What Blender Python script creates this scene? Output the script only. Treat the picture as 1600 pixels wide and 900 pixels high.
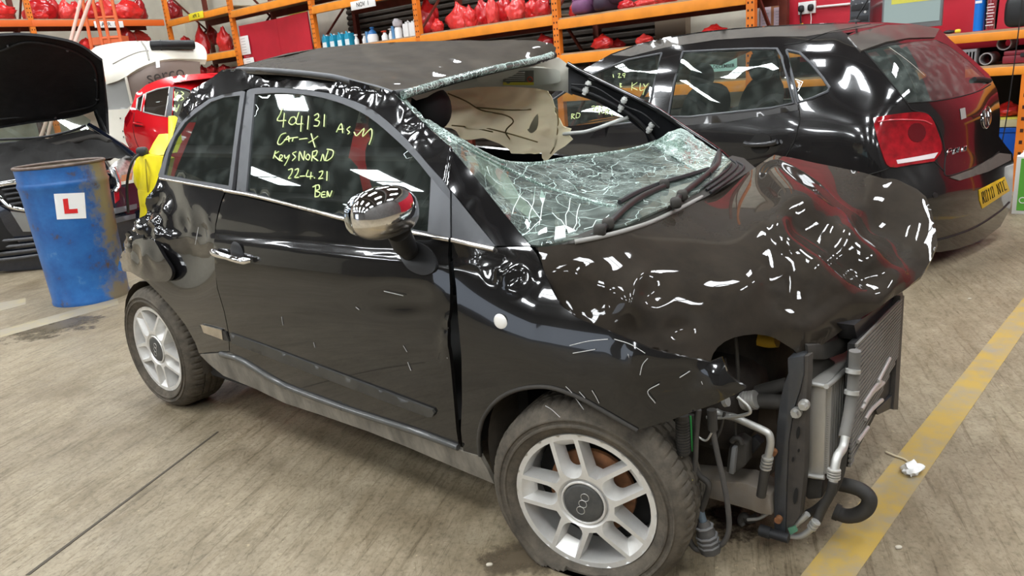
import bpy, bmesh, math, random
import numpy as np
from mathutils import Vector, Matrix, noise
from mathutils.geometry import delaunay_2d_cdt
random.seed(7)
for o in list(bpy.data.objects): bpy.data.objects.remove(o)
SC = bpy.context.scene
COL = SC.collection
PI = math.pi
# ------------------------------------------------------------------ camera
F, PITCH, ROLL, H = 1159.25, math.radians(15.779), math.radians(-5.0), 1.349
_cp, _sp = math.cos(PITCH), math.sin(PITCH)
FW = np.array([0, _cp, -_sp]); _up0 = np.array([0, _sp, _cp]); _r0 = np.array([1., 0, 0])
RT = math.cos(ROLL)*_r0 + math.sin(ROLL)*_up0
UP = math.cos(ROLL)*_up0 - math.sin(ROLL)*_r0
CAM = np.array([0, 0, H])
cd = bpy.data.cameras.new('camera'); cam = bpy.data.objects.new('camera', cd); COL.objects.link(cam)
cd.sensor_width = 36; cd.lens = F*36/1600; cd.clip_start = .05; cd.clip_end = 200
cam.matrix_world = Matrix(((RT[0], UP[0], -FW[0], 0), (RT[1], UP[1], -FW[1], 0), (RT[2], UP[2], -FW[2], H), (0, 0, 0, 1)))
SC.camera = cam
# ------------------------------------------------------------------ world, exposure
w = bpy.data.worlds.new('world'); SC.world = w; w.use_nodes = True
w.node_tree.nodes['Background'].inputs[0].default_value = (.75, .85, 1, 1)
w.node_tree.nodes['Background'].inputs[1].default_value = 2.4
SC.view_settings.view_transform = 'Standard'; SC.view_settings.look = 'None'
SC.view_settings.exposure = 0.0; SC.view_settings.gamma = 1
SKY_STRENGTH = 39.0
# ------------------------------------------------------------------ photo geometry
def ray(px, py): return FW + ((px-800)/F)*RT - ((py-450)/F)*UP
def hit(px, py, P0, N):
    d = ray(px, py); s = np.dot(np.asarray(P0, float)-CAM, N)/np.dot(d, N); return CAM + s*d
def atY(px, py, Y): return hit(px, py, (0, Y, 0), (0, 1, 0))
def floor_at(px, py, z=0): return hit(px, py, (0, 0, z), (0, 0, 1))
class Frame:                       # a vehicle's own axes: x forward, r towards its visible side, z up
    def __init__(s, O, fwd):
        s.O = np.array([O[0], O[1], 0.]); f = np.array([fwd[0], fwd[1], 0.]); s.f = f/np.linalg.norm(f)
        s.l = np.array([-s.f[1], s.f[0], 0.]);                          # left
        s.ang = math.atan2(s.f[1], s.f[0])
        s.M = Matrix.Translation(Vector(s.O)) @ Matrix.Rotation(s.ang, 4, 'Z')
    def side(s, px, py, y): return s.loc(hit(px, py, s.O + s.l*y, s.l))
    def cross(s, px, py, x): return s.loc(hit(px, py, s.O + s.f*x, s.f))
    def loc(s, P): d = np.asarray(P)-s.O; return np.array([d@s.f, d@s.l, d[2]])
    def world(s, L): return s.O + L[0]*s.f + L[1]*s.l + np.array([0, 0, L[2]])
FI = Frame((-1.162, 3.843), (math.cos(.6783), -math.sin(.6783)))        # visible side is y<0
PO = Frame((2.567, 5.099), (-math.cos(.8889), math.sin(.8889)))         # visible side is y>0
def tps(C, V, lam=2e-3):
    C = np.asarray(C, float); n = len(C); sc = 100.
    def U(r2): return np.where(r2 > 1e-9, .5*r2*np.log(np.maximum(r2, 1e-9)), 0)
    d2 = ((C[:, None]-C[None])**2).sum(-1)/sc**2
    A = np.zeros((n+3, n+3)); A[:n, :n] = U(d2) + np.eye(n)*lam; A[:n, n] = 1; A[:n, n+1:] = C/sc; A[n, :n] = 1; A[n+1:, :n] = C.T/sc
    k = np.linalg.solve(A, np.r_[np.asarray(V, float), 0, 0, 0])
    def f(px, py):
        q = np.array([px, py]); r2 = ((C-q)**2).sum(-1)/sc**2
        return float(U(r2)@k[:n] + k[n] + k[n+1:]@q/sc)
    return f
def field_side(fr, ctl, lam=2e-3):           # ctl: (px,py,y) -> field of points on the plane y = interpolated
    g = tps([c[:2] for c in ctl], [c[2] for c in ctl], lam)
    return lambda px, py: fr.world(fr.side(px, py, g(px, py)))
def field_depth(ctl, lam=2e-3):              # ctl: (px,py,Y)
    g = tps([c[:2] for c in ctl], [1/c[2] for c in ctl], lam)
    return lambda px, py: atY(px, py, 1/g(px, py))
# ------------------------------------------------------------------ materials
MATS = {}
def _nt(m):
    m.use_nodes = True; nt = m.node_tree; return nt, nt.nodes, nt.links, nt.nodes['Principled BSDF']
def mat(name, col, rough=.5, metal=0., coat=0., spec=.35, emit=None, var=.0, vscale=8., bump=0., bscale=40., dust=None, trans=0., alpha=1., dustz=None):
    """dust=(colour, amount, scale, stretch_z) lays a patchy rough film on the thing."""
    if name in MATS: return MATS[name]
    m = bpy.data.materials.new(name); nt, N, L, b = _nt(m); MATS[name] = m
    c4 = (*col, 1); b.inputs['Base Color'].default_value = c4
    b.inputs['Roughness'].default_value = rough; b.inputs['Metallic'].default_value = metal
    b.inputs['Coat Weight'].default_value = coat; b.inputs['Coat Roughness'].default_value = .03
    b.inputs['Specular IOR Level'].default_value = spec
    b.inputs['Transmission Weight'].default_value = trans; b.inputs['Alpha'].default_value = alpha
    if emit: b.inputs['Emission Color'].default_value = (*emit[0], 1); b.inputs['Emission Strength'].default_value = emit[1]
    if var or bump or dust:
        tc = N.new('ShaderNodeTexCoord')
    colsock = None
    if var:
        n = N.new('ShaderNodeTexNoise'); n.inputs['Scale'].default_value = vscale; n.inputs['Detail'].default_value = 6
        L.new(tc.outputs['Object'], n.inputs['Vector'])
        r = N.new('ShaderNodeValToRGB'); r.color_ramp.elements[0].position = .3; r.color_ramp.elements[1].position = .7
        r.color_ramp.elements[0].color = (*[max(0, x*(1-var)) for x in col], 1); r.color_ramp.elements[1].color = (*[min(1, x*(1+var)) for x in col], 1)
        L.new(n.outputs['Fac'], r.inputs['Fac']); L.new(r.outputs['Color'], b.inputs['Base Color']); colsock = r.outputs['Color']
    if dust:
        dc, am, ds, st = dust
        mp = N.new('ShaderNodeMapping'); mp.inputs['Scale'].default_value = (ds, ds, ds*st)
        L.new(tc.outputs['Object'], mp.inputs['Vector'])
        n2 = N.new('ShaderNodeTexNoise'); n2.inputs['Scale'].default_value = 1; n2.inputs['Detail'].default_value = 9; n2.inputs['Roughness'].default_value = .7
        L.new(mp.outputs['Vector'], n2.inputs['Vector'])
        mr = N.new('ShaderNodeMapRange'); mr.inputs['From Min'].default_value = .35; mr.inputs['From Max'].default_value = .75
        mr.inputs['To Max'].default_value = am*1.6; mr.inputs['To Min'].default_value = am*.5
        L.new(n2.outputs['Fac'], mr.inputs['Value'])
        dsock = mr.outputs['Result']
        if dustz:                      # road dirt thickens towards the bottom of the car
            sx = N.new('ShaderNodeSeparateXYZ'); L.new(tc.outputs['Object'], sx.inputs[0]); mz = N.new('ShaderNodeMapRange')
            mz.inputs['From Min'].default_value = dustz[0]; mz.inputs['From Max'].default_value = dustz[1]; mz.inputs['To Min'].default_value = dustz[2]; mz.inputs['To Max'].default_value = 1.
            L.new(sx.outputs['Z'], mz.inputs['Value']); ml = N.new('ShaderNodeMath'); ml.operation = 'MULTIPLY'; ml.use_clamp = True; L.new(dsock, ml.inputs[0]); L.new(mz.outputs['Result'], ml.inputs[1]); dsock = ml.outputs[0]
        mx = N.new('ShaderNodeMix'); mx.data_type = 'RGBA'; mx.inputs['A'].default_value = c4; mx.inputs['B'].default_value = (*dc, 1)
        if colsock: L.new(colsock, mx.inputs['A'])
        L.new(dsock, mx.inputs['Factor']); L.new(mx.outputs['Result'], b.inputs['Base Color'])
        mr2 = N.new('ShaderNodeMapRange'); mr2.inputs['To Min'].default_value = rough; mr2.inputs['To Max'].default_value = min(1, rough+.55)
        L.new(dsock, mr2.inputs['Value']); L.new(mr2.outputs['Result'], b.inputs['Roughness'])
        if coat:
            mr3 = N.new('ShaderNodeMapRange'); mr3.inputs['To Min'].default_value = coat; mr3.inputs['To Max'].default_value = 0
            L.new(dsock, mr3.inputs['Value']); L.new(mr3.outputs['Result'], b.inputs['Coat Weight'])
    if bump:
        n3 = N.new('ShaderNodeTexNoise'); n3.inputs['Scale'].default_value = bscale; n3.inputs['Detail'].default_value = 5
        L.new(tc.outputs['Object'], n3.inputs['Vector'])
        bp = N.new('ShaderNodeBump'); bp.inputs['Strength'].default_value = bump; bp.inputs['Distance'].default_value = .01
        L.new(n3.outputs['Fac'], bp.inputs['Height']); L.new(bp.outputs['Normal'], b.inputs['Normal'])
    return m
def glass_mat(name, tint, refl=.08, cracks=None, film=0.):
    """thin pane: tinted see-through mixed with a mirror by angle; cracks=(scale, width, colour, amount)"""
    if name in MATS: return MATS[name]
    m = bpy.data.materials.new(name); MATS[name] = m; nt, N, L, b = _nt(m); N.remove(b); out = N['Material Output']
    tr = N.new('ShaderNodeBsdfTransparent'); tr.inputs[0].default_value = (*tint, 1)
    gl = N.new('ShaderNodeBsdfGlossy'); gl.inputs['Roughness'].default_value = .015; gl.inputs[0].default_value = (.95, 1, .98, 1)
    lw = N.new('ShaderNodeFresnel'); lw.inputs['IOR'].default_value = 1.5
    ad = N.new('ShaderNodeMath'); ad.operation = 'ADD'; ad.inputs[1].default_value = refl; ad.use_clamp = True; L.new(lw.outputs[0], ad.inputs[0])
    mx = N.new('ShaderNodeMixShader'); L.new(ad.outputs[0], mx.inputs[0]); L.new(tr.outputs[0], mx.inputs[1]); L.new(gl.outputs[0], mx.inputs[2])
    last = mx.outputs[0]
    if film:
        df = N.new('ShaderNodeBsdfDiffuse'); df.inputs[0].default_value = (.56, .66, .60, 1)
        tc = N.new('ShaderNodeTexCoord'); n = N.new('ShaderNodeTexNoise'); n.inputs['Scale'].default_value = 14; n.inputs['Detail'].default_value = 12
        L.new(tc.outputs['Object'], n.inputs['Vector']); mr = N.new('ShaderNodeMapRange'); mr.inputs['From Min'].default_value = .45; mr.inputs['From Max'].default_value = .8
        mr.inputs['To Min'].default_value = film*.4; mr.inputs['To Max'].default_value = film*1.6; L.new(n.outputs[0], mr.inputs[0])
        m2 = N.new('ShaderNodeMixShader'); L.new(mr.outputs[0], m2.inputs[0]); L.new(last, m2.inputs[1]); L.new(df.outputs[0], m2.inputs[2]); last = m2.outputs[0]
    if cracks:
        cs, cw, cc, ca = cracks
        tc = N.new('ShaderNodeTexCoord'); n = N.new('ShaderNodeTexNoise'); n.inputs['Scale'].default_value = 3.5; n.inputs['Detail'].default_value = 4
        L.new(tc.outputs['Object'], n.inputs['Vector'])
        vm = N.new('ShaderNodeMix'); vm.data_type = 'VECTOR'; vm.inputs['Factor'].default_value = .16
        L.new(tc.outputs['Object'], vm.inputs['A']); L.new(n.outputs['Color'], vm.inputs['B'])
        tot = None
        for k, (s_, w_) in enumerate(((cs, cw), (cs*2.7, cw*1.4), (cs*7, cw*1.6))):
            v = N.new('ShaderNodeTexVoronoi'); v.feature = 'DISTANCE_TO_EDGE'; v.inputs['Scale'].default_value = s_
            L.new(vm.outputs['Result'], v.inputs['Vector'])
            r = N.new('ShaderNodeMapRange'); r.inputs['From Min'].default_value = 0; r.inputs['From Max'].default_value = w_; r.inputs['To Min'].default_value = 1; r.inputs['To Max'].default_value = 0
            L.new(v.outputs['Distance'], r.inputs[0]); o = r.outputs[0]
            if k:
                n4 = N.new('ShaderNodeTexNoise'); n4.inputs['Scale'].default_value = 2.2+k; n4.inputs['Detail'].default_value = 2
                L.new(tc.outputs['Object'], n4.inputs['Vector']); r4 = N.new('ShaderNodeMapRange'); r4.inputs['From Min'].default_value = .48; r4.inputs['From Max'].default_value = .62
                L.new(n4.outputs[0], r4.inputs[0]); mm = N.new('ShaderNodeMath'); mm.operation = 'MULTIPLY'; L.new(o, mm.inputs[0]); L.new(r4.outputs[0], mm.inputs[1]); o = mm.outputs[0]
            if tot is None: tot = o
            else:
                mm = N.new('ShaderNodeMath'); mm.operation = 'MAXIMUM'; L.new(tot, mm.inputs[0]); L.new(o, mm.inputs[1]); tot = mm.outputs[0]
        a2 = N.new('ShaderNodeMath'); a2.operation = 'MULTIPLY'; a2.inputs[1].default_value = ca; L.new(tot, a2.inputs[0])
        df = N.new('ShaderNodeBsdfDiffuse'); df.inputs[0].default_value = (*cc, 1)
        m2 = N.new('ShaderNodeMixShader'); L.new(a2.outputs[0], m2.inputs[0]); L.new(last, m2.inputs[1]); L.new(df.outputs[0], m2.inputs[2]); last = m2.outputs[0]
    L.new(last, out.inputs['Surface']); return m
# ------------------------------------------------------------------ mesh builders
def seglines(*L):               # ridges (+) and valleys (-) pressed along lines: (points, amplitude, half width)
    def d(px, py, W):
        t = 0
        for pts, a, w in L:
            best = 1e9
            for (x0, y0), (x1, y1) in zip(pts, pts[1:]):
                dx, dy = x1-x0, y1-y0; u = min(1, max(0, ((px-x0)*dx+(py-y0)*dy)/(dx*dx+dy*dy))); best = min(best, math.hypot(px-x0-u*dx, py-y0-u*dy))
            if best < w: t += a*(1-(best/w)**2)**2
        return t
    return d
def catmull(P, n=6, closed=False):
    P = [np.asarray(p, float) for p in P]; m = len(P); out = []
    R = range(m) if closed else range(m-1)
    for i in R:
        p0 = P[(i-1) % m] if closed or i else 2*P[0]-P[1]; p1 = P[i]; p2 = P[(i+1) % m]
        p3 = P[(i+2) % m] if closed or i+2 < m else 2*P[-1]-P[-2]
        for k in range(n):
            t = k/n; out.append(.5*((2*p1)+(p2-p0)*t+(2*p0-5*p1+4*p2-p3)*t*t+(3*p1-p0-3*p2+p3)*t**3))
    if not closed: out.append(P[-1])
    return out
def cr(*P, n=6): return [tuple(p) for p in catmull(P, n)]
class MB:
    def __init__(s): s.v = []; s.f = []; s.mi = []; s.sm = []
    def add(s, V, Fs, mi=0, smooth=False):
        b = len(s.v); s.v += [tuple(map(float, p)) for p in V]; s.f += [tuple(b+i for i in f) for f in Fs]; s.mi += [mi]*len(Fs); s.sm += [smooth]*len(Fs); return s
    def box(s, c, d, rz=0, mi=0, R=None, taper=1.):
        hx, hy, hz = d[0]/2, d[1]/2, d[2]/2
        V = [np.array([x*hx*(taper if z > 0 else 1), y*hy*(taper if z > 0 else 1), z*hz]) for z in (-1, 1) for y in (-1, 1) for x in (-1, 1)]
        if R is None: cz, sz = math.cos(rz), math.sin(rz); R = np.array([[cz, -sz, 0], [sz, cz, 0], [0, 0, 1]])
        return s.add([R@p+np.asarray(c) for p in V], [(0, 2, 3, 1), (4, 5, 7, 6), (0, 1, 5, 4), (2, 6, 7, 3), (0, 4, 6, 2), (1, 3, 7, 5)], mi)
    def bar(s, a, b, wd, ht, upv=(0, 0, 1), mi=0):            # square bar a->b, wd across, ht along up
        a = np.asarray(a, float); b = np.asarray(b, float); d = b-a; L = np.linalg.norm(d); d = d/L; u = np.asarray(upv, float)
        sd = np.cross(d, u)
        if np.linalg.norm(sd) < 1e-4: sd = np.cross(d, (1., 0.3, 0))
        sd /= np.linalg.norm(sd); u = np.cross(sd, d)
        return s.box((a+b)/2, (L, wd, ht), R=np.array([d, sd, u]).T, mi=mi)
    def tube(s, P, r, seg=8, caps=True, mi=0, closed=False):
        P = [np.asarray(p, float) for p in P]; n = len(P); rr = r if hasattr(r, '__len__') else [r]*n; V = []; prev = None
        for i in range(n):
            if closed: t = P[(i+1) % n]-P[i-1]
            else: t = P[min(i+1, n-1)]-P[max(i-1, 0)]
            t = t/(np.linalg.norm(t)+1e-12)
            if prev is None:
                a = np.array([0, 0, 1.]) if abs(t[2]) < .9 else np.array([1., 0, 0]); x = np.cross(t, a)
            else: x = prev-t*np.dot(prev, t)
            x /= np.linalg.norm(x)+1e-12; y = np.cross(t, x); prev = x
            V += [P[i]+rr[i]*(math.cos(2*PI*k/seg)*x+math.sin(2*PI*k/seg)*y) for k in range(seg)]
        Fs = []
        for i in range(n if closed else n-1):
            j = (i+1) % n
            Fs += [(i*seg+k, i*seg+(k+1) % seg, j*seg+(k+1) % seg, j*seg+k) for k in range(seg)]
        s.add(V, Fs, mi, True)
        if caps and not closed: s.add(V[:seg], [tuple(range(seg))[::-1]], mi); s.add(V[-seg:], [tuple(range(seg))], mi)
        return s
    def lathe(s, prof, seg=32, T=None, mi=0, smooth=True, a0=0, a1=2*PI):      # prof (radius, height) about local z; T 4x4
        V = []; n = len(prof); full = abs(a1-a0-2*PI) < 1e-6; m = seg if full else seg+1
        for k in range(m):
            a = a0+(a1-a0)*k/seg
            V += [(p[0]*math.cos(a), p[0]*math.sin(a), p[1]) for p in prof]
        Fs = []
        for k in range(seg):
            k2 = (k+1) % m
            Fs += [(k*n+i, k2*n+i, k2*n+i+1, k*n+i+1) for i in range(n-1)]
        if T is not None: V = [tuple(T @ Vector(p)) for p in V]
        return s.add(V, Fs, mi, smooth)
    def prism(s, poly, d, mi=0, smooth=False):                # poly: 3D points of a flat face, d: extrusion vector
        n = len(poly); A = [np.asarray(p, float) for p in poly]; B = [p+np.asarray(d, float) for p in A]
        return s.add(A+B, [tuple(range(n))[::-1], tuple(range(n, 2*n))]+[(i, (i+1) % n, n+(i+1) % n, n+i) for i in range(n)], mi, smooth)
    def ball(s, c, d, seg=16, ring=10, mi=0, R=None, e=1.):   # (super)ellipsoid
        V = []; sg = lambda x: math.copysign(abs(x)**e, x)
        for i in range(ring+1):
            p = PI*i/ring
            for k in range(seg):
                a = 2*PI*k/seg; q = np.array([d[0]/2*sg(math.sin(p))*sg(math.cos(a)), d[1]/2*sg(math.sin(p))*sg(math.sin(a)), d[2]/2*sg(math.cos(p))])
                V.append((R@q if R is not None else q)+np.asarray(c))
        return s.add(V, [(i*seg+k, (i+1)*seg+k, (i+1)*seg+(k+1) % seg, i*seg+(k+1) % seg) for i in range(ring) for k in range(seg)], mi, True)
    def build(s, name, ms, parent=None, bevel=0, inv=None, M=None):
        V = s.v
        if inv is not None: V = [tuple(inv @ Vector(p)) for p in V]
        me = bpy.data.meshes.new(name); me.from_pydata(V, [], s.f)
        for m in (ms if isinstance(ms, (list, tuple)) else [ms]): me.materials.append(m)
        me.polygons.foreach_set('material_index', s.mi); me.polygons.foreach_set('use_smooth', s.sm)
        bm = bmesh.new(); bm.from_mesh(me); bmesh.ops.remove_doubles(bm, verts=bm.verts, dist=1e-5); bmesh.ops.recalc_face_normals(bm, faces=bm.faces)
        if bevel:
            ed = [e for e in bm.edges if len(e.link_faces) == 2 and e.calc_face_angle(0) > .6]
            bmesh.ops.bevel(bm, geom=ed, offset=bevel, segments=2, affect='EDGES', profile=.6, clamp_overlap=True)
        bm.to_mesh(me); bm.free(); me.update(); me.set_sharp_from_angle(angle=math.radians(getattr(s, 'sharp', 48)))
        o = bpy.data.objects.new(name, me); COL.objects.link(o)
        if parent is not None: o.parent = parent
        if M is not None: o.matrix_basis = M
        return o
def tag(o, label=None, cat=None, group=None, kind=None):
    for k, v in (('label', label), ('category', cat), ('group', group), ('kind', kind)):
        if v: o[k] = v
    return o
def thing(name, label, cat, M=None, loc=None, rz=0, group=None):
    o = bpy.data.objects.new(name, None); COL.objects.link(o); o.empty_display_size = .1
    o.matrix_world = M if M is not None else Matrix.Translation(Vector(loc or (0, 0, 0))) @ Matrix.Rotation(rz, 4, 'Z')
    tag(o, label, cat, group); return o
def wm(o):
    if o is None: return Matrix.Identity(4)
    return wm(o.parent) @ o.matrix_basis
def copy_tree(o, parent=None):
    c = o.copy(); COL.objects.link(c)
    for k in ('label', 'group'):
        if parent is None and k in c: del c[k]
    if parent is not None: c.parent = parent
    for ch in o.children: copy_tree(ch, c)
    return c
def pip(poly, Q):
    poly = np.asarray(poly, float); Q = np.asarray(Q, float); x, y = Q[:, 0], Q[:, 1]; ins = np.zeros(len(Q), bool)
    x0, y0 = poly[:, 0], poly[:, 1]; x1, y1 = np.roll(x0, -1), np.roll(y0, -1)
    for a, b, c, d in zip(x0, y0, x1, y1):
        if b == d: continue
        cnd = ((b > y) != (d > y)) & (x < (c-a)*(y-b)/(d-b)+a); ins ^= cnd
    return ins
def dens(poly, res):
    out = []
    for i, p in enumerate(poly):
        q = poly[(i+1) % len(poly)]; L = math.hypot(q[0]-p[0], q[1]-p[1])
        if L < 1e-6: continue
        n = max(1, int(round(L/res)))
        out += [(p[0]+(q[0]-p[0])*k/n, p[1]+(q[1]-p[1])*k/n) for k in range(n)]
    return out
def tri2d(outer, holes=(), res=8.):
    loops = [dens(outer, res)]+[dens(h, res) for h in holes]; V = []; E = []
    for lp in loops:
        b = len(V); V += lp; E += [(b+i, b+(i+1) % len(lp)) for i in range(len(lp))]
    B = np.array(V); lo, hi = B.min(0), B.max(0); G = []
    ny = int((hi[1]-lo[1])/(res*.87))+1
    for j in range(ny+1):
        for i in range(int((hi[0]-lo[0])/res)+2): G.append((lo[0]+(i+.5*(j % 2))*res, lo[1]+j*res*.87))
    G = np.array(G); ok = pip(loops[0], G)
    for h in loops[1:]: ok &= ~pip(h, G)
    G = G[ok]
    if len(G):
        d = np.full(len(G), 1e9)
        for k in range(0, len(B), 64): d = np.minimum(d, np.sqrt(((G[:, None]-B[None, k:k+64])**2).sum(-1)).min(1))
        G = G[d > .55*res]; V = V+[tuple(g) for g in G]
    R = delaunay_2d_cdt([Vector(v) for v in V], E, [], 0, 1e-5)
    P = [tuple(v) for v in R[0]]; T = [tuple(f) for f in R[2]]
    c = np.array([np.mean([P[i] for i in t], 0) for t in T]); ok = pip(loops[0], c)
    for h in loops[1:]: ok &= ~pip(h, c)
    return P, [t for t, k in zip(T, ok) if k]
def panel(name, outline, fld, parent, ms, holes=(), res=8., flange=.014, off=0., dent=None, uvcam=False, thick=0.):
    """sheet whose outline was measured in the photograph, laid on the 3D surface fld"""
    P, T = tri2d(outline, holes, res)
    inv = wm(parent).inverted()
    W = []
    for p in P:
        q = fld(*p)
        if off: d = CAM-q; q = q+d/np.linalg.norm(d)*off
        W.append(q)
    W = np.array(W)
    T = [t if np.dot(np.cross(W[t[1]]-W[t[0]], W[t[2]]-W[t[0]]), CAM-W[t[0]]) > 0 else t[::-1] for t in T]
    NV = np.zeros_like(W)
    for t in T:
        n = np.cross(W[t[1]]-W[t[0]], W[t[2]]-W[t[0]])
        for i in t: NV[i] += n
    NV /= np.linalg.norm(NV, axis=1, keepdims=True)+1e-12
    if dent: W = W + NV*np.array([dent(p[0], p[1], w_) for p, w_ in zip(P, W)])[:, None]
    mb = MB(); Lc = [tuple(inv @ Vector(q)) for q in W]; mb.add(Lc, T, 0, True)
    if flange:
        cnt = {}
        for t in T:
            for a, b in ((t[0], t[1]), (t[1], t[2]), (t[2], t[0])): cnt[(a, b)] = 1
        R3 = np.array(inv.to_3x3()); fl = []
        for (a, b) in cnt:
            if (b, a) not in cnt: fl.append((a, b))
        V = []; Fs = []
        for a, b in fl:
            k = len(V); pa, pb = np.array(Lc[a]), np.array(Lc[b]); V += [pa, pb, pb-R3@NV[b]*flange, pa-R3@NV[a]*flange]; Fs.append((k+1, k, k+3, k+2))
        k0 = len(mb.v); mb.add(V, Fs, 0, False)
    me = bpy.data.meshes.new(name); me.from_pydata(mb.v, [], mb.f)
    for m in (ms if isinstance(ms, (list, tuple)) else [ms]): me.materials.append(m)
    me.polygons.foreach_set('use_smooth', mb.sm); me.update()
    o = bpy.data.objects.new(name, me); COL.objects.link(o); o.parent = parent
    return o
def px_tube(name, pts, rad, fld, parent, m, off=0., seg=8, n=5, mb=None):
    P = catmull([np.array(p[:2], float) for p in pts], n) if n > 1 else [np.array(p[:2], float) for p in pts]
    W = []
    for p in P:
        q = fld(*p); d = CAM-q; W.append(q+d/np.linalg.norm(d)*off)
    own = mb is None
    if own: mb = MB()
    mb.tube(W, rad, seg)
    if own: return mb.build(name, m, parent, inv=wm(parent).inverted())
def text_mesh(name, txt, size, m, parent, M, thick=.001, align='CENTER', bold=0.):
    c = bpy.data.curves.new('lettering', 'FONT'); c.body = txt; c.size = size; c.align_x = align; c.align_y = 'CENTER'; c.extrude = thick; c.offset = bold; c.resolution_u = 3
    t = bpy.data.objects.new('lettering', c); COL.objects.link(t)
    dg = bpy.context.evaluated_depsgraph_get(); me = bpy.data.meshes.new_from_object(t.evaluated_get(dg)); bpy.data.objects.remove(t); bpy.data.curves.remove(c)
    me.name = name; me.materials.clear(); me.materials.append(m); o = bpy.data.objects.new(name, me); COL.objects.link(o)
    o.parent = parent; o.matrix_basis = M; return o
def axes(origin, xdir, ydir):       # matrix with given x and y directions (z = x cross y)
    x = Vector(xdir).normalized(); z = x.cross(Vector(ydir)).normalized(); y = z.cross(x)
    return Matrix(((x[0], y[0], z[0], origin[0]), (x[1], y[1], z[1], origin[1]), (x[2], y[2], z[2], origin[2]), (0, 0, 0, 1)))
# ------------------------------------------------------------------ the building
RA = atY(490, 50, 13.2)*np.array([1, 1, 0]); RB = atY(1172, 25, 8.13)*np.array([1, 1, 0])
BAY = np.linalg.norm(RB-RA)/3; AX = (RB-RA)/np.linalg.norm(RB-RA); BX = np.array([AX[1], -AX[0], 0])   # AX along the back racks, BX out into the room
if BX@(-RA) < 0: BX = -BX
def room(a, b, z=0.): return RA + AX*a + BX*b + np.array([0, 0, z])
ROOM_A0, ROOM_A1, ROOM_B0, ROOM_B1, CEIL = -2*BAY-1.5, 17., -1.15, 21., 6.5
def structure(o, parent=None): o['kind'] = 'structure'; return o
def quadbox(mb, a0, a1, b0, b1, z0, z1, mi=0):
    mb.prism([room(a0, b0, z0), room(a1, b0, z0), room(a1, b1, z0), room(a0, b1, z0)], (0, 0, z1-z0), mi); return mb
# floor: worn concrete
m = bpy.data.materials.new('concrete'); nt, N, L, b_ = _nt(m); MATS['concrete'] = m
tc = N.new('ShaderNodeTexCoord')
_j = floor_at(340, 675)-floor_at(40, 899); DRAG = math.atan2(_j[1], _j[0])
def fnoise(scale, detail, rot=0, stretch=1., rough=.6):
    mp = N.new('ShaderNodeMapping'); mp.vector_type = 'TEXTURE'; mp.inputs['Rotation'].default_value = (0, 0, DRAG+rot-.5); mp.inputs['Scale'].default_value = (1/scale, 1/(scale*stretch), 1/scale)
    n = N.new('ShaderNodeTexNoise'); n.inputs['Scale'].default_value = 1; n.inputs['Detail'].default_value = detail; n.inputs['Roughness'].default_value = rough
    L.new(tc.outputs['Object'], mp.inputs['Vector']); L.new(mp.outputs['Vector'], n.inputs['Vector']); return n.outputs['Fac']
def framp(sock, p0, c0, p1, c1):
    r = N.new('ShaderNodeValToRGB'); e = r.color_ramp.elements; e[0].position = p0; e[0].color = (*c0, 1); e[1].position = p1; e[1].color = (*c1, 1); L.new(sock, r.inputs[0]); return r.outputs[0]
def fmul(a, b, f=1.):
    x = N.new('ShaderNodeMix'); x.data_type = 'RGBA'; x.blend_type = 'MULTIPLY'; x.inputs['Factor'].default_value = f; L.new(a, x.inputs['A']); L.new(b, x.inputs['B']); return x.outputs['Result']
base = framp(fnoise(.55, 6), .32, (.205, .165, .108), .70, (.350, .297, .212))
base = fmul(base, framp(fnoise(9, 8, 0, 1, .75), .30, (.66, .64, .60), .66, (1.06, 1.05, 1.04)))
base = fmul(base, framp(fnoise(2.2, 7, .60, 9, .72), .36, (.84, .82, .78), .56, (1.03, 1.03, 1.03)))
base = fmul(base, framp(fnoise(1.3, 5, .25, 14, .75), .33, (.86, .84, .80), .45, (1, 1, 1)))
base = fmul(base, framp(fnoise(.9, 4), .26, (.60, .55, .47), .42, (1, 1, 1)))
base = fmul(base, framp(fnoise(60, 3), .30, (.70, .69, .66), .5, (1.03, 1.03, 1.03)))
base = fmul(base, framp(fnoise(2.4, 8, .48, 18, .78), .37, (.60, .57, .52), .47, (1.02, 1.02, 1.02)))
base = fmul(base, framp(fnoise(4, 7, .95, 24, .8), .34, (.66, .63, .58), .43, (1, 1, 1)))
base = fmul(base, framp(fnoise(26, 6, .6, 3, .8), .33, (.55, .52, .47), .42, (1, 1, 1)))
base = fmul(base, framp(fnoise(48, 2, 0, 1, .5), .70, (1, 1, 1), .76, (1.5, 1.48, 1.42)))
L.new(base, b_.inputs['Base Color'])
L.new(framp(fnoise(3, 6), .3, (.42,)*3, .7, (.68,)*3), b_.inputs['Roughness']); b_.inputs['Specular IOR Level'].default_value = .35
bp = N.new('ShaderNodeBump'); bp.inputs['Strength'].default_value = .25; bp.inputs['Distance'].default_value = .006; L.new(fnoise(14, 9, .4, 2.5, .75), bp.inputs['Height']); L.new(bp.outputs[0], b_.inputs['Normal'])
mb = MB(); quadbox(mb, ROOM_A0-.3, ROOM_A1+.3, ROOM_B0-.3, ROOM_B1+.3, -.12, 0)
floor = structure(mb.build('floor', MATS['concrete']))
def floor_strip(name, pts, m, z=.0015, parent=floor):
    mb = MB(); P = [floor_at(*p) for p in pts]; P = [np.array([p[0], p[1], z*.2]) for p in P]
    mb.prism(P, (0, 0, z)); return mb.build(name, m, parent)
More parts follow.
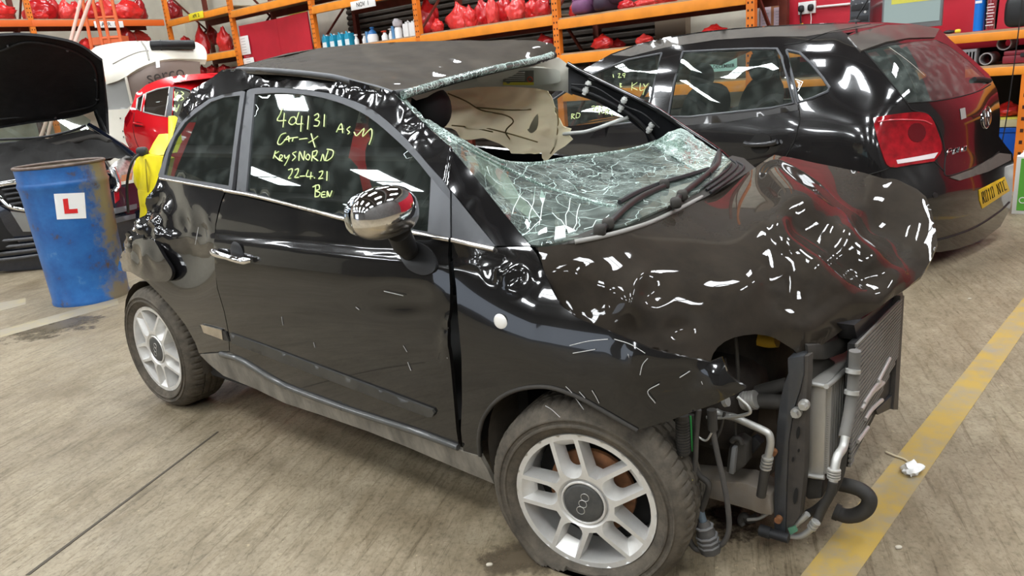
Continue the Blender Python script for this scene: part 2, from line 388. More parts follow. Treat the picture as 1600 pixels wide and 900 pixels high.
def worn(name, col, lo, hi, under=(.27, .235, .175), sc=7.):
    m = bpy.data.materials.new(name); nt, N, L, b = _nt(m); MATS[name] = m; tc = N.new('ShaderNodeTexCoord')
    n = N.new('ShaderNodeTexNoise'); n.inputs['Scale'].default_value = sc; n.inputs['Detail'].default_value = 9; n.inputs['Roughness'].default_value = .72; L.new(tc.outputs['Object'], n.inputs[0])
    r = N.new('ShaderNodeValToRGB'); e = r.color_ramp.elements; e[0].position = lo; e[0].color = (*under, 1); e[1].position = hi; e[1].color = (*col, 1); L.new(n.outputs[0], r.inputs[0]); L.new(r.outputs[0], b.inputs['Base Color'])
    b.inputs['Roughness'].default_value = .55; return m
yl = worn('line_yellow', (.40, .265, .055), .34, .58)
L0, L1 = floor_at(1251, 900), floor_at(1600, 465); R0, R1 = floor_at(1338, 900), floor_at(1600, 519)
def ext(p, q, t): return p+(q-p)*t
mb = MB(); P = [ext(L0, L1, -.6), ext(L0, L1, 1.5), ext(R0, R1, 1.5), ext(R0, R1, -.6)]
mb.prism([np.array([p[0], p[1], .0004]) for p in P], (0, 0, .0012)); mb.build('line_marking', yl, floor)
fy = worn('line_faded', (.36, .285, .135), .48, .70)
floor_strip('line_marking', [(-60, 484), (-60, 502), (40, 476), (40, 466)], fy)
floor_strip('line_marking', [(0, 516), (0, 528), (186, 476), (183, 466)], fy)
dk = mat('joint_dark', (.07, .058, .042), .8)
floor_strip('floor_joint', [(40, 899), (46, 899), (342, 675), (339, 675)], dk)
def stain(pts, col, lo, hi):
    m = bpy.data.materials.new('oil_stain'); nt, N, L, b = _nt(m); b.inputs['Base Color'].default_value = (*col, 1); b.inputs['Roughness'].default_value = .35
    tc = N.new('ShaderNodeTexCoord'); n = N.new('ShaderNodeTexNoise'); n.inputs['Scale'].default_value = 5; n.inputs['Detail'].default_value = 9; n.inputs['Roughness'].default_value = .7; L.new(tc.outputs['Object'], n.inputs[0])
    g = N.new('ShaderNodeVectorMath'); g.operation = 'LENGTH'; P = [floor_at(*p) for p in pts]; c = sum(P)/len(P); mp = N.new('ShaderNodeMapping'); r_ = float(np.mean([np.linalg.norm(p-c) for p in P]))*1.15; P = [c+(p-c)*2.4 for p in P]; mp.inputs['Location'].default_value = tuple(-c/r_); mp.inputs['Scale'].default_value = (1/r_,)*3
    L.new(tc.outputs['Object'], mp.inputs[0]); L.new(mp.outputs[0], g.inputs[0]); s_ = N.new('ShaderNodeMath'); s_.operation = 'MULTIPLY_ADD'; s_.inputs[1].default_value = -.45; L.new(g.outputs['Value'], s_.inputs[0]); L.new(n.outputs[0], s_.inputs[2])
    mr = N.new('ShaderNodeMapRange'); mr.inputs['From Min'].default_value = lo; mr.inputs['From Max'].default_value = hi; mr.inputs['To Max'].default_value = .85; L.new(s_.outputs[0], mr.inputs[0]); L.new(mr.outputs[0], b.inputs['Alpha'])
    mb = MB(); mb.prism([np.array([p[0], p[1], .0008]) for p in P], (0, 0, .0006)); mb.build('oil_stain', m, floor)
stain([(10, 520), (60, 492), (130, 488), (150, 505), (110, 525), (50, 540)], (.11, .085, .05), .20, .42)
stain([(1090, 800), (1150, 780), (1210, 790), (1200, 825), (1130, 850), (1080, 840)], (.03, .02, .016), .24, .40)
stain([(720, 870), (800, 830), (900, 860), (880, 899), (780, 899)], (.13, .10, .065), .20, .46)
# walls and ceiling
cream = mat('cream_block', (.60, .56, .46), .8, var=.10, vscale=3)
redw = mat('red_wall_paint', (.50, .018, .035), .45, var=.12, vscale=2)
greyw = mat('grey_cladding', (.11, .105, .10), .7, var=.15, vscale=1.5)
dkceil = mat('ceiling_sheet', (.075, .07, .065), .8, var=.1)
mb = MB(); quadbox(mb, ROOM_A0-.3, ROOM_A1, ROOM_B0-.25, ROOM_B0, 0, CEIL); wb = structure(mb.build('wall_back', cream))
mb = MB(); quadbox(mb, ROOM_A0-.25, ROOM_A0, ROOM_B0, ROOM_B1, 0, CEIL); structure(mb.build('wall_left', cream))
mb = MB(); quadbox(mb, ROOM_A1, ROOM_A1+.25, ROOM_B0-.25, ROOM_B1, 0, CEIL); structure(mb.build('wall_right', greyw))
# the wall behind the photographer, with an opening added so daylight puts a blue sheen on the wing
mb = MB(); quadbox(mb, ROOM_A0-.3, .5, ROOM_B1, ROOM_B1+.25, 0, CEIL); quadbox(mb, 6.5, ROOM_A1+.25, ROOM_B1, ROOM_B1+.25, 0, CEIL); quadbox(mb, .5, 6.5, ROOM_B1, ROOM_B1+.25, 4.4, CEIL); structure(mb.build('wall_front', greyw))
mb = MB(); quadbox(mb, ROOM_A0-20, ROOM_A1+20, ROOM_B1+.3, ROOM_B1+40, -.14, -.02); structure(mb.build('ground', mat('yard_asphalt', (.12, .12, .115), .9)))
mb = MB(); quadbox(mb, ROOM_A0-.3, ROOM_A1+.25, ROOM_B0-.25, ROOM_B1+.25, CEIL, CEIL+.2); ceil = structure(mb.build('ceiling', dkceil))
# rooflights: translucent sheets of daylight let into the roof in rows, with a glazing bar across each
sky = mat('rooflight_glow', (.9, .95, 1), .4, emit=((.93, .97, 1.), SKY_STRENGTH)); barm = mat('glazing_bar', (.25, .25, .25), .5)
proto = None; barp = None
for ia in range(6):
    for ib in range(5):
        a = -3.4+ia*3.8; b = 1.2+ib*4.1
        if proto is None:
            mb = MB(); quadbox(mb, -.36, .36, -.85, .85, CEIL-.03, CEIL-.005); mb.v = [tuple(np.array(v)-RA) for v in mb.v]
            proto = mb.build('skylight', sky, ceil)
            mb = MB(); quadbox(mb, -.38, .38, -.04, .04, CEIL-.07, CEIL-.02); mb.v = [tuple(np.array(v)-RA) for v in mb.v]; barp = mb.build('glazing_bar', barm, proto)
            s_ = proto
        else: s_ = copy_tree(proto, ceil)
        s_.location = room(a, b)
# steel roof beams
for b in (3.25, 7.35, 11.45, 15.55):
    mb = MB(); quadbox(mb, ROOM_A0, ROOM_A1, b-.12, b+.12, CEIL-.45, CEIL); mb.build('roof_beam', mat('beam_grey', (.22, .22, .22), .6), ceil)
# roller shutter on the back wall, behind the racks
sh = mat('shutter_brown', (.055, .045, .036), .5, var=.2, vscale=6)
mb = MB()
for i in range(40):
    z = .02+i*.095; mb.prism([room(-.18*BAY, ROOM_B0+.03, z), room(-.18*BAY, ROOM_B0+.07, z+.02), room(-.18*BAY, ROOM_B0+.07, z+.06), room(-.18*BAY, ROOM_B0+.03, z+.093)], AX*(2.50*BAY))
shu = tag(mb.build('roller_shutter', sh), 'dark brown ribbed roller shutter on the wall behind the racking', 'shutter')
mb = MB(); quadbox(mb, 2.33*BAY, 2.50*BAY, ROOM_B0+.02, ROOM_B0+.16, 0, 4.2); tag(mb.build('trim_1', mat('post_brown', (.22, .17, .12), .7)), kind='structure')
mb = MB(); quadbox(mb, ROOM_A0, ROOM_A1-.05, ROOM_B0+.001, ROOM_B0+.04, 3.9, CEIL-.46); structure(mb.build('reflection_panel_back', greyw))  # unseen dark panel, added so the crushed roof mirrors less of the cream wall
mb = MB(); quadbox(mb, ROOM_A0+.001, ROOM_A0+.04, ROOM_B0+.05, ROOM_B1, 3.9, CEIL-.46); structure(mb.build('reflection_panel_left', greyw))  # same added dark panel, out of view on the left wall
# red painted stretches of the back wall
mb = MB(); quadbox(mb, 2.97*BAY, ROOM_A1-.05, ROOM_B0+.002, ROOM_B0+.03, 0, 4.5); structure(mb.build('trim_2', redw))
# ------------------------------------------------------------------ the crashed black hatchback
paint = mat('black_paint', (.0045, .0045, .0055), .10, coat=1., dust=((.060, .053, .044), .05, 5., .5))
paintd = mat('black_paint_dirty', (.005, .005, .0055), .12, coat=1., spec=.15, dust=((.085, .075, .060), .06, 7., .22), dustz=(.22, .50, 3.2))
paintf = mat('black_paint_filmed', (.018, .0145, .011), .55, coat=.9, spec=.05, var=.35, vscale=7, dust=((.055, .043, .031), .25, 22., 1.))
sillm = mat('sill_dirt', (.012, .012, .013), .35, dust=((.30, .27, .22), .62, 13., .30))
blk = mat('black_plastic', (.018, .018, .019), .5, var=.2, vscale=20)
blkd = mat('black_plastic_dusty', (.016, .015, .014), .6, dust=((.085, .075, .062), .40, 12., 1.))
dark = mat('cavity_dark', (.012, .011, .010), .85)
greytrim = mat('grey_trim', (.085, .088, .095), .42, var=.12, vscale=15)
chrome = mat('chrome', (.82, .82, .83), .06, metal=1.)
chromed = mat('chrome_dusty', (.62, .58, .53), .22, metal=1., var=.15, vscale=25)
alloy = mat('alloy_silver', (.80, .80, .79), .32, metal=.6, dust=((.42, .37, .29), .28, 12., 1.))
rubber = mat('tyre_rubber', (.018, .0175, .017), .8, spec=.15, dust=((.22, .185, .14), .40, 16., 1.), bump=.3, bscale=90)
rust = mat('brake_rust', (.20, .085, .035), .75, var=.45, vscale=25)
alum = mat('aluminium', (.60, .60, .58), .38, metal=.8, dust=((.34, .31, .26), .35, 14., 1.))
white = mat('white_plastic', (.75, .75, .72), .4)
cream_t = mat('trim_cream', (.52, .50, .43), .7, var=.08, vscale=6)
bagm = mat('airbag_cloth', (.95, .88, .62), .85, var=.12, vscale=5, bump=.35, bscale=18)
_n = bagm.node_tree; _t = _n.nodes.new('ShaderNodeBsdfTranslucent'); _t.inputs[0].default_value = (.9, .82, .58, 1); _x = _n.nodes.new('ShaderNodeMixShader'); _x.inputs[0].default_value = .35
_n.links.new(_n.nodes['Principled BSDF'].outputs[0], _x.inputs[1]); _n.links.new(_t.outputs[0], _x.inputs[2]); _n.links.new(_x.outputs[0], _n.nodes['Material Output'].inputs['Surface'])
doorglass = glass_mat('side_glass', (.22, .30, .27), .05, film=.05)
shatter = glass_mat('windscreen_shattered', (.62, .74, .68), .04, cracks=(9, .010, (.66, .82, .76), .85), film=.20)
crumbs = glass_mat('glass_crumbs', (.50, .66, .60), .05, cracks=(38, .05, (.70, .86, .80), .9), film=.4)
fiat = thing('crashed_hatchback', 'black three-door hatchback with crushed roof, buckled bonnet and missing front bumper', 'car', M=FI.M)
zs = [.10, .18, .30, .45, .60, .75, .88, .97, 1.10, 1.25, 1.36, 1.45, 1.52]; ss = [.738, .765, .792, .808, .812, .806, .785, .757, .700, .625, .562, .52, .49]
_pf = np.polyfit(zs, ss, 6)
def S(x, z):
    s = np.polyval(_pf, min(max(z, .08), 1.54))
    s += .006*math.tanh((.865-z)/.012)
    if x > 1.85 and z > .62: s -= 1.15*(z-.62)**2*min(1, (x-1.85)/.35)
    if x < .2: s -= .42*(max(x, -.42)-.2)**2
    if x > 2.25: s -= .34*(x-2.25)**2
    return s
def FSIDE(px, py):
    s = .78
    for _ in range(12):
        L = FI.side(px, py, -s); s = .5*s + .5*S(L[0], L[2])
    return FI.world(FI.side(px, py, -s))
def fr(r): return lambda px, py: FI.world(FI.side(px, py, -r))
def fx(x): return lambda px, py: FI.world(FI.cross(px, py, x))
def ftps(ctl, lam=2e-3): return field_side(FI, [(a, b, -c) for a, b, c in ctl], lam)
def sgn(v): return 1 if v > 0 else -1
def crumple(zones, freq=9., seed=0.):           # zones: (px, py, rx, ry, amplitude, frequency)
    def d(px, py, W):
        t = 0
        for cx, cy, rx, ry, a, fq in zones:
            q = ((px-cx)/rx)**2+((py-cy)/ry)**2
            if q < 1:
                k = (1-q)**2 if q > .0 else 1
                p = Vector(W)*fq+Vector((seed, seed*.7, 3.1*seed))
                n = noise.noise(p); n2 = noise.noise(p*2.3+Vector((7, 3, 1)))
                t += a*k*((1-2.2*abs(n))*.75+n2*.35)
        return t
    return d
def bowl(zones):                                # smooth pushed-in dents: (px, py, rx, ry, depth)
    def d(px, py, W):
        t = 0
        for cx, cy, rx, ry, a in zones:
            q = ((px-cx)/rx)**2+((py-cy)/ry)**2
            if q < 1: t -= a*(1-q)**3
        return t
    return d
def both(*fs): return lambda px, py, W: sum(f(px, py, W) for f in fs)
# body side: C pillar, rear quarter, roof rail and A pillar are one pressing
side_dent = both(crumple([(225, 350, 55, 95, .040, 9), (300, 150, 45, 40, .012, 14), (575, 135, 95, 40, .016, 13), (660, 190, 60, 60, .012, 12), (760, 320, 60, 70, .005, 9), (300, 360, 60, 50, .010, 8), (420, 122, 60, 18, .008, 14)], seed=2.), bowl([(285, 395, 80, 95, .03), (245, 300, 60, 80, .02)]))
C_PIL = [(347, 109), (332, 121), (302, 140), (286, 163), (277, 187), (270, 212), (257, 237), (247, 265), (236, 290), (226, 318), (222, 336), (216, 348), (206, 362), (197, 381), (187, 405), (183, 423)]
ARCH_R = [(183, 423), (204, 425), (229, 440), (251, 462), (273, 486), (290, 508), (305, 535), (311, 552)]
DOOR_B = [(311, 552), (345, 549), (358, 549), (357, 522), (350, 487), (339, 450), (335, 422), (333, 380), (336, 350), (344, 318), (351, 299)]
QWIN_O = [(351, 297), (300, 289), (250, 280), (247, 274), (256, 248), (266, 219), (281, 194), (303, 170), (325, 156), (347, 148), (378, 142)]
FRAME_O = cr((383, 140), (402, 136), (436, 136), (469, 139), (495, 142), (522, 147), (569, 164), (602, 187), (635, 218), (671, 260), (704, 296), (737, 336), (775, 384), n=3)
A_OUT = [(829, 384), (784, 329), (738, 271), (700, 226), (655, 187), (630, 160), (616, 146), (590, 137), (562, 130), (525, 120), (497, 116), (470, 113), (435, 110), (400, 109), (372, 108)]
body = panel('body_side', C_PIL+ARCH_R[1:]+DOOR_B[1:]+QWIN_O+FRAME_O+A_OUT, FSIDE, fiat, paint, res=4.5, dent=side_dent)
# torn flap of the rear wing standing proud, and the empty tail lamp recess behind it
panel('rear_wing_flap', cr((222, 372), (238, 374), (250, 390), (262, 410), (269, 425), (264, 438), (250, 440), (228, 437), (204, 424), (186, 421), (188, 404), (199, 385), (212, 374), n=3), FSIDE, fiat, paint, res=4, off=.022, dent=crumple([(225, 405, 50, 40, .014, 7)], seed=5))
rec = panel('tail_lamp_recess', [(221, 340), (227, 350), (224, 372), (210, 376), (199, 379), (206, 362), (214, 350)], FSIDE, fiat, dark, res=4, off=.012, dent=crumple([(212, 362, 20, 25, .012, 25)], seed=1))
for x, y in ((210, 359), (205, 372), (199, 387), (217, 347)):
    mb = MB(); P = FSIDE(x, y); mb.ball(P+(CAM-P)*.009, (.018, .018, .018), 8, 6); mb.build('bolt', chrome, rec, inv=wm(rec).inverted())
# rear closing panels: hatch with its dark window
mb = MB(); V = []; rows = [(.30, 1.44, .50), (.05, 1.36, .54), (-.15, 1.12, .60), (-.30, .92, .64), (-.40, .70, .62), (-.42, .45, .60), (-.34, .30, .58)]
for x, z, hw in rows:
    for t in np.linspace(-1, 1, 9): V.append((x+.06+.12*t*t, hw*.86*t, z-.03*t*t))
mb.add(V, [(i*9+j, i*9+j+1, (i+1)*9+j+1, (i+1)*9+j) for i in range(len(rows)-1) for j in range(8)], 0, True)
mb.mi = [1 if i in range(8, 24) and i % 8 not in (0, 7) else 0 for i in range(len(mb.f))]
mb.build('tailgate', [paint, mat('dark_glass', (.01, .013, .012), .04, coat=1)], fiat)
# quarter window, its trims
QG = [(375, 149), (368, 200), (357, 290), (300, 281), (256, 273), (263, 240), (274, 213), (289, 191), (304, 178), (330, 159), (350, 152)]
panel('quarter_glass', QG, FSIDE, fiat, doorglass, res=9, flange=0, off=-.006)
panel('quarter_window_trim', QWIN_O+[(383, 143), (370, 230), (362, 297)], FSIDE, fiat, greytrim, holes=[QG], res=6, off=.003)
# door
DT = [(353, 301), (400, 312), (480, 331), (556, 351), (640, 367), (701, 378)]
DF = [(701, 378), (700, 400), (703, 445), (703, 475), (701, 510), (702, 540), (705, 580), (709, 625), (713, 672), (717, 699)]
DBT = [(717, 699), (645, 671), (550, 641), (455, 606), (442, 600), (400, 573), (359, 549)]
door_dent = both(crumple([(640, 400, 70, 40, .004, 8), (700, 520, 22, 60, .012, 12), (520, 370, 160, 40, .0022, 5)], seed=3), bowl([(620, 470, 110, 40, .006)]))
door = panel('door', DT+DF[1:]+DBT[1:]+[(358, 522), (351, 487), (340, 450), (336, 422), (334, 380), (338, 350), (346, 318)], FSIDE, fiat, paintd, res=7, dent=door_dent)
GL = cr((398, 147), (440, 145), (491, 150), (535, 162), (575, 182), (613, 213), (647, 246), (673, 278), n=3)+[(671, 320), (668, 362), (620, 355), (560, 344), (470, 322), (384, 299), (391, 220)]
panel('door_glass', GL, FSIDE, door, doorglass, res=10, flange=0, off=-.008)
FR_IN = [(369, 299), (376, 222), (386, 142)]
panel('window_frame', FR_IN+[(p[0]+1, p[1]+1) for p in FRAME_O[1:] if p[0] < 703]+[(703, 298), (704, 373), (640, 363), (556, 347), (480, 328), (400, 308)], FSIDE, door, greytrim, holes=[GL], res=6, off=.006)
panel('mirror_sail', [(674, 278), (703, 312), (703, 372), (669, 363), (671, 320)], FSIDE, door, mat('grey_sail', (.13, .135, .145), .5), res=8, off=.008)
panel('a_pillar_trim', [(706, 300), (737, 339), (774, 384), (770, 386), (706, 373)], FSIDE, fiat, greytrim, res=7, off=.004)
px_tube('belt_strip', [(351, 298), (400, 307), (480, 327), (556, 347), (640, 363), (702, 375)], .0065, FSIDE, door, chromed, off=.009)
px_tube('belt_strip', [(706, 375), (740, 383), (772, 390)], .0075, FSIDE, fiat, chromed, off=.008)
px_tube('belt_strip', [(250, 279), (300, 288), (351, 297)], .005, FSIDE, fiat, chromed, off=.007)
# handle in its cup
mb = MB(); P = FSIDE(371, 398); T = Matrix.Translation(Vector(P)) @ axes((0, 0, 0), FI.f, (0, 0, 1)) ; mb.ball((0, 0, 0), (.085, .10, .016), 18, 8)
mb.v = [tuple(T @ Vector(v)) for v in mb.v]; mb.build('handle_cup', blk, door, inv=wm(door).inverted())
mb = MB(); pts = [(338, 391), (343, 392), (355, 395), (368, 398), (381, 402), (391, 405), (395, 406)]; hgt = [.008, .026, .034, .036, .035, .026, .010]; rad = [.009, .014, .0125, .011, .0115, .014, .009]
W = []
for p, h in zip(pts, hgt): q = FSIDE(*p); W.append(q-FI.l*h)
mb.tube(catmull(W, 5), np.interp(np.linspace(0, 6, 31), range(7), rad), 12); mb.build('door_handle', chrome, door, inv=wm(door).inverted())
# side moulding with its metal badge plate
panel('side_moulding', [(358, 521), (400, 536), (500, 574), (600, 612), (675, 641), (678, 646), (675, 652), (668, 652), (600, 627), (500, 589), (400, 551), (361, 536)], FSIDE, door, mat('moulding_black', (.016, .017, .019), .28, dust=((.12, .11, .09), .35, 9, .5)), res=6, off=.016, flange=.02)
panel('side_moulding', [(311, 508), (352, 519), (358, 534), (320, 522)], FSIDE, fiat, blkd, res=6, off=.012, flange=.015)
panel('badge_plate', [(313, 507), (346, 516), (348, 531), (318, 520)], FSIDE, fiat, chromed, res=6, off=.019, flange=.006)
# mirror: chrome cap on a stalk
MC = FI.world(FI.side(601, 334, -.945)); RM = np.array([FI.f, FI.l, [0, 0, 1]]).T
mb = MB(); mb.ball((0, 0, 0), (.125, .215, .150), 28, 18, e=.86)
V = []
for v in mb.v:
    x, y, z = v
    if x < -.012: x = -.012+(x+.012)*.45
    if z < -.02: z = -.02+(z+.02)*.82
    V.append((x, y*(1.0-.55*max(0, -x)), z))
mb.v = [tuple(MC+RM@np.array(v)) for v in V]
mb.mi = [1 if np.mean([V[i][2] for i in f]) < -.022 else 0 for f in mb.f]
mir = mb.build('wing_mirror', [chrome, chromed], door, inv=wm(door).inverted())
mb = MB(); mb.ball((-.055, 0, 0), (.012, .185, .118), 20, 10, e=.8); mb.v = [tuple(MC+RM@np.array(v)) for v in mb.v]; mb.build('mirror_glass', mat('mirror_glass', (.7, .75, .78), .02, metal=1), mir, inv=wm(mir).inverted())
mb = MB(); A_ = MC+RM@np.array((-.005, .045, -.055)); B_ = FSIDE(640, 392); mb.tube(catmull([A_, (A_+B_)/2+np.array([0, 0, -.012]), B_], 5), [.034]*6+[.030]*5, 14)
mb.build('mirror_stalk', blk, mir, inv=wm(mir).inverted())
panel('mirror_foot', cr((618, 384), (640, 376), (664, 384), (679, 402), (679, 422), (662, 430), (640, 422), (626, 404), (618, 384), n=4)[:-1], FSIDE, door, blk, res=6, off=.010, flange=.012)
# sill
panel('sill', [(312, 554), (345, 552), (358, 552), (400, 577), (442, 604), (455, 610), (550, 645), (645, 675), (718, 703), (722, 705), (750, 713), (761, 733), (772, 756), (736, 741), (700, 726), (640, 700), (575, 674), (500, 648), (445, 630), (400, 608), (349, 587), (328, 570)], FSIDE, fiat, sillm, res=8, off=.004)
px_tube('sill_step', [(345, 553), (372, 561), (400, 577), (430, 595), (455, 607), (500, 624), (550, 642), (645, 673), (716, 699)], .011, FSIDE, fiat, mat('sill_step', (.018, .022, .028), .18, coat=.6, dust=((.2, .19, .16), .3, 10, 1)), off=.006)
# front wing
ARCH_F = cr((750, 712), (748, 690), (750, 670), (757, 650), (775, 627), (800, 612), (830, 605), (862, 606), (900, 619), (937, 639), (975, 661), (996, 673), n=3)
wing_dent = both(crumple([(800, 425, 60, 45, .016, 11), (1120, 600, 55, 40, .020, 12), (985, 560, 60, 40, .008, 12), (930, 590, 100, 40, .004, 7)], seed=8), bowl([(1060, 610, 90, 60, .006)]))
wing = panel('front_wing', [(706, 392), (706, 376), (740, 384), (775, 387), (828, 385), (838, 396), (850, 424), (862, 452), (875, 476), (900, 496), (940, 512), (975, 527), (1017, 545), (1060, 556), (1109, 566), (1128, 558), (1136, 580), (1146, 592), (1166, 606), (1120, 630), (1050, 656), (1000, 671)]+ARCH_F[::-1]+[(724, 705), (722, 690), (720, 672), (722, 625), (721, 557), (716, 500), (713, 450), (708, 410)], FSIDE, fiat, paintd, res=5, dent=wing_dent)
mb = MB(); P = FSIDE(782, 503); d = -FI.l; mb.ball((0, 0, 0), (.046, .046, .014), 20, 8); T = Matrix.Translation(Vector(P)) @ axes((0, 0, 0), FI.f, (0, 0, 1)); mb.v = [tuple(T @ Vector(v)) for v in mb.v]
mb.build('indicator', mat('indicator_clear', (.80, .78, .74), .25, coat=.5), wing, inv=wm(wing).inverted())
px_tube('arch_lip', [(750, 712), (748, 690), (750, 670), (757, 650), (775, 627), (800, 612), (830, 605), (862, 606), (900, 619), (937, 639), (975, 661), (996, 673)], .006, FSIDE, wing, blkd, off=.002)
scr = mat('scratch_pale', (.42, .41, .40), .6)
for pts in ([(884, 604), (892, 612), (902, 626), (912, 640)], [(905, 612), (914, 622)], [(925, 610), (932, 622), (936, 630)], [(981, 553), (986, 566)], [(1000, 586), (1004, 570), (1012, 560)], [(960, 530), (985, 538), (1008, 552)], [(1062, 590), (1078, 580)], [(890, 540), (920, 533), (950, 530)], [(895, 552), (930, 546)], [(1024, 630), (1012, 612), (1030, 600)], [(852, 634), (862, 640), (875, 652)], [(1096, 596), (1102, 610)]):
    px_tube('scratch', pts, .0011, FSIDE, wing, scr, off=.0035, seg=4)
for pts in ([(490, 535), (492, 543)], [(630, 540), (636, 550)], [(637, 566), (642, 579)], [(600, 455), (630, 462)], [(700, 512), (696, 530), (699, 560)], [(440, 495), (442, 508)], [(556, 480), (561, 484)], [(310, 355), (305, 382)]):
    px_tube('scratch', pts, .0011, FSIDE, door, scr, off=.0035, seg=4)
# bonnet
HOOD_C = [(845, 386, .70), (900, 378, .655), (975, 362, .52), (1050, 333, .24), (1100, 308, 0), (1145, 282, -.31), (1178, 262, -.58), (1210, 242, -.70),
 (850, 424, .73), (862, 455, .735), (900, 497, .735), (940, 512, .73), (975, 527, .715), (1017, 545, .69), (1110, 565, .60), (1115, 550, .585), (1132, 532, .55), (1162, 524, .50), (1200, 525, .44), (1225, 537, .40), (1247, 555, .375),
 (1290, 535, .30), (1330, 505, .20), (1388, 468, .05), (1440, 430, -.13), (1465, 380, -.30), (1460, 350, -.40), (1445, 310, -.52), (1400, 285, -.57), (1350, 270, -.61), (1275, 255, -.665),
 (1000, 450, .655), (1060, 480, .60), (1150, 500, .50), (1180, 440, .42), (1100, 440, .50), (1000, 400, .56), (900, 430, .70), (1100, 380, .35), (1150, 340, .10), (1180, 300, -.19), (1215, 277, -.36),
 (1222, 362, .165), (1224, 400, .24), (1215, 450, .34), (1227, 328, .07), (1262, 312, -.09), (1325, 365, -.01), (1360, 405, .02), (1383, 440, .04),
 (1255, 360, .075), (1285, 385, .075), (1325, 420, .085), (1350, 440, .075), (1245, 378, .20), (1280, 400, .215), (1320, 437, .185), (1355, 458, .12),
 (1260, 460, .30), (1300, 480, .25), (1340, 485, .17), (1250, 510, .38), (1300, 320, -.28), (1350, 320, -.36), (1400, 330, -.42), (1350, 350, -.24), (1400, 380, -.27), (1420, 410, -.17), (1390, 410, -.12), (1425, 350, -.40)]
HOOD = ftps(HOOD_C, .05)
hood_dent = both(crumple([(985, 465, 85, 60, .026, 5.5), (930, 455, 60, 45, .014, 7), (1060, 505, 60, 45, .014, 6), (875, 425, 50, 45, .010, 6)], seed=11), bowl([(1015, 455, 45, 35, .016), (1060, 515, 35, 25, .010)]),
 seglines(([(1212, 277), (1262, 312), (1325, 365), (1375, 420), (1388, 443)], .022, 36), ([(1240, 350), (1290, 392), (1340, 436), (1388, 462)], -.022, 40), ([(1222, 357), (1232, 374), (1280, 402), (1320, 438), (1375, 466)], .018, 28), ([(1226, 330), (1222, 357), (1225, 395), (1214, 450)], .006, 22), ([(1400, 290), (1436, 318), (1442, 350), (1430, 400), (1395, 450)], .012, 26), ([(1250, 545), (1262, 520), (1300, 490), (1330, 470), (1375, 468)], .008, 24)),
 bowl([(1370, 350, 60, 55, .03), (1300, 355, 30, 30, .01)]), lambda px, py, W: .0010*noise.noise(Vector(W)*3))
bonnet = panel('bonnet', [(840, 387), (900, 379), (975, 363), (1050, 334), (1100, 309), (1145, 283), (1180, 262), (1210, 242), (1240, 247), (1275, 255), (1312, 262), (1350, 270), (1400, 285), (1432, 298), (1446, 310), (1455, 330), (1460, 350), (1465, 378), (1455, 405), (1441, 430), (1415, 452), (1390, 468), (1360, 488), (1330, 505), (1300, 528), (1285, 538), (1265, 549), (1247, 556), (1238, 545), (1225, 537), (1212, 529), (1200, 525), (1180, 522), (1162, 524), (1145, 528), (1132, 534), (1121, 543), (1114, 553), (1110, 565), (1060, 555), (1017, 544), (975, 526), (940, 511), (900, 495), (877, 476), (863, 452), (851, 424)],
 HOOD, fiat, paintf, res=4.2, dent=hood_dent, off=.006)
px_tube('bonnet_seal', [(898, 378), (935, 371), (975, 361), (1015, 348), (1050, 332), (1097, 308)], .007, HOOD, bonnet, mat('seal_grey', (.30, .29, .27), .5), off=.012)
# roof
ROOF_C = [(365, 108, .46), (400, 110, .55), (435, 111, .55), (470, 114, .545), (525, 120, .535), (562, 130, .53), (615, 146, .52), (650, 140, .42), (700, 126, .22), (760, 110, .02), (815, 98, -.20), (868, 86, -.45), (862, 70, -.46), (800, 62, -.36), (720, 63, -.22), (640, 66, -.10), (550, 71, .02), (500, 76, .09), (450, 84, .17), (405, 96, .36),
 (550, 95, .27), (470, 98, .36), (620, 110, .26), (680, 95, .06), (760, 85, -.16), (580, 125, .46), (620, 128, .40)]
ROOF = ftps(ROOF_C)
roofm = mat('roof_film', (.040, .033, .027), .5, coat=.55, spec=.05, var=.4, vscale=9, dust=((.10, .085, .065), .30, 16., 1.))
roof = panel('roof', [(352, 108), (365, 107), (405, 95), (450, 83), (500, 75), (550, 70), (595, 67), (640, 65), (720, 63), (800, 62), (840, 65), (862, 69), (868, 76), (866, 86), (840, 92), (815, 99), (760, 111), (700, 127), (650, 141), (616, 147), (590, 138), (562, 131), (525, 121), (470, 114), (435, 111), (400, 110)],
 ROOF, fiat, roofm, res=5, off=.004, dent=crumple([(600, 125, 70, 30, .012, 9), (700, 110, 70, 30, .008, 8), (840, 75, 45, 20, .016, 9), (640, 80, 90, 18, .004, 5)], seed=4))
mb = MB(); V = []
for p in ((352, 108), (405, 95), (500, 75), (595, 67), (720, 63), (800, 62), (862, 69)):
    q = FI.loc(ROOF(*p)); V += [tuple(q), (q[0]*.9, .62, min(q[2]-.02, 1.40))]
mb.add(V, [(2*i, 2*i+1, 2*i+3, 2*i+2) for i in range(6)], 0, True); mb.build('roof_skin', roofm, roof)
px_tube('roof_seam', [(372, 108), (400, 109), (435, 111), (470, 114), (497, 117), (525, 121), (562, 131), (590, 138), (614, 146)], .009, ROOF, roof, greytrim, off=.006)
px_tube('windscreen_rubber', [(616, 148), (650, 142), (700, 128), (760, 112), (815, 100), (845, 94), (866, 86)], .014, ROOF, roof, blk, off=.0)
px_tube('glass_crumbs', [(630, 148), (660, 139), (700, 127), (760, 111), (815, 99), (845, 92), (862, 86)], .014, ROOF, roof, crumbs, off=.012)
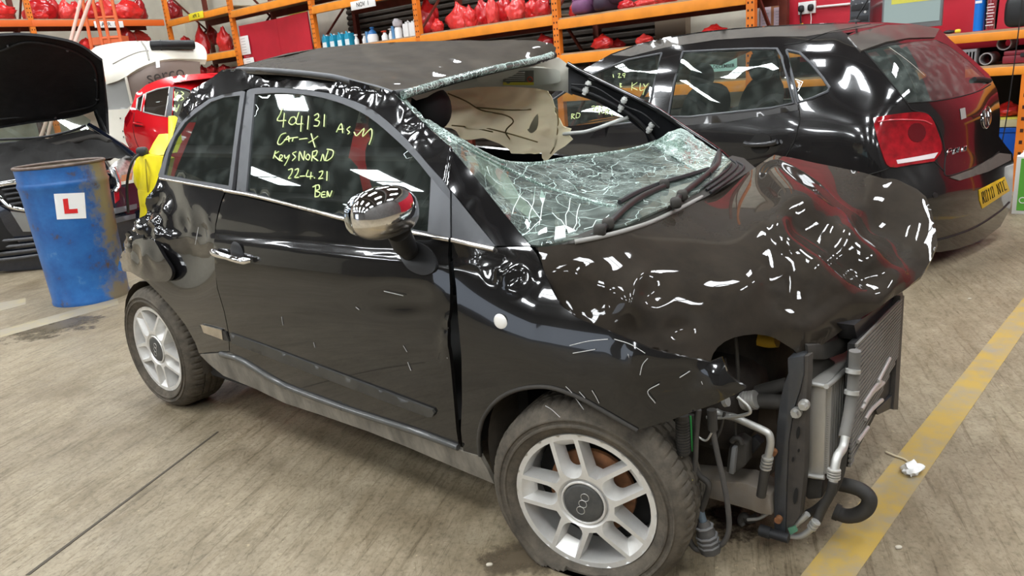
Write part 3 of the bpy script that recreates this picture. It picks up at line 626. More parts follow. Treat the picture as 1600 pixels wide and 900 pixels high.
# ------------------------------------------------------------------ wheels
def rim_plate(R=.203, phase=0., segs=10):
    """five loop spokes: a disc with five slot pockets and five wedge openings, each with sloping walls"""
    circ = lambda r, n, a0=0, a1=2*PI: [(r*math.cos(a0+(a1-a0)*i/n), r*math.sin(a0+(a1-a0)*i/n)) for i in range(n)]
    outer = circ(R, 100); holes = []; backs = []
    for k in range(5):
        a = phase+2*PI*k/5; ca, sa = math.cos(a), math.sin(a); tr = lambda s, t: (s*ca-t*sa, s*sa+t*ca)
        def slot(hw, s0, s1, Ro):
            o = []
            for i in range(9): q = PI/2+PI*i/8; o.append((s0+hw*math.cos(q), hw*math.sin(q)))
            th = math.asin(hw/Ro)
            for i in range(7): q = -th+2*th*i/6; o.append((Ro*math.cos(q)-(Ro-s1 if Ro > s1 else 0), Ro*math.sin(q)))
            return [tr(*p) for p in o]
        holes.append(slot(.031, .106, .1875, .1875)); backs.append(slot(.021, .114, .156, .186))
        g = a+PI/5; off = .0435
        def wedge(off, rin, Ro):
            pts = []
            for sgn_, ax in ((1, a), (-1, a+2*PI/5)):
                c_, s_ = math.cos(ax), math.sin(ax); L = math.sqrt(Ro*Ro-off*off); s0 = math.sqrt(max(rin*rin-off*off, 1e-6))
                pts.append([(s*c_-sgn_*off*s_, s*s_+sgn_*off*c_) for s in np.linspace(s0, L, 6)])
            A_, B_ = pts; t0 = math.atan2(A_[-1][1], A_[-1][0]); t1 = math.atan2(B_[-1][1], B_[-1][0])
            if t1 < t0: t1 += 2*PI
            arc = [(Ro*math.cos(t), Ro*math.sin(t)) for t in np.linspace(t0, t1, 10)[1:-1]]
            return A_+arc+B_[::-1]
        holes.append(wedge(.0435, .090, .1875)); backs.append(wedge(.048, .096, .180))
    P, T = [], []
    loops = holes
    V = list(outer); E = [(i, (i+1) % 100) for i in range(100)]
    for h in loops:
        b = len(V); V += h; E += [(b+i, b+(i+1) % len(h)) for i in range(len(h))]
    for r in (.035, .066, .075, .094, .1945): V += circ(r, 40)
    Rr = delaunay_2d_cdt([Vector(v) for v in V], E, [], 0, 1e-6)
    P = [tuple(v) for v in Rr[0]]; T = [tuple(f) for f in Rr[2]]; c = np.array([np.mean([P[i] for i in t], 0) for t in T]); ok = pip(outer, c)
    for h in loops: ok &= ~pip(h, c)
    T = [t for t, k in zip(T, ok) if k]
    zf = lambda r: float(np.interp(r, [0, .066, .075, .10, .16, .187, .195, .203], [-.004, -.004, .004, .006, .002, .0, .0, .0]))
    mb = MB(); mb.add([(x, y, zf(math.hypot(x, y))) for x, y in P], T, 0, True)
    mb.sharp = 35
    for i, (h, bk) in enumerate(zip(holes, backs)):
        n = len(h); dz = -.040 if i % 2 == 0 else -.046
        V = [(x, y, zf(math.hypot(x, y))) for x, y in h]+[(x*.35+u*.65, y*.35+v_*.65, dz*.5) for (x, y), (u, v_) in zip(h, bk)]+[(u, v_, dz) for u, v_ in bk]
        mb.add(V, [(r*n+j, r*n+(j+1) % n, (r+1)*n+(j+1) % n, (r+1)*n+j) for r in (0, 1) for j in range(n)], 0, True)
    mb.lathe([(.203, 0), (.2035, -.006), (.197, -.012), (.190, -.02), (.186, -.05), (.178, -.16), (.196, -.165)], 60)
    return mb
def make_wheel(name, car, C, outw, Rt, flat, phase, side):
    z = Vector(outw).normalized(); x = Vector((0, 0, 1)).cross(-z) if False else Vector((0, 0, 1)).cross(z); y = z.cross(x)
    M = Matrix(((x[0], y[0], z[0], C[0]), (x[1], y[1], z[1], C[1]), (x[2], y[2], z[2], C[2]), (0, 0, 0, 1)))
    # y is up, x runs along the tread
    rb = rim_plate(phase=phase).build(name, alloy, car, M=M)
    prof = [(.196, -.016), (.206, -.004), (.216, .006), (.230, .013), (.233, .018), (.238, .018), (.241, .012), (.249, .013), (.252, .0165), (.256, .0165), (.259, .011), (.268, .006), (.278, -.004), (.2865, -.016), (.290, -.024), (.2925, -.034), (.293, -.052), (.2935, -.058), (.286, -.060), (.286, -.066), (.294, -.068), (.2945, -.090), (.287, -.092), (.287, -.098), (.2945, -.100), (.294, -.122), (.286, -.124), (.286, -.130), (.2935, -.132), (.2925, -.156), (.288, -.168), (.276, -.184), (.250, -.198), (.215, -.196), (.198, -.182)]
    seg = 240; V = []; n = len(prof)
    for k in range(seg):
        a = 2*PI*k/seg
        for i, (r, h) in enumerate(prof):
            r *= Rt/.2945
            if 13 <= i <= 17 and k % 4 == 0: r -= .005
            if 19 <= i <= 29 and (k+i//3) % 5 == 0: r -= .005
            px, py = r*math.cos(a), r*math.sin(a); lim = -(C[2]-.003)
            if py < lim:
                e = lim-py; py = lim; mid = -.09
                h = h+(.55*e*(1 if h > mid else -1)); px *= 1+.35*e
            elif flat and py < lim+.05: h = h+(.012*(1-(py-lim)/.05)*(1 if h > -.09 else -1))
            V.append((px, py, h))
    Fs = [(k*n+i, ((k+1) % seg)*n+i, ((k+1) % seg)*n+i+1, k*n+i+1) for k in range(seg) for i in range(n-1)]
    mb = MB(); mb.sharp = 28; mb.add(V, Fs, 0, True); mb.build('tyre', rubber, rb)
    mb = MB(); mb.lathe([(0, .006), (.03, .0065), (.050, .006), (.056, .004), (.058, .000), (.058, -.01)], 36); cap = mb.build('center_cap', mat('cap_black', (.022, .025, .028), .4, dust=((.15, .14, .12), .3, 30, 1)), rb)
    mb = MB(); mb.tube([(.062*math.cos(t), .062*math.sin(t), .002) for t in np.linspace(0, 2*PI, 40)[:-1]], .0035, 6, closed=True); mb.build('cap_ring', alloy, rb)
    # the marque's linked figures, cast in relief on the cap
    mb = MB()
    for cy in (.021, .0, -.021):
        for q in (0,):
            mb.tube([(cy*.35+.0115*math.cos(t)*1.0, cy+.0115*math.sin(t), .0075) for t in np.linspace(0, 2*PI, 18)[:-1]], .0011, 5, closed=True)
    mb.build('cap_emblem', alum, cap)
    mb = MB(); mb.lathe([(.02, -.045), (.07, -.045), (.072, -.058), (.118, -.060), (.126, -.064), (.126, -.078), (.05, -.08)], 40); mb.build('brake_disc', rust, rb)
    mb = MB(); mb.lathe([(.0, -.10), (.176, -.105), (.176, -.165), (0, -.17)], 30); mb.build('wheel_back', dark, rb)
    return rb
hubF = FI.side(912.5, 792, -.785); hubF[2] = .222; hubR = np.array([0, -.775, .2905])
st = -.197
make_wheel('front_wheel', fiat, hubF, (-math.sin(st), -math.cos(st), 0), .292, True, math.radians(105), -1)
make_wheel('rear_wheel', fiat, hubR, (0, -1, 0), .2905, False, math.radians(52), -1)
make_wheel('front_wheel', fiat, (2.30, .76, .25), (0, 1, 0), .29, True, .4, 1)
make_wheel('rear_wheel', fiat, (0, .76, .288), (0, 1, 0), .29, False, .9, 1)
for nm, x in (('wheel_arch_liner', hubF[0]), ('wheel_arch_liner', 0.)):
    for sg_ in (-1, 1):
        mb = MB(); V = []; Fs = []; m_ = 16
        R_ = .345 if x > 1 else .335
        for y in (.765, .45):
            for i in range(m_+1): t = (PI*.78*i/m_+.30*PI) if x > 1 else (PI*1.12*i/m_-.06*PI); V.append((x+R_*math.cos(t), sg_*(y-(.015 if x < 1 else 0)), .28+R_*math.sin(t)*.98))
        mb.add(V, [(i, i+1, m_+2+i, m_+1+i) for i in range(m_)], 0, True)
        mb.build(nm, mat('liner_brown', (.030, .024, .019), .9, dust=((.12, .10, .075), .5, 10, 1)), fiat)
mb = MB(); mb.box((1.05, 0, .255), (1.5, 1.42, .13)); mb.box((-.1, 0, .40), (.5, .9, .2)); mb.box((1.15, 0, .19), (1.9, .3, .06)); mb.build('underbody', dark, fiat, bevel=.02)
# ------------------------------------------------------------------ far side, seen past the cabin
def mirror_part(o, name, keep=None, ms=None):
    me = o.data.copy(); bm = bmesh.new(); bm.from_mesh(me)
    if keep: bmesh.ops.delete(bm, geom=[v for v in bm.verts if not keep(v.co)], context='VERTS')
    for v in bm.verts: v.co.y = -v.co.y
    bmesh.ops.reverse_faces(bm, faces=bm.faces); bm.to_mesh(me); bm.free(); c = bpy.data.objects.new(name, me); COL.objects.link(c); c.parent = fiat
    return c
mirror_part(door, 'door'); mirror_part(wing, 'front_wing'); mirror_part(body, 'body_side', lambda p: p.x < .86)
PILLAR = ftps([(893, 120, -.47), (893, 147, -.46), (949, 134, -.53), (933, 159, -.52), (1016, 167, -.60), (980, 186, -.585), (1071, 203, -.66), (1013, 223, -.64), (1118, 236, -.70), (1140, 255, -.71), (1075, 245, -.67)])
mb = MB()
panel('a_pillar', [(888, 104), (905, 112), (949, 134), (1016, 167), (1071, 203), (1118, 234), (1146, 256), (1120, 268), (1075, 250), (1030, 240), (1016, 232), (1008, 208), (980, 186), (933, 159), (888, 145)], PILLAR, fiat, mat('inner_black', (.012, .012, .014), .35), res=6, off=.0)
px_tube('pillar_edge', [(886, 100), (905, 111), (949, 133), (1016, 166), (1071, 202), (1118, 233), (1140, 252)], .012, PILLAR, fiat, paint, off=.008)
px_tube('pillar_edge', [(893, 137), (935, 152), (983, 178), (1012, 205), (1028, 232)], .010, PILLAR, fiat, blk, off=.012)
for a_, b_2 in (((921, 127), (912, 148)), ((977, 152), (968, 174)), ((1020, 192), (1012, 207))):
    mb = MB(); pa, pb = PILLAR(*a_), PILLAR(*b_2); dd = CAM-pa; dd /= np.linalg.norm(dd)
    mb.tube([pa+dd*.02, pb+dd*.02], .009, 8); mb.tube([pa+(pb-pa)*.1+dd*.02, pa+(pb-pa)*.32+dd*.02], .0135, 8); mb.tube([pa+(pb-pa)*.55+dd*.02, pa+(pb-pa)*.8+dd*.02], .0135, 8)
    mb.build('trim_clip', white, fiat, inv=wm(fiat).inverted())
px_tube('airbag_tube', [(880, 209), (895, 208), (915, 206), (938, 199), (962, 190), (982, 183)], .0085, ftps([(880, 209, -.55), (940, 199, -.57), (982, 184, -.585)]), fiat, white)
px_tube('pillar_cable', [(893, 132), (930, 137), (975, 165), (1005, 178), (1030, 200)], .004, PILLAR, fiat, blk, off=.03)
# headlining, visors and the curtain airbag
HL = ftps([(644, 152, .43), (690, 134, .24), (745, 120, .06), (790, 107, -.10), (845, 98, -.28), (873, 91, -.43), (903, 120, -.475), (893, 148, -.47), (838, 137, -.36), (748, 134, -.05), (796, 133, -.24), (700, 140, .15)])
panel('headlining', [(640, 150), (690, 131), (745, 117), (790, 106), (815, 101), (845, 97), (873, 90), (886, 100), (904, 119), (900, 135), (894, 149), (880, 142), (856, 142), (838, 138), (796, 135), (747, 136), (700, 142), (650, 157)], HL, fiat, cream_t, res=6, off=-.03, dent=crumple([(875, 115, 40, 35, .008, 14)], seed=3))
panel('sun_visor', cr((744, 121), (790, 108), (813, 102), (808, 114), (786, 124), (762, 129), (748, 129), (744, 121), n=3)[:-1], HL, fiat, cream_t, res=6, off=.01, flange=.02)
vis = panel('sun_visor', cr((785, 112), (815, 106), (868, 108), (875, 117), (872, 129), (836, 133), (786, 132), (785, 112), n=3)[:-1], HL, fiat, mat('visor_cream', (.46, .46, .40), .65), res=6, off=-.005, flange=.02)
st_ = panel('warning_label', [(786, 112), (834, 110), (834, 133), (786, 133)], HL, vis, mat('label_dark', (.10, .095, .08), .6), res=12, off=.001, flange=0)
panel('label_band', [(786, 128.5), (834, 128.5), (834, 133), (786, 133)], HL, vis, mat('label_yellow', (.62, .52, .04), .6), res=12, off=.003, flange=0)
for k in range(5): px_tube('label_text', [(790, 113.5+k*3), (820, 113+k*3)], .0012, HL, vis, mat('label_print', (.55, .54, .48), .6), off=.004, n=1, seg=4)
px_tube('label_ring', [(828+4*math.cos(t), 124+4*math.sin(t)) for t in np.linspace(0, 2*PI, 14)], .0018, HL, vis, mat('label_red', (.5, .05, .02), .6), off=.004, n=1, seg=4)
CURT = ftps([(699, 141, -.44), (747, 134, -.45), (796, 133, -.47), (856, 142, -.49), (893, 201, -.56), (893, 219, -.57), (856, 248, -.60), (791, 225, -.56), (736, 220, -.53), (687, 192, -.48), (780, 180, -.44), (830, 190, -.49)])
def folds(px, py, W):
    return .024*noise.noise(Vector((px*.022+py*.012, py*.075, 1)))+.012*math.sin(px*.09+py*.05+2*noise.noise(Vector((px*.02, py*.02, 4))))+.012*abs(noise.noise(Vector((px*.035, py*.03, 9))))
panel('curtain_airbag', [(690, 139), (720, 137), (747, 134), (796, 132), (838, 137), (856, 141), (860, 150), (863, 158), (867, 168), (866, 176), (875, 186), (882, 194), (893, 201), (889, 210), (894, 219), (883, 228), (872, 234), (864, 241), (857, 248), (850, 243), (847, 238), (835, 241), (818, 241), (800, 238), (793, 228), (783, 223), (760, 222), (736, 220), (715, 209), (696, 199), (686, 190)], CURT, fiat, bagm, res=4, dent=folds, flange=.006)
for k, pts in enumerate(([(700, 146), (728, 158), (752, 172), (790, 180), (802, 190), (790, 205), (800, 222)], [(868, 168), (872, 185), (871, 205), (868, 225), (860, 240)], [(745, 168), (770, 170), (800, 172), (830, 171)], [(760, 200), (800, 210), (840, 222)], [(706, 196), (736, 199), (770, 206)])):
    px_tube('bag_fold_line', pts, .0035, CURT, fiat, mat('fold_shade', (.34, .27, .12), .8), off=.016, seg=5)  # dark tubes that draw the shade in the bag's folds
panel('bag_vent', cr((826, 202), (831, 190), (840, 178), (841, 192), (838, 203), (830, 208), (824, 203), (826, 202), n=3)[:-1], CURT, fiat, mat('bag_patch', (.66, .60, .42), .85), res=6, off=.012, flange=.003)
# cabin
fab = mat('seat_fabric', (.018, .018, .020), .85, var=.3, vscale=30)
def seat(y, nm='seat'):
    mb = MB(); mb.ball((.98, y, .50), (.52, .50, .24), 20, 10, e=.55)
    o = mb.build(nm, fab, fiat)
    R = np.array(Matrix.Rotation(-.30, 3, 'Y')); mb = MB(); mb.ball((.64, y, .84), (.16, .48, .66), 20, 14, R=R, e=.6); mb.build('backrest', fab, o)
    return o
s1 = seat(-.36); s2 = seat(.36)
HRP = FI.side(674, 170, -.22); mb = MB(); mb.ball(tuple(HRP), (.10, .19, .165), 22, 14, e=.92); mb.build('headrest', mat('headrest_black', (.006, .006, .007), .6), s1)
mb = MB(); mb.tube([HRP-np.array([.0, .05, .08]), HRP-np.array([.18, .05, .30])], .008, 8); mb.tube([HRP-np.array([.0, -.05, .08]), HRP-np.array([.18, -.05, .30])], .008, 8); mb.build('headrest_post', chrome, s1)
mb = MB(); mb.ball((.50, .36, 1.16), (.10, .24, .20), 18, 12, e=.8); mb.build('headrest', fab, s2)
mb = MB(); mb.ball((.18, 0, .52), (.5, 1.1, .26), 20, 10, e=.5); rs = mb.build('rear_seat', fab, fiat); mb = MB(); mb.ball((-.02, 0, .80), (.2, 1.1, .5), 20, 10, e=.5); mb.build('backrest', fab, rs)
mb = MB(); mb.ball((1.98, 0, .82), (.62, 1.30, .20), 28, 14, e=.6); dash = mb.build('dashboard', mat('dash_grey', (.05, .055, .055), .6), fiat)
mb = MB(); mb.ball((1.78, -.33, .90), (.20, .34, .12), 18, 8, e=.8); mb.build('instrument_hood', blk, dash)
mb = MB(); R = Matrix.Translation((1.52, -.34, .88)) @ Matrix.Rotation(-1.12, 4, 'Y')
mb.tube([tuple(R @ Vector((.185*math.cos(t), .185*math.sin(t), 0))) for t in np.linspace(0, 2*PI, 40)[:-1]], .015, 8, closed=True)
for t in (.2, PI-.2, PI*1.5): mb.tube([tuple(R @ Vector((.05*math.cos(t), .05*math.sin(t), -.02))), tuple(R @ Vector((.18*math.cos(t), .18*math.sin(t), 0)))], .013, 6)
mb.lathe([(0, .01), (.06, .005), (.07, -.03)], 18, T=R); mb.build('steering_wheel', blk, dash)
mb = MB(); mb.box((2.02, 0, .60), (.04, 1.3, .55)); mb.build('bulkhead', dark, fiat)
# ------------------------------------------------------------------ windscreen, cowl and wipers
WS_C = [(616, 150, .52), (630, 160, .515), (655, 187, .535), (700, 226, .575), (738, 271, .61), (784, 329, .645), (829, 384, .68), (845, 383, .69), (900, 372, .64), (940, 358, .545), (985, 345, .47), (1050, 318, .22), (1090, 298, .02), (1120, 275, -.16), (1140, 250, -.42), (1118, 238, -.58), (1073, 208, -.62), (1058, 200, -.60),
 (707, 212, .52), (764, 241, .37), (795, 252, .26), (840, 252, .10), (884, 244, -.06), (960, 235, -.30), (1027, 220, -.51), (780, 290, .46), (850, 320, .46), (900, 330, .42), (960, 310, .27), (900, 280, .17), (1000, 270, -.06), (1060, 250, -.30)]
WS = ftps(WS_C)
ws_dent = both(crumple([(900, 285, 180, 40, .014, 6), (1050, 230, 70, 40, .012, 10), (700, 220, 60, 40, .006, 12)], seed=6), lambda px, py, W: .003*noise.noise(Vector(W)*9))
wscreen = panel('windscreen', [(613, 149), (626, 146), (640, 160), (648, 176), (658, 184), (672, 190), (686, 199), (707, 210), (720, 217), (733, 223), (748, 234), (764, 241), (780, 248), (795, 252), (820, 254), (840, 253), (862, 249), (884, 245), (920, 240), (960, 236), (995, 229), (1027, 221), (1040, 214), (1052, 205), (1064, 200), (1070, 209), (1082, 214), (1094, 222), (1106, 230), (1120, 238), (1136, 246), (1143, 252), (1132, 262), (1120, 277), (1090, 299), (1050, 320), (985, 347), (940, 360), (900, 373), (845, 384), (830, 383), (784, 330), (738, 273), (700, 228), (655, 190), (630, 163)], WS, fiat, shatter, res=6, flange=.006, off=.004, dent=ws_dent)
panel('pillar_trim', [(724, 244), (762, 243), (790, 268), (812, 304), (842, 338), (828, 342), (800, 320), (768, 288), (745, 264)], WS, fiat, cream_t, res=7, off=-.03, flange=.01)
panel('screen_border', [(700, 230), (712, 232), (738, 262), (770, 300), (800, 330), (840, 352), (880, 352), (925, 338), (960, 330), (985, 344), (940, 358), (900, 371), (845, 382), (830, 381), (784, 328), (738, 272)], WS, fiat, mat('screen_black', (.010, .011, .011), .3), res=8, flange=0, off=-.008)
px_tube('glass_fold', [(700, 212), (740, 236), (790, 262), (850, 290), (905, 308), (940, 318), (962, 322)], .0045, WS, wscreen, crumbs, off=.012)
px_tube('glass_fold', [(720, 219), (764, 243), (795, 254), (840, 255), (884, 247), (960, 238), (1027, 223)], .0055, WS, wscreen, crumbs, off=.006)
panel('glass_crumbs', [(616, 148), (628, 146), (645, 168), (660, 184), (690, 200), (722, 219), (712, 226), (690, 214), (655, 188), (630, 162)], WS, wscreen, crumbs, res=5, flange=.004, off=.012, dent=crumple([(660, 185, 70, 50, .012, 22)], seed=9))
panel('glass_crumbs', [(1020, 224), (1045, 208), (1064, 200), (1082, 213), (1106, 229), (1140, 250), (1125, 262), (1100, 272), (1080, 262), (1060, 250), (1035, 238)], WS, wscreen, crumbs, res=5, flange=.004, off=.012, dent=crumple([(1070, 230, 70, 50, .014, 22)], seed=12))
rw = random.Random(3)
for k, (x0, y0, x1, y1) in enumerate(((838, 292, 828, 345), (850, 300, 842, 350), (890, 312, 880, 365), (905, 316, 897, 362), (815, 300, 800, 332), (862, 330, 890, 362), (950, 338, 915, 356), (800, 290, 845, 345), (870, 270, 905, 300), (760, 262, 790, 300), (842, 345, 812, 372), (1000, 300, 1012, 318))):
    p = [(x0+(x1-x0)*t+rw.uniform(-3, 3), y0+(y1-y0)*t+rw.uniform(-3, 3)) for t in (0, .25, .5, .75, 1)]
    px_tube('glass_crack', p, .0014, WS, wscreen, mat('crack_white', (.72, .80, .76), .5), off=.010, n=1, seg=4)
for pts in ([(868, 354), (882, 352), (884, 370), (866, 374)], [(884, 352), (900, 360), (888, 364)], [(846, 296), (852, 308), (848, 318), (843, 308)]):
    panel('glass_shard', pts, WS, wscreen, mat('shard', (.70, .76, .74), .35), res=6, flange=.003, off=.014)
COWL = ftps([(838, 384, .69), (900, 373, .655), (940, 360, .56), (985, 347, .47), (1050, 322, .24), (1095, 300, .01), (1125, 273, -.20), (1145, 260, -.44), (1178, 262, -.57), (1145, 243, -.62), (1050, 334, .25), (975, 363, .51)])
panel('cowl_panel', [(836, 383), (870, 375), (900, 368), (940, 353), (985, 339), (1030, 324), (1060, 308), (1095, 290), (1118, 272), (1128, 252), (1144, 243), (1162, 247), (1180, 262), (1145, 284), (1100, 309), (1050, 334), (975, 363), (900, 379), (845, 387)], COWL, fiat, blkd, res=6, off=-.012)
for k in range(3): px_tube('cowl_seal', [(1131+k*10, 246+k*3), (1142+k*10, 256+k*3), (1128+k*8, 272+k*3), (1098+k*6, 293+k*4)], .005, COWL, fiat, blk, off=.0)
def wiper(nm, arm, blade, link):
    w0 = px_tube(nm, arm, .010, WS, fiat, mat('wiper_black', (.022, .021, .020), .4), off=.045, seg=8)
    px_tube('wiper_blade', blade, .008, WS, w0, blk, off=.040, seg=6); mb = MB()
    for p in link: q = WS(*p); d = CAM-q; mb = MB(); mb.ball(q+d/np.linalg.norm(d)*.048, (.035, .035, .035), 10, 8, e=.7); mb.build('wiper_pivot', blkd, w0, inv=wm(w0).inverted())
    
wiper('wiper', [(936, 361), (955, 346), (980, 323), (1005, 306), (1037, 291)], [(968, 316), (1000, 299), (1037, 285), (1075, 274), (1107, 264)], [(937, 360), (950, 350), (1038, 288)])
wiper('wiper', [(1053, 319), (1062, 307), (1078, 294), (1100, 276), (1120, 258), (1124, 240)], [(1108, 272), (1114, 258), (1119, 247), (1124, 235)], [(1056, 317), (1066, 305)])
mb = MB(); q = WS(1060, 309); d = CAM-q; q = q+d/np.linalg.norm(d)*.05
# ------------------------------------------------------------------ writing on the door glass (paint pen)
pen = mat('paint_pen', (.72, .85, .38), .6, emit=None)
def z3(*P): return [(380+x/4.5, 130+y/4.5) for x, y in P]
def write(nm, strokes, fld, parent, off, rad=.0022):
    mb = MB()
    for s_ in strokes: px_tube('', s_, rad, fld, None, None, off=off, seg=5, n=3, mb=mb)
    return mb.build(nm, pen, parent, inv=wm(parent).inverted())
G = lambda px, py: FSIDE(px, py)
WR = [
 z3((275, 170), (262, 215), (240, 262), (300, 262)), z3((290, 210), (280, 310)),
 z3((338, 240), (320, 275), (345, 292), (372, 268), (362, 238), (340, 240)), z3((392, 205), (372, 282), (420, 285)), z3((412, 230), (404, 340)),
 z3((460, 230), (452, 325)), z3((500, 228), (525, 215), (530, 240), (505, 258), (535, 268), (525, 300), (498, 300)), z3((572, 220), (568, 305)),
 z3((655, 345), (690, 285), (700, 350)), z3((668, 325), (705, 322)), z3((752, 305), (730, 325), (748, 345), (735, 358)), z3((780, 345), (800, 370), (850, 318), (840, 375), (898, 320), (905, 370), (885, 432)),
 z3((300, 350), (265, 365), (242, 420), (262, 432), (290, 405), (318, 372), (322, 412)), z3((290, 398), (330, 392)), z3((322, 388), (385, 380)), z3((352, 384), (345, 410)), z3((395, 395), (450, 388)), z3((478, 355), (490, 400), (505, 450)), z3((525, 372), (490, 400), (460, 418)),
 z3((228, 475), (212, 530)), z3((250, 480), (220, 505), (258, 545)), z3((258, 540), (278, 515), (262, 505), (255, 535), (275, 548)), z3((290, 505), (300, 530), (325, 505), (310, 545), (290, 580)), z3((372, 482), (348, 495), (368, 520), (345, 545)), z3((392, 545), (398, 482), (425, 540), (432, 478)), z3((450, 500), (440, 525), (458, 540), (470, 515), (455, 498)), z3((482, 548), (490, 480)), z3((490, 482), (520, 475), (510, 510), (488, 515), (525, 545)), z3((545, 548), (560, 500), (572, 545)), z3((598, 475), (580, 545), (625, 520), (632, 475), (590, 465)),
 z3((318, 610), (345, 602), (340, 635), (318, 668), (335, 668)), z3((365, 610), (388, 602), (382, 635), (362, 662), (392, 662)), z3((400, 655), (435, 652)), z3((458, 610), (445, 655), (490, 655)), z3((478, 625), (472, 675)), z3((500, 665), (503, 668)), z3((535, 625), (560, 618), (550, 650), (530, 672), (560, 668)), z3((590, 620), (588, 685)),
 z3((510, 715), (505, 800)), z3((490, 730), (530, 715), (535, 745), (508, 758), (540, 770), (530, 795), (505, 800)), z3((575, 765), (555, 768), (552, 800), (580, 800)), z3((555, 785), (575, 782)), z3((590, 800), (592, 760), (608, 798), (625, 755))]
ww = write('window_writing', WR, G, door, -.002); ww['kind'] = 'stuff'
# ------------------------------------------------------------------ exposed front structure
FINV = wm(fiat).inverted()
def pxp(name, pts, fld, vec, m, parent=None, bevel=0):      # solid cut to an outline on a plane, vec = thickness in the car's axes
    mb = MB(); d = FI.f*vec[0]+FI.l*vec[1]+np.array([0, 0, vec[2]]); mb.prism([fld(*p) for p in pts], d); par = parent or fiat
    return mb.build(name, m, par, inv=wm(par).inverted(), bevel=bevel)
frame_m = mat('frame_blueblack', (.020, .026, .034), .28, coat=.5, dust=((.12, .105, .09), .22, 11, .6))
frame_d = mat('frame_dirty', (.018, .018, .019), .5, dust=((.12, .10, .08), .38, 12, 1))
subm = mat('subframe_brown', (.028, .022, .017), .8, dust=((.11, .08, .055), .5, 9, 1), bump=.3)
hosem = mat('hose_rubber', (.014, .0135, .013), .5, dust=((.09, .08, .068), .35, 14, 1))
# engine bay masses behind the empty lamp opening
mb = MB(); mb.ball((2.42, .02, .48), (.42, .70, .46), 16, 10, e=.6); mb.ball((2.48, -.28, .38), (.28, .34, .30), 14, 8, e=.7); eng = mb.build('engine', mat('engine_dark', (.016, .015, .014), .7, var=.4, vscale=30, dust=((.08, .06, .045), .35, 15, 1)), fiat)
mb = MB(); mb.box((2.30, -.40, .62), (.30, .16, .10)); mb.box((2.40, .2, .70), (.2, .3, .06)); mb.build('inner_wing', dark, fiat, bevel=.01)
mb = MB(); mb.box((2.22, -.45, .50), (.05, .5, .56)); mb.build('inner_wing', dark, fiat)
px_tube('reservoir_cap', [(1186, 529), (1200, 532), (1214, 531)], .022, fr(.30), eng, mat('cap_yellow', (.45, .27, .02), .5))
px_tube('speed_cable', [(1149, 527), (1152, 560), (1153, 590), (1150, 612)], .0055, fr(.42), fiat, hosem, n=3)
px_tube('speed_cable', [(1128, 560), (1131, 575), (1134, 600)], .011, fr(.48), fiat, dark, n=3)
for pts, r_, rad in (([(1184, 613), (1200, 608), (1232, 600)], .36, .020), ([(1170, 626), (1195, 627), (1232, 629)], .40, .021)):
    px_tube('coolant_hose', pts, rad, fr(r_), fiat, hosem, seg=12)
px_tube('hose_ferrule', [(1160, 627), (1182, 624)], .024, fr(.42), fiat, alum, n=2, seg=14)
for k in range(4): px_tube('hose_ring', [(1163+k*5, 626.7-k*.6), (1165.5+k*5, 626.4-k*.6)], .027, fr(.42), fiat, alum, n=2, seg=14)
px_tube('pipe_end', [(1131, 627), (1137, 626)], .016, fr(.50), fiat, alum, n=2, seg=12)
# subframe plate with its torn lower edge, and the chassis rail
pxp('subframe_plate', [(1062, 640), (1090, 640), (1130, 640), (1170, 638), (1212, 640), (1216, 700), (1212, 735), (1204, 742), (1190, 746), (1176, 742), (1160, 750), (1146, 745), (1130, 750), (1116, 744), (1100, 748), (1085, 742), (1062, 735)], fr(.30), (0, .25, 0), subm)
pxp('chassis_rail', [(1068, 745), (1099, 748), (1130, 752), (1164, 755), (1190, 766), (1202, 775), (1206, 806), (1186, 803), (1174, 798), (1130, 785), (1093, 775), (1068, 770)], fr(.44), (0, .09, 0), mat('rail_grey', (.22, .205, .185), .55, dust=((.20, .15, .10), .5, 14, 1)), bevel=.006)
px_tube('tow_hook', [(1186, 806), (1172, 812), (1163, 806), (1158, 814), (1162, 820)], .012, fr(.40), fiat, hosem)
px_tube('drain_pipe', [(1200, 802), (1186, 810), (1168, 812)], .005, fr(.42), fiat, alum)
# horn module and plugs
h_ = pxp('horn_module', [(1138, 702), (1142, 690), (1153, 686), (1166, 695), (1166, 726), (1148, 741), (1134, 738)], fr(.46), (0, .05, 0), blkd, bevel=.006)
pxp('connector_block', [(1143, 699), (1150, 700), (1146, 742), (1138, 740)], fr(.475), (0, .03, 0), mat('plug_grey', (.20, .20, .20), .5), h_, bevel=.003)
px_tube('connector_ring', [(1143, 690), (1149, 685), (1156, 687), (1159, 694)], .008, fr(.47), h_, hosem)
px_tube('speed_cable', [(1150, 648), (1149, 668), (1150, 685)], .004, fr(.46), fiat, hosem, n=3)
pxp('bracket_plate', [(1166, 690), (1178, 683), (1190, 694), (1176, 710)], fr(.40), (0, .03, 0), blk, bevel=.004)
# air conditioning pipe
px_tube('aluminium_pipe', [(1118, 643), (1126, 647), (1138, 650), (1150, 653), (1172, 663), (1190, 671), (1201, 678), (1204, 690), (1202, 705), (1198, 722)], .0105, fr(.47), fiat, alum, seg=12)
for y in (714, 719, 724, 729): px_tube('pipe_collar', [(1199.5-(y-714)*.2, y), (1199.2-(y-714)*.2, y+2.6)], .0155, fr(.47), fiat, alum, n=2, seg=12)
px_tube('coolant_hose', [(1196, 731), (1193, 750), (1189, 775)], .013, fr(.47), fiat, hosem, seg=12)
px_tube('thin_pipe', [(1104, 652), (1120, 653), (1140, 652), (1160, 649), (1172, 644), (1168, 634), (1152, 620)], .005, fr(.50), fiat, alum)
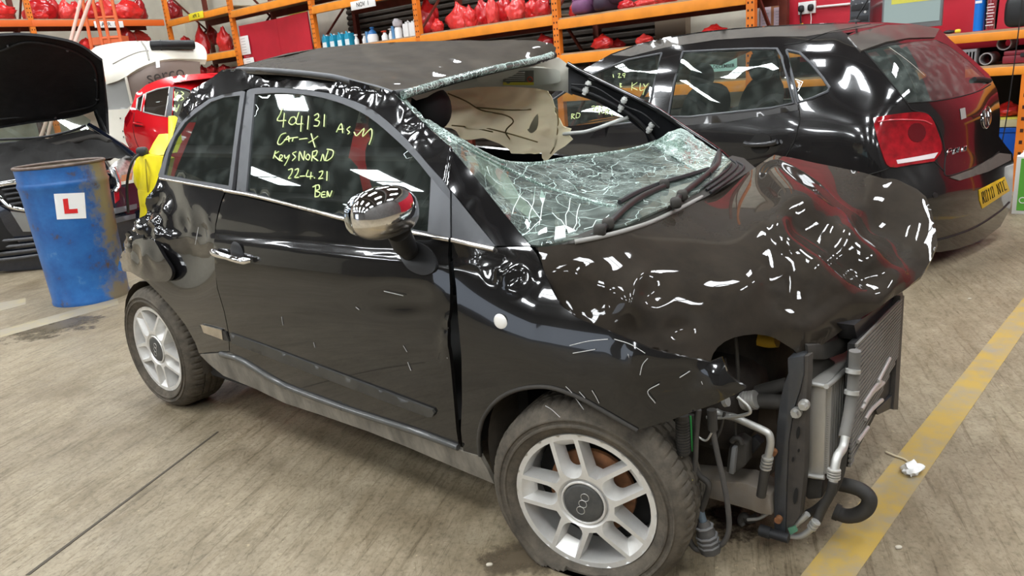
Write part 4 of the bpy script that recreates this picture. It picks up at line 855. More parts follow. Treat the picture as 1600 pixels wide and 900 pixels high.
# hanging loom
cab = mat('cable_grey', (.035, .034, .034), .55, dust=((.14, .125, .11), .35, 20, 1))
px_tube('corrugated_sleeve', [(1066, 648), (1066, 680), (1068, 709)], .0165, fr(.66), fiat, hosem, seg=12)
for k in range(12): px_tube('sleeve_rib', [(1066+k*.15, 655+k*4.4), (1066+k*.15, 657+k*4.4)], .0185, fr(.66), fiat, hosem, n=2, seg=12)
px_tube('loom_cable', [(1092, 640), (1088, 680), (1086, 724), (1080, 760), (1073, 800), (1075, 836), (1086, 857), (1103, 860)], .0075, fr(.62), fiat, cab)
px_tube('loom_cable', [(1113, 640), (1114, 672), (1121, 710), (1130, 750), (1137, 790), (1139, 826), (1132, 846), (1119, 856)], .0075, fr(.60), fiat, cab)
px_tube('loom_cable', [(1080, 648), (1081, 690), (1082, 718), (1092, 742), (1107, 756), (1103, 778), (1095, 800)], .0085, fr(.61), fiat, hosem)
px_tube('loom_cable', [(1078, 650), (1081, 672), (1093, 684), (1104, 688), (1112, 676)], .003, fr(.61), fiat, alum)
px_tube('loom_cable', [(1132, 645), (1126, 672), (1115, 690), (1110, 694)], .004, fr(.5), fiat, hosem)
px_tube('corrugated_sleeve', [(1112, 640), (1114, 672)], .0125, fr(.605), fiat, hosem, seg=10)
px_tube('green_wire', [(1079, 650), (1081, 690), (1082, 705)], .0025, fr(.62), fiat, mat('wire_green', (.05, .42, .10), .5))
px_tube('green_wire', [(1062, 744), (1066, 760), (1071, 778)], .003, fr(.66), fiat, mat('wire_green', (.05, .42, .10), .5))
px_tube('yellow_wire', [(1064, 724), (1063, 740), (1070, 746), (1082, 751)], .0025, fr(.66), fiat, mat('wire_yellow', (.62, .58, .06), .5))
px_tube('yellow_wire', [(1065, 710), (1064, 728), (1066, 738)], .002, fr(.66), fiat, white)
mb = MB(); A_ = fr(.61)(1098, 814); B_ = fr(.61)(1111, 862); mb.tube([A_, A_+(B_-A_)*.1, A_+(B_-A_)*.3, A_+(B_-A_)*.85, B_], [.014, .018, .025, .030, .028], 8); con = mb.build('loom_connector', cab, fiat, inv=FINV)
for t in (.15, .45, .6, .75): 
    mb = MB(); P = A_+(B_-A_)*t; mb.tube([P, P+(B_-A_)*.05], .031 if t > .2 else .026, 8); mb.build('connector_rib', mat('plug_grey', (.20, .20, .20), .5), con, inv=wm(con).inverted())
px_tube('connector_boot', [(1094, 797), (1096, 806), (1099, 816)], .011, fr(.61), con, mat('boot_blue', (.09, .12, .15), .5))
# crash upright
up = pxp('front_upright', [(1230, 560), (1231, 584), (1224, 602), (1218, 630), (1214, 660), (1210, 717), (1209, 828), (1227, 838), (1229, 760), (1232, 690), (1240, 640), (1250, 610), (1256, 585), (1256, 556)], fr(.425), (0, .05, 0), frame_m, bevel=.004)
web = pxp('upright_web', [(1256, 556), (1263, 556), (1262, 590), (1258, 660), (1257, 735), (1249, 806), (1228, 838), (1230, 760), (1233, 690), (1241, 640), (1251, 610), (1256, 585)], fr(.42), (.004, .03, 0), frame_d, up, bevel=.002)
for cx, cy, rx, ry in ((1247, 676, 3, 10), (1243, 775, 3.5, 13), (1239, 718, 2, 4), (1248, 704, 1.8, 3)):
    panel('web_slot', [(cx+rx*math.cos(t)+ry*.12*math.sin(t), cy-ry*math.sin(t)) for t in np.linspace(0, 2*PI, 14)[:-1]], fr(.424), up, dark, res=5, flange=0, off=.002)
for cx, cy in ((1244, 645), (1256, 633)):
    mb = MB(); P = fr(.43)(cx, cy); mb.tube([P+FI.l*.01, P-FI.l*.004], .014, 12); mb.tube([P-FI.l*.004, P-FI.l*.016], .0095, 6); mb.build('bolt', alum, up, inv=wm(up).inverted())
for cx, cy in ((1208, 707), (1216, 812)):
    mb = MB(); P = fr(.44)(cx, cy); mb.tube([P+FI.l*.01, P-FI.l*.006], .010, 10); mb.build('bolt', rust, up, inv=wm(up).inverted())
mb = MB(); P = fr(.44)(1204, 833); mb.tube([P, P+FI.f*.05], .014, 12); mb.tube([P-FI.f*.03, P], .017, 12); mb.build('pipe_plug', blk, fiat, inv=FINV)
# intercooler
ic = pxp('intercooler', [(1262, 598), (1291, 603), (1287, 746), (1256, 741)], fr(.36), (0, .30, 0), mat('alloy_tank', (.52, .51, .48), .42, metal=.7, dust=((.35, .31, .26), .35, 12, .4)), bevel=.006)
mb = MB(); c0, c1, c2, c3 = [FI.loc(fr(.36)(*p)) for p in ((1291, 603), (1291, 603), (1287, 745), (1287, 745))]
xf = max(c0[0], c2[0])+.004
for k in range(12):
    y = -.345+k*.024; mb.box((xf, y, (c0[2]+c2[2])/2), (.012, .010, c0[2]-c2[2]-.01))
tag(mb.build('core_tubes', mat('core_grey', (.34, .33, .31), .5, metal=.5), ic), kind='stuff')
mb = MB()
for k in range(40): z = c2[2]+.006+k*(c0[2]-c2[2]-.012)/39; mb.box((xf-.004, -.21, z), (.010, .28, .0022))
tag(mb.build('core_fins', mat('core_dark', (.10, .095, .09), .6, metal=.4), ic), kind='stuff')
pxp('intercooler_cap', [(1260, 560), (1285, 556), (1320, 578), (1291, 604), (1262, 598)], lambda px, py: FI.world(FI.side(px, py, -(.36-.22*max(0, (px-1262)/58)))), (0, .05, -.02), blkd, ic, bevel=.004)
px_tube('crimp_strip', [(1262, 599), (1276, 601), (1291, 604)], .007, fr(.366), ic, alum, n=2)
px_tube('crimp_strip', [(1256, 741), (1270, 744), (1288, 746)], .007, fr(.366), ic, alum, n=2)
px_tube('crimp_strip', [(1291, 604), (1306, 592), (1320, 579)], .007, lambda px, py: FI.world(FI.cross(px, py, xf+.004)), ic, alum, n=2)
pxp('lower_tank', [(1256, 744), (1286, 748), (1284, 780), (1262, 782), (1252, 770)], fr(.35), (0, .2, 0), blkd, ic, bevel=.01)
# condenser across the nose
CX = 2.875
cl = [FI.cross(px, py, CX) for px, py in ((1337, 538), (1409, 466), (1399, 600), (1372, 640), (1326, 730))]
cond = pxp('condenser', [(1337, 538), (1409, 464), (1400, 598), (1372, 640), (1326, 730)], fx(CX-.012), (-.02, 0, 0), mat('condenser_core', (.012, .012, .012), .6))
mb = MB(); zt, zb = .645, .21
n_ = 25
for k in range(n_+1):
    t = k/n_
    a = np.array([1338-11*t, 540+188*t]); b = np.array([1408-9*t, 468+128*t])
    if t > .70: f_ = 1-(t-.70)/.30*.92; b = a+(b-a)*f_
    A_ = fx(CX)(*a); B_ = fx(CX)(*b); mb.bar(FI.loc(A_), FI.loc(B_), .007, .0075)
tag(mb.build('condenser_tubes', mat('condenser_tube', (.15, .145, .14), .45, metal=.6, dust=((.26, .24, .20), .4, 20, 1)), cond), kind='stuff')
for pts in ([(1352, 655), (1362, 640), (1378, 625)], [(1346, 640), (1360, 617), (1380, 598)], [(1340, 690), (1356, 668)], [(1372, 596), (1384, 572), (1390, 560)], [(1350, 630), (1366, 606), (1376, 596)]):
    px_tube('bent_fin', pts, .006, fx(CX+.006), cond, mat('fin_bright', (.50, .48, .45), .45, metal=.6), n=3)
pxp('condenser_frame', [(1407, 462), (1413, 462), (1403, 640), (1396, 640), (1399, 600)], fx(CX+.002), (-.03, 0, 0), frame_d, cond)
pxp('lower_deflector', [(1369, 641), (1395, 617), (1397, 636), (1372, 648)], fx(CX-.004), (-.05, 0, 0), blk, cond)
px_tube('receiver_drier', [(1336, 548), (1334, 590), (1328, 640), (1319, 684)], .0145, fx(CX+.018), cond, mat('drier_grey', (.10, .098, .095), .5, dust=((.2, .18, .15), .4, 14, 1)), seg=14)
for y, x in ((577, 1333), (610, 1331)): px_tube('drier_band', [(x, y), (x-.6, y+6)], .018, fx(CX+.018), cond, alum, n=2, seg=14)
pxp('slam_panel', [(1262, 540), (1290, 536), (1330, 522), (1345, 520), (1340, 538), (1318, 552), (1290, 562), (1264, 562)], lambda px, py: FI.world(FI.side(px, py, -(.40-.30*(px-1262)/80))), (-.03, .05, -.01), blkd, bevel=.004)
pxp('slam_panel', [(1340, 532), (1400, 470), (1412, 462), (1410, 452), (1385, 470), (1335, 508)], fx(CX-.02), (-.05, 0, 0), mat('panel_soot', (.014, .013, .014), .45), bevel=.004)
# refrigerant pipes and lower hose
px_tube('aluminium_pipe', [(1321, 682), (1317, 700), (1308, 714), (1304, 735), (1302, 752)], .0105, fx(CX+.03), fiat, alum, seg=12)
for k in range(4): px_tube('pipe_collar', [(1303.5-k*.3, 733+k*4), (1303.3-k*.3, 735.5+k*4)], .015, fx(CX+.03), fiat, alum, n=2, seg=12)
px_tube('coolant_hose', [(1302, 752), (1297, 772), (1286, 792), (1276, 814)], .0125, fr(.38), fiat, hosem, seg=12)
px_tube('aluminium_pipe', [(1276, 814), (1266, 828), (1250, 838), (1231, 837)], .0085, fr(.40), fiat, alum, seg=10)
for k in range(3): px_tube('pipe_collar', [(1275-k*3, 815+k*4), (1273.5-k*3, 817+k*4)], .013, fr(.40), fiat, alum, n=2, seg=12)
px_tube('coolant_hose', [(1318, 700), (1312, 740), (1296, 775), (1276, 795), (1262, 803)], .012, fr(.34), fiat, hosem, seg=12)
px_tube('aluminium_pipe', [(1262, 803), (1252, 812), (1240, 821)], .009, fr(.40), fiat, alum, seg=10)
px_tube('lower_hose', [(1306, 800), (1322, 806), (1340, 804), (1355, 793), (1358, 778), (1346, 766), (1330, 760), (1312, 756)], [.020]*4+[.021]*34+[.018]*3 if False else .021, fr(.26), fiat, hosem, seg=14)
mb = MB(); P = fr(.262)(1305, 799); q = fr(.262)(1320, 806)-P; q /= np.linalg.norm(q); mb.tube([P-q*.002, P+q*.012], .0245, 14); mb.build('hose_lip', hosem, fiat, inv=FINV)
panel('green_tag', [(1231, 826), (1242, 822), (1246, 830), (1235, 836)], fr(.42), fiat, mat('tag_green', (.09, .22, .14), .5), res=6, off=.01, flange=.006)
# ------------------------------------------------------------------ the second black hatchback, seen from behind
def depth_ctl(frame, ctl, lam=.10):         # (px, py, 'x' or 'y', value in the car's axes)
    out = []
    for px, py, k, v in ctl:
        L = frame.side(px, py, v) if k == 'y' else frame.cross(px, py, v)
        out.append((px, py, frame.world(L)[1]))
    return field_depth(out, lam)
pk = mat('black_paint_clean', (.005, .005, .006), .10, coat=1., dust=((.07, .06, .05), .10, 4., 1.))
PF = depth_ctl(PO, [(830, 190, 'y', .74), (850, 230, 'y', .82), (850, 300, 'y', .84), (916, 106, 'y', .58), (955, 84, 'y', .54), (996, 69, 'y', .50), (1037, 59, 'y', .46), (1092, 50, 'y', .42), (1147, 44, 'y', .38), (1202, 40, 'y', .33), (1270, 37, 'y', .20), (1338, 36, 'y', .02), (1400, 36, 'x', -.05), (1440, 39, 'x', -.16), (1468, 45, 'x', -.24),
 (1065, 76, 'y', .61), (1219, 72, 'y', .60), (982, 90, 'y', .60), (1262, 62, 'y', .53), (1310, 56, 'y', .48), (1076, 184, 'y', .775), (1202, 172, 'y', .775), (1246, 161, 'y', .765), (950, 196, 'y', .775), (1150, 120, 'y', .69), (1000, 140, 'y', .69), (1260, 110, 'y', .68),
 (1092, 197, 'y', .81), (1241, 195, 'y', .815), (1190, 225, 'y', .83), (1050, 230, 'y', .835), (950, 250, 'y', .835), (1240, 245, 'y', .84), (1150, 270, 'y', .84), (1300, 195, 'y', .80), (1310, 240, 'y', .825), (1230, 330, 'y', .83), (1000, 330, 'y', .83), (1320, 112, 'y', .625), (1350, 160, 'y', .725),
 (1345, 79, 'y', .53), (1400, 62, 'x', -.24), (1460, 58, 'x', -.28), (1380, 110, 'y', .58), (1417, 160, 'y', .64), (1470, 150, 'x', -.53), (1527, 142, 'x', -.54), (1500, 100, 'x', -.42), (1545, 125, 'x', -.48), (1364, 184, 'y', .775), (1391, 261, 'y', .79), (1379, 225, 'y', .79), (1425, 195, 'x', -.47), (1425, 240, 'x', -.50), (1466, 210, 'x', -.57), (1490, 235, 'x', -.61), (1542, 182, 'x', -.635), (1500, 180, 'x', -.60), (1560, 215, 'x', -.60), (1562, 165, 'x', -.56),
 (1400, 290, 'y', .77), (1440, 310, 'x', -.60), (1481, 276, 'x', -.65), (1520, 300, 'x', -.71), (1552, 300, 'x', -.725), (1570, 250, 'x', -.68), (1582, 260, 'x', -.66), (1580, 306, 'x', -.67), (1562, 354, 'x', -.66), (1520, 381, 'x', -.66), (1469, 393, 'x', -.60), (1400, 370, 'y', .78), (1330, 330, 'y', .84)]); PFL = 1
polo = thing('parked_hatchback', 'undamaged black five-door hatchback seen from its rear corner, behind the crashed car', 'car', M=PO.M)
PW1 = [(1034, 83), (982, 93), (930, 114), (895, 135), (850, 165), (830, 186), (834, 205), (900, 200), (960, 195), (1010, 189), (1020, 140)]
PW2 = [(1067, 81), (1120, 78), (1170, 76), (1214, 76), (1221, 88), (1231, 125), (1240, 161), (1205, 169), (1140, 176), (1076, 183), (1044, 182), (1053, 130)]
PW3 = [(1229, 78), (1249, 82), (1268, 100), (1285, 121), (1296, 137), (1293, 143), (1270, 153), (1247, 160), (1238, 120)]
PRS = [(1352, 79), (1385, 72), (1420, 66), (1462, 62), (1480, 70), (1510, 92), (1537, 117), (1544, 128), (1527, 142), (1500, 150), (1460, 157), (1420, 161), (1410, 150), (1380, 112)]
SIL = [(824, 186), (850, 158), (880, 132), (916, 106), (955, 84), (996, 69), (1037, 59), (1092, 50), (1147, 44), (1202, 40), (1270, 37), (1338, 35), (1385, 35), (1430, 38), (1468, 45), (1485, 62), (1515, 88), (1545, 116), (1558, 140), (1562, 165), (1563, 185), (1561, 213), (1572, 228), (1582, 240), (1584, 252), (1582, 300), (1578, 327), (1563, 354), (1542, 370), (1520, 381), (1496, 389), (1469, 394), (1430, 392), (1390, 382), (1330, 366), (1230, 352), (1000, 352), (830, 352)]
shell = panel('body_shell', SIL, PF, polo, pk, holes=[PW1, PW2, PW3, PRS], res=9, flange=.02)
pglass = glass_mat('car_glass', (.50, .60, .55), .07, film=.06)
for n_, W_ in (('front_window', PW1), ('rear_door_window', PW2), ('quarter_window', PW3)):
    g_ = panel(n_, W_, PF, polo, pglass, res=14, flange=0, off=-.004)
    px_tube('window_trim', W_+[W_[0]], .0085, PF, g_, greytrim, off=.003, n=1, seg=6)
panel('rear_screen', PRS, PF, polo, glass_mat('rear_glass', (.20, .22, .20), .03, film=.12), res=14, flange=0, off=-.004)
for pts in ([(1010, 189), (1044, 182)], [(1248, 163), (1249, 180), (1248, 196), (1240, 222), (1226, 248)], [(1042, 184), (1044, 220), (1048, 262)], [(1350, 79), (1380, 114), (1417, 161), (1426, 172), (1448, 177), (1458, 186), (1470, 208), (1477, 240), (1476, 262), (1481, 275), (1520, 262), (1545, 250), (1561, 237)], [(1417, 161), (1460, 158), (1500, 151), (1530, 142), (1548, 132)], [(1391, 262), (1375, 268), (1350, 275)], [(1460, 252), (1476, 268)]):
    px_tube('panel_gap', pts, .0035, PF, polo, dark, off=.001, seg=6)
px_tube('roof_seam', [(1225, 70), (1255, 66), (1290, 52), (1330, 44), (1360, 38)], .004, PF, polo, dark, off=0)
panel('roof_edge', [(955, 86), (996, 71), (1037, 61), (1092, 52), (1147, 46), (1202, 42), (1270, 39), (1338, 37), (1383, 37), (1362, 42), (1330, 46), (1290, 52), (1258, 57), (1200, 57), (1120, 62), (1040, 74), (985, 88)], PF, polo, mat('spoiler_dusty', (.028, .026, .024), .3, coat=.7, dust=((.15, .125, .10), .4, 9, 1)), res=8, flange=0, off=.004)
panel('door_belt', [(1044, 184), (1140, 178), (1246, 163), (1247, 172), (1140, 190), (1050, 198)], PF, polo, mat('belt_dusty', (.035, .033, .032), .35, coat=.4), res=10, flange=0, off=.004)
panel('handle_cup', cr((1170, 222), (1180, 211), (1196, 209), (1204, 216), (1200, 234), (1188, 240), (1176, 236), (1170, 222), n=3)[:-1], PF, polo, dark, res=7, flange=0, off=.004)
px_tube('door_handle', [(1163, 224), (1172, 226), (1190, 226), (1206, 224), (1214, 221)], .017, PF, polo, mat('handle_black', (.02, .02, .022), .3, coat=.5), off=.028)
# tail lamp
tl = mat('lamp_red', (.27, .003, .008), .12, coat=1., var=.45, vscale=16)
TL = cr((1364, 184), (1400, 178), (1438, 175), (1455, 183), (1466, 207), (1472, 233), (1460, 252), n=3)+cr((1460, 252), (1425, 257), (1391, 261), (1379, 240), (1369, 208), (1364, 184), n=3)[1:-1]
lamp = panel('tail_lamp', TL, PF, polo, tl, res=6, flange=.03, off=.016)
panel('reversing_lamp', [(1401, 250), (1436, 244), (1466, 238), (1460, 247), (1403, 256)], PF, lamp, mat('lamp_clear', (.72, .62, .62), .15, coat=1), res=5, flange=.004, off=.019)
panel('lamp_bowl', [(1433+14*math.cos(t), 207+15*math.sin(t)) for t in np.linspace(0, 2*PI, 18)[:-1]], PF, lamp, mat('lamp_deep', (.10, .002, .005), .1, coat=1), res=6, flange=.008, off=.020)
px_tube('lamp_rib', [(1372, 190), (1400, 187), (1440, 188), (1456, 194)], .004, PF, lamp, mat('lamp_pink', (.62, .06, .08), .15, coat=1), off=.018)
# spoiler, aerial, badges, plate, bumper shelf
panel('roof_spoiler', [(1325, 57), (1345, 49), (1385, 39), (1430, 38), (1468, 45), (1461, 58), (1420, 59), (1385, 65), (1345, 79)], PF, polo, mat('spoiler_dusty', (.028, .026, .024), .3, coat=.7, dust=((.10, .085, .07), .4, 9, 1)), res=7, off=.022, flange=.03)
px_tube('aerial', [(1336, 34), (1341, 24), (1356, 0), (1362, -10)], [.011, .009]+[.005]*14, lambda px, py: PO.world(PO.side(px, py, .0)), polo, blk)
mb = MB(); mb.ball(tuple(PO.side(1335, 35, 0)), (.09, .05, .04), 12, 8); mb.build('aerial_base', blk, polo)
em = [(1542+6.2*math.cos(t)+1.0*math.sin(t), 183-17*math.sin(t)) for t in np.linspace(0, 2*PI, 30)]
eb = panel('tailgate_badge', em[:-1], PF, polo, mat('badge_black', (.012, .012, .014), .3), res=6, flange=.008, off=.012)
px_tube('badge_ring', em, .004, PF, eb, chrome, off=.014, n=1, seg=6)
px_tube('badge_mark', [(1539.5, 170), (1541, 182), (1542.5, 174), (1544, 182), (1546, 170)], .0035, PF, eb, chrome, off=.016, n=1, seg=6)
px_tube('badge_mark', [(1538, 178), (1539.5, 195), (1542.2, 184), (1545, 194), (1547, 177)], .0035, PF, eb, chrome, off=.016, n=1, seg=6)
bl = mat('badge_chrome', (.7, .7, .7), .15, metal=1)
for st_ in ([(1479, 243), (1482, 233), (1486, 232), (1487, 236), (1481, 238)], [(1490, 238), (1492, 232), (1496, 231), (1495, 238), (1490, 240), (1490, 238)], [(1499, 230), (1497, 238), (1501, 237)], [(1504, 234), (1506, 229), (1510, 228), (1509, 235), (1504, 236), (1504, 234)]):
    px_tube('badge_letter', st_, .0035, PF, polo, bl, off=.006, n=1, seg=5)
PL = [(1530, 297), (1570, 276), (1578, 298), (1535, 326), (1531, 313)]
pl = panel('number_plate', PL, PF, polo, mat('plate_yellow', (.72, .46, .015), .4), res=7, flange=.008, off=.012)
def glyph(ch):
    return {'R': [[(0, 0), (0, 1), (.6, 1), (.7, .75), (.6, .5), (0, .5)], [(.3, .5), (.7, 0)]], 'O': [[(0, 0), (0, 1), (.7, 1), (.7, 0), (0, 0)]], '1': [[(.2, .8), (.4, 1), (.4, 0)]], '0': [[(0, 0), (0, 1), (.7, 1), (.7, 0), (0, 0)]],
            'N': [[(0, 0), (0, 1), (.7, 0), (.7, 1)]], 'T': [[(0, 1), (.7, 1)], [(.35, 1), (.35, 0)]], 'C': [[(.7, 1), (0, 1), (0, 0), (.7, 0)]], ' ': []}[ch]
ptxt = mat('plate_black', (.01, .01, .01), .5)
for i, ch in enumerate('RO10 NTC'):
    for stp in glyph(ch):
        pts = []
        for gx, gy in stp:
            u = (.06+(i+gx*.86)*.113); v = .20+.62*gy
            top = np.array([1530.5, 297])*(1-u)+np.array([1570.5, 276])*u; bot = np.array([1534.5, 325])*(1-u)+np.array([1578, 298])*u
            pts.append(tuple(bot*(1-v)+top*v))
        px_tube('plate_letter', pts, .0038, PF, pl, ptxt, off=.014, n=1, seg=4)
panel('bumper_shelf', [(1484, 277), (1520, 264), (1562, 239), (1580, 241), (1580, 250), (1545, 268), (1500, 282)], PF, polo, mat('shelf_dusty', (.05, .045, .04), .5, dust=((.17, .15, .13), .5, 14, 1)), res=7, flange=.01, off=.012)
px_tube('bumper_line', [(1420, 382), (1470, 374), (1520, 357), (1560, 332), (1577, 316)], .006, PF, polo, blk, off=.004)
panel('parking_sensor', [(1462+4*math.cos(t), 305+4.5*math.sin(t)) for t in np.linspace(0, 2*PI, 12)[:-1]], PF, polo, blk, res=4, flange=.004, off=.006)
panel('tax_sticker', [(1500, 170), (1508, 168), (1510, 184), (1502, 187)], PF, polo, mat('sticker_grey', (.30, .29, .27), .6), res=8, flange=0, off=.005)
px_tube('rear_wiper', [(1546, 126), (1535, 124), (1522, 124)], .016, PF, polo, blk, off=.03)
px_tube('glass_scratch', [(1390, 74), (1420, 96), (1445, 118)], .0016, PF, polo, mat('scratch', (.5, .45, .4), .6), off=.004, seg=4)
# yellow pen writing on its windows
PG = lambda px, py: PF(px, py)
def z9(*P): return [(860+x/4.5, 90+y/4.5) for x, y in P]
PWR = [z9((150, 395), (148, 432)), z9((150, 395), (170, 400), (152, 415), (172, 430)), z9((182, 395), (180, 425)), z9((185, 390), (208, 395), (200, 420), (182, 425)), z9((290, 345), (310, 340), (305, 360), (292, 370), (312, 372)), z9((318, 345), (335, 342), (330, 362), (320, 374), (338, 374)), z9((358, 340), (342, 400)), z9((365, 355), (362, 390), (385, 385)), z9((385, 362), (388, 400)), z9((400, 360), (390, 372), (405, 378), (408, 362), (400, 400)), z9((430, 375), (432, 410)),
 z9((440, 118), (444, 140)), z9((475, 115), (490, 112), (478, 140), (498, 138)), z9((508, 115), (525, 112), (520, 128), (506, 122)), z9((526, 112), (518, 142)), z9((488, 180), (492, 210)), z9((488, 182), (500, 185), (490, 195), (502, 203), (490, 210)), z9((575, 175), (570, 230)), z9((610, 175), (572, 205), (612, 228)), z9((632, 180), (630, 230), (655, 225)), z9((655, 185), (668, 205), (690, 180)), z9((668, 205), (650, 262))]
pw_ = write('window_writing', PWR, PG, polo, .002, .0028); pw_['kind'] = 'stuff'
# cabin, far side, front and underside
def psid(px, py, y): return tuple(PO.side(px, py, y))
for nm, px, py, y, d in (('headrest', 1190, 103, .30, (.12, .25, .22)), ('headrest', 1097, 120, .28, (.12, .25, .20))):
    mb = MB(); mb.ball(psid(px, py, y), d, 18, 12, e=.85); o = mb.build(nm, mat('headrest_black', (.006, .006, .007), .6), polo)
for x, y in ((1.35, .38), (.30, .38), (1.35, -.38), (.30, -.38)):
    R = np.array(Matrix.Rotation(-.25, 3, 'Y')); mb = MB(); mb.ball((x-.2, y, .82), (.20, .50, .75), 18, 12, R=R, e=.6); o = mb.build('backrest', fab, polo)
    mb = MB(); mb.ball((x+.1, y, .48), (.52, .52, .24), 18, 8, e=.55); mb.build('seat', fab, o)
me = shell.data.copy(); bm = bmesh.new(); bm.from_mesh(me); bmesh.ops.delete(bm, geom=[v for v in bm.verts if v.co.x < -.30 or v.co.y < .30], context='VERTS')
for v in bm.verts: v.co.y = -v.co.y
bmesh.ops.reverse_faces(bm, faces=bm.faces); bm.to_mesh(me); bm.free(); o = bpy.data.objects.new('body_shell', me); COL.objects.link(o); o.parent = polo
mb = MB(); V = []; rows = [(1.75, .98, .74, 1.0), (2.2, .95, .76, .94), (2.7, .86, .74, .84), (3.05, .72, .66, .68), (3.15, .45, .62, .45), (3.05, .22, .62, .22)]
for x, zc, hw, ze in rows:
    for t in np.linspace(-1, 1, 11): V.append((x-.12*t*t*(x > 2.5), hw*t, zc-(.06*t**4)))
mb.add(V, [(i*11+j, i*11+j+1, (i+1)*11+j+1, (i+1)*11+j) for i in range(len(rows)-1) for j in range(10)], 0, True)
for s_ in (-1, 1):
    a_ = [(1.75, s_*.80, .20), (1.75, s_*.80, .95), (2.2, s_*.80, .92), (2.7, s_*.79, .80), (3.02, s_*.66, .66), (3.05, s_*.62, .24), (2.8, s_*.79, .22)]
    mb.add(a_, [tuple(range(7))])
mb.build('front_end', pk, polo, bevel=0)
mb = MB(); V = [(x, y*hw, z-.03*y*y) for x, z, hw in ((.05, 1.455, .55), (.7, 1.465, .56), (1.3, 1.43, .56), (1.62, 1.33, .57)) for y in np.linspace(-1, .62, 9)]
mb.add(V, [(i*9+j, i*9+j+1, (i+1)*9+j+1, (i+1)*9+j) for i in range(3) for j in range(8)], 0, True); mb.build('roof', mat('spoiler_dusty', (0, 0, 0)), polo)
mb = MB(); mb.box((1.2, 0, .24), (3.3, 1.5, .14)); mb.box((1.2, 0, .19), (2.6, .3, .05)); mb.build('underbody', dark, polo, bevel=.03)
mb = MB(); mb.ball((1.75, 0, .86), (.6, 1.4, .22), 20, 10, e=.6); mb.build('dashboard', blk, polo)
def plain_wheel(car, C, sg_, R=.30):
    T = Matrix.Translation(C) @ Matrix.Rotation(-sg_*PI/2, 4, 'X')
    mb = MB(); mb.lathe([(.0, .0), (.05, .004), (.06, -.01), (.17, -.004), (.195, .004), (.205, .0), (.19, -.03), (.185, -.15)], 40, T=T)
    o = mb.build('wheel', alloy, car); mb = MB(); mb.lathe([(.20, .0), (.23, .012), (.27, .006), (.292, -.018), (R, -.04), (R, -.15), (.285, -.18), (.22, -.19)], 40, T=T); mb.build('tyre', rubber, o)
for x in (0, 2.47):
    for s_ in (-1, 1): plain_wheel(polo, (x, s_*.80, .30), s_)
# ------------------------------------------------------------------ red hatchback beyond the yellow barrier
RD = field_depth([(193, 205, 8.3), (205, 165, 8.35), (215, 235, 8.2), (228, 133, 8.55), (260, 121, 8.7), (300, 116, 8.75), (359, 113, 8.7), (259, 183, 8.15), (265, 135, 8.45), (224, 176, 8.22), (289, 139, 8.35), (345, 200, 7.95), (290, 235, 7.98), (345, 150, 8.3), (240, 205, 8.1)])
P0 = RD(280, 230); rdir = RD(345, 210)-RD(225, 210); RDF = Frame(P0+np.array([.25, .55, 0]), rdir)
red = thing('red_hatchback', 'bright red hatchback half hidden behind the crashed car, in front of the white machine', 'car', M=RDF.M)
rp = mat('red_paint', (.62, .012, .018), .16, coat=1.)
G1 = [(228, 146), (246, 139), (265, 136), (262, 160), (258, 182), (240, 179), (224, 175)]
G2 = [(272, 136), (289, 139), (310, 146), (330, 152), (330, 190), (300, 190), (269, 184)]
G0 = [(215, 154), (225, 147), (220, 174), (213, 170)]
RSIL = [(212, 146), (228, 133), (244, 126), (260, 121), (280, 118), (300, 116), (330, 114), (362, 113), (372, 118), (372, 300), (300, 300), (240, 290), (218, 262), (206, 240), (197, 221), (193, 203), (195, 184), (203, 171), (209, 157)]
rs_ = panel('body_shell', RSIL, RD, red, rp, holes=[G0, G1, G2], res=7, flange=.02)
for n_, W_ in (('quarter_window', G0), ('rear_door_window', G1), ('front_window', G2)):
    g_ = panel(n_, W_, RD, red, glass_mat('dark_car_glass', (.22, .24, .23), .06), res=12, flange=0, off=-.004)
    px_tube('window_trim', W_+[W_[0]], .008, RD, g_, alum if n_ != 'front_window' else greytrim, off=.003, n=1, seg=6)
panel('door_pillar', [(265, 136), (271, 136), (268, 184), (259, 183)], RD, red, greytrim, res=8, flange=0, off=.004)
px_tube('panel_gap', [(210, 176), (208, 200), (213, 222), (222, 240)], .004, RD, red, mat('gap_red', (.12, .004, .006), .5), off=.002, seg=6)
px_tube('panel_gap', [(268, 186), (270, 215), (275, 240)], .004, RD, red, mat('gap_red', (.12, .004, .006), .5), off=.002, seg=6)
panel('handle_cup', [(209, 193), (214, 190), (224, 193), (222, 198), (211, 198)], RD, red, mat('gap_red', (.12, .004, .006), .5), res=6, flange=0, off=.004)
px_tube('door_handle', [(209, 193), (216, 194), (225, 196)], .014, RD, red, rp, off=.03)
panel('tail_lamp', [(203, 172), (197, 182), (194, 190), (197, 197), (203, 186), (207, 176)], RD, red, tl, res=6, flange=.01, off=.01)
rw_ = write('window_writing', [[(273, 143), (274, 155)], [(278, 144), (276, 148), (279, 154), (277, 158)], [(283, 143), (287, 146), (283, 150), (287, 154), (282, 157)], [(273, 164), (275, 175), (280, 163)]], RD, red, .004, .005); rw_['kind'] = 'stuff'
mb = MB(); mb.box((.6, 0, .7), (1.3, .9, .8)); mb.box((.6, .05, .30), (2.4, 1.0, .2)); mb.build('underbody', dark, red, bevel=.03)
me = rs_.data.copy(); bm = bmesh.new(); bm.from_mesh(me)
ymin = min(v.co.y for v in bm.verts)
for v in bm.verts: v.co.y = 1.15-v.co.y*1.0 if False else (.30-(v.co.y-.0))
bmesh.ops.reverse_faces(bm, faces=bm.faces); bm.to_mesh(me); bm.free(); o = bpy.data.objects.new('body_shell', me); COL.objects.link(o); o.parent = red
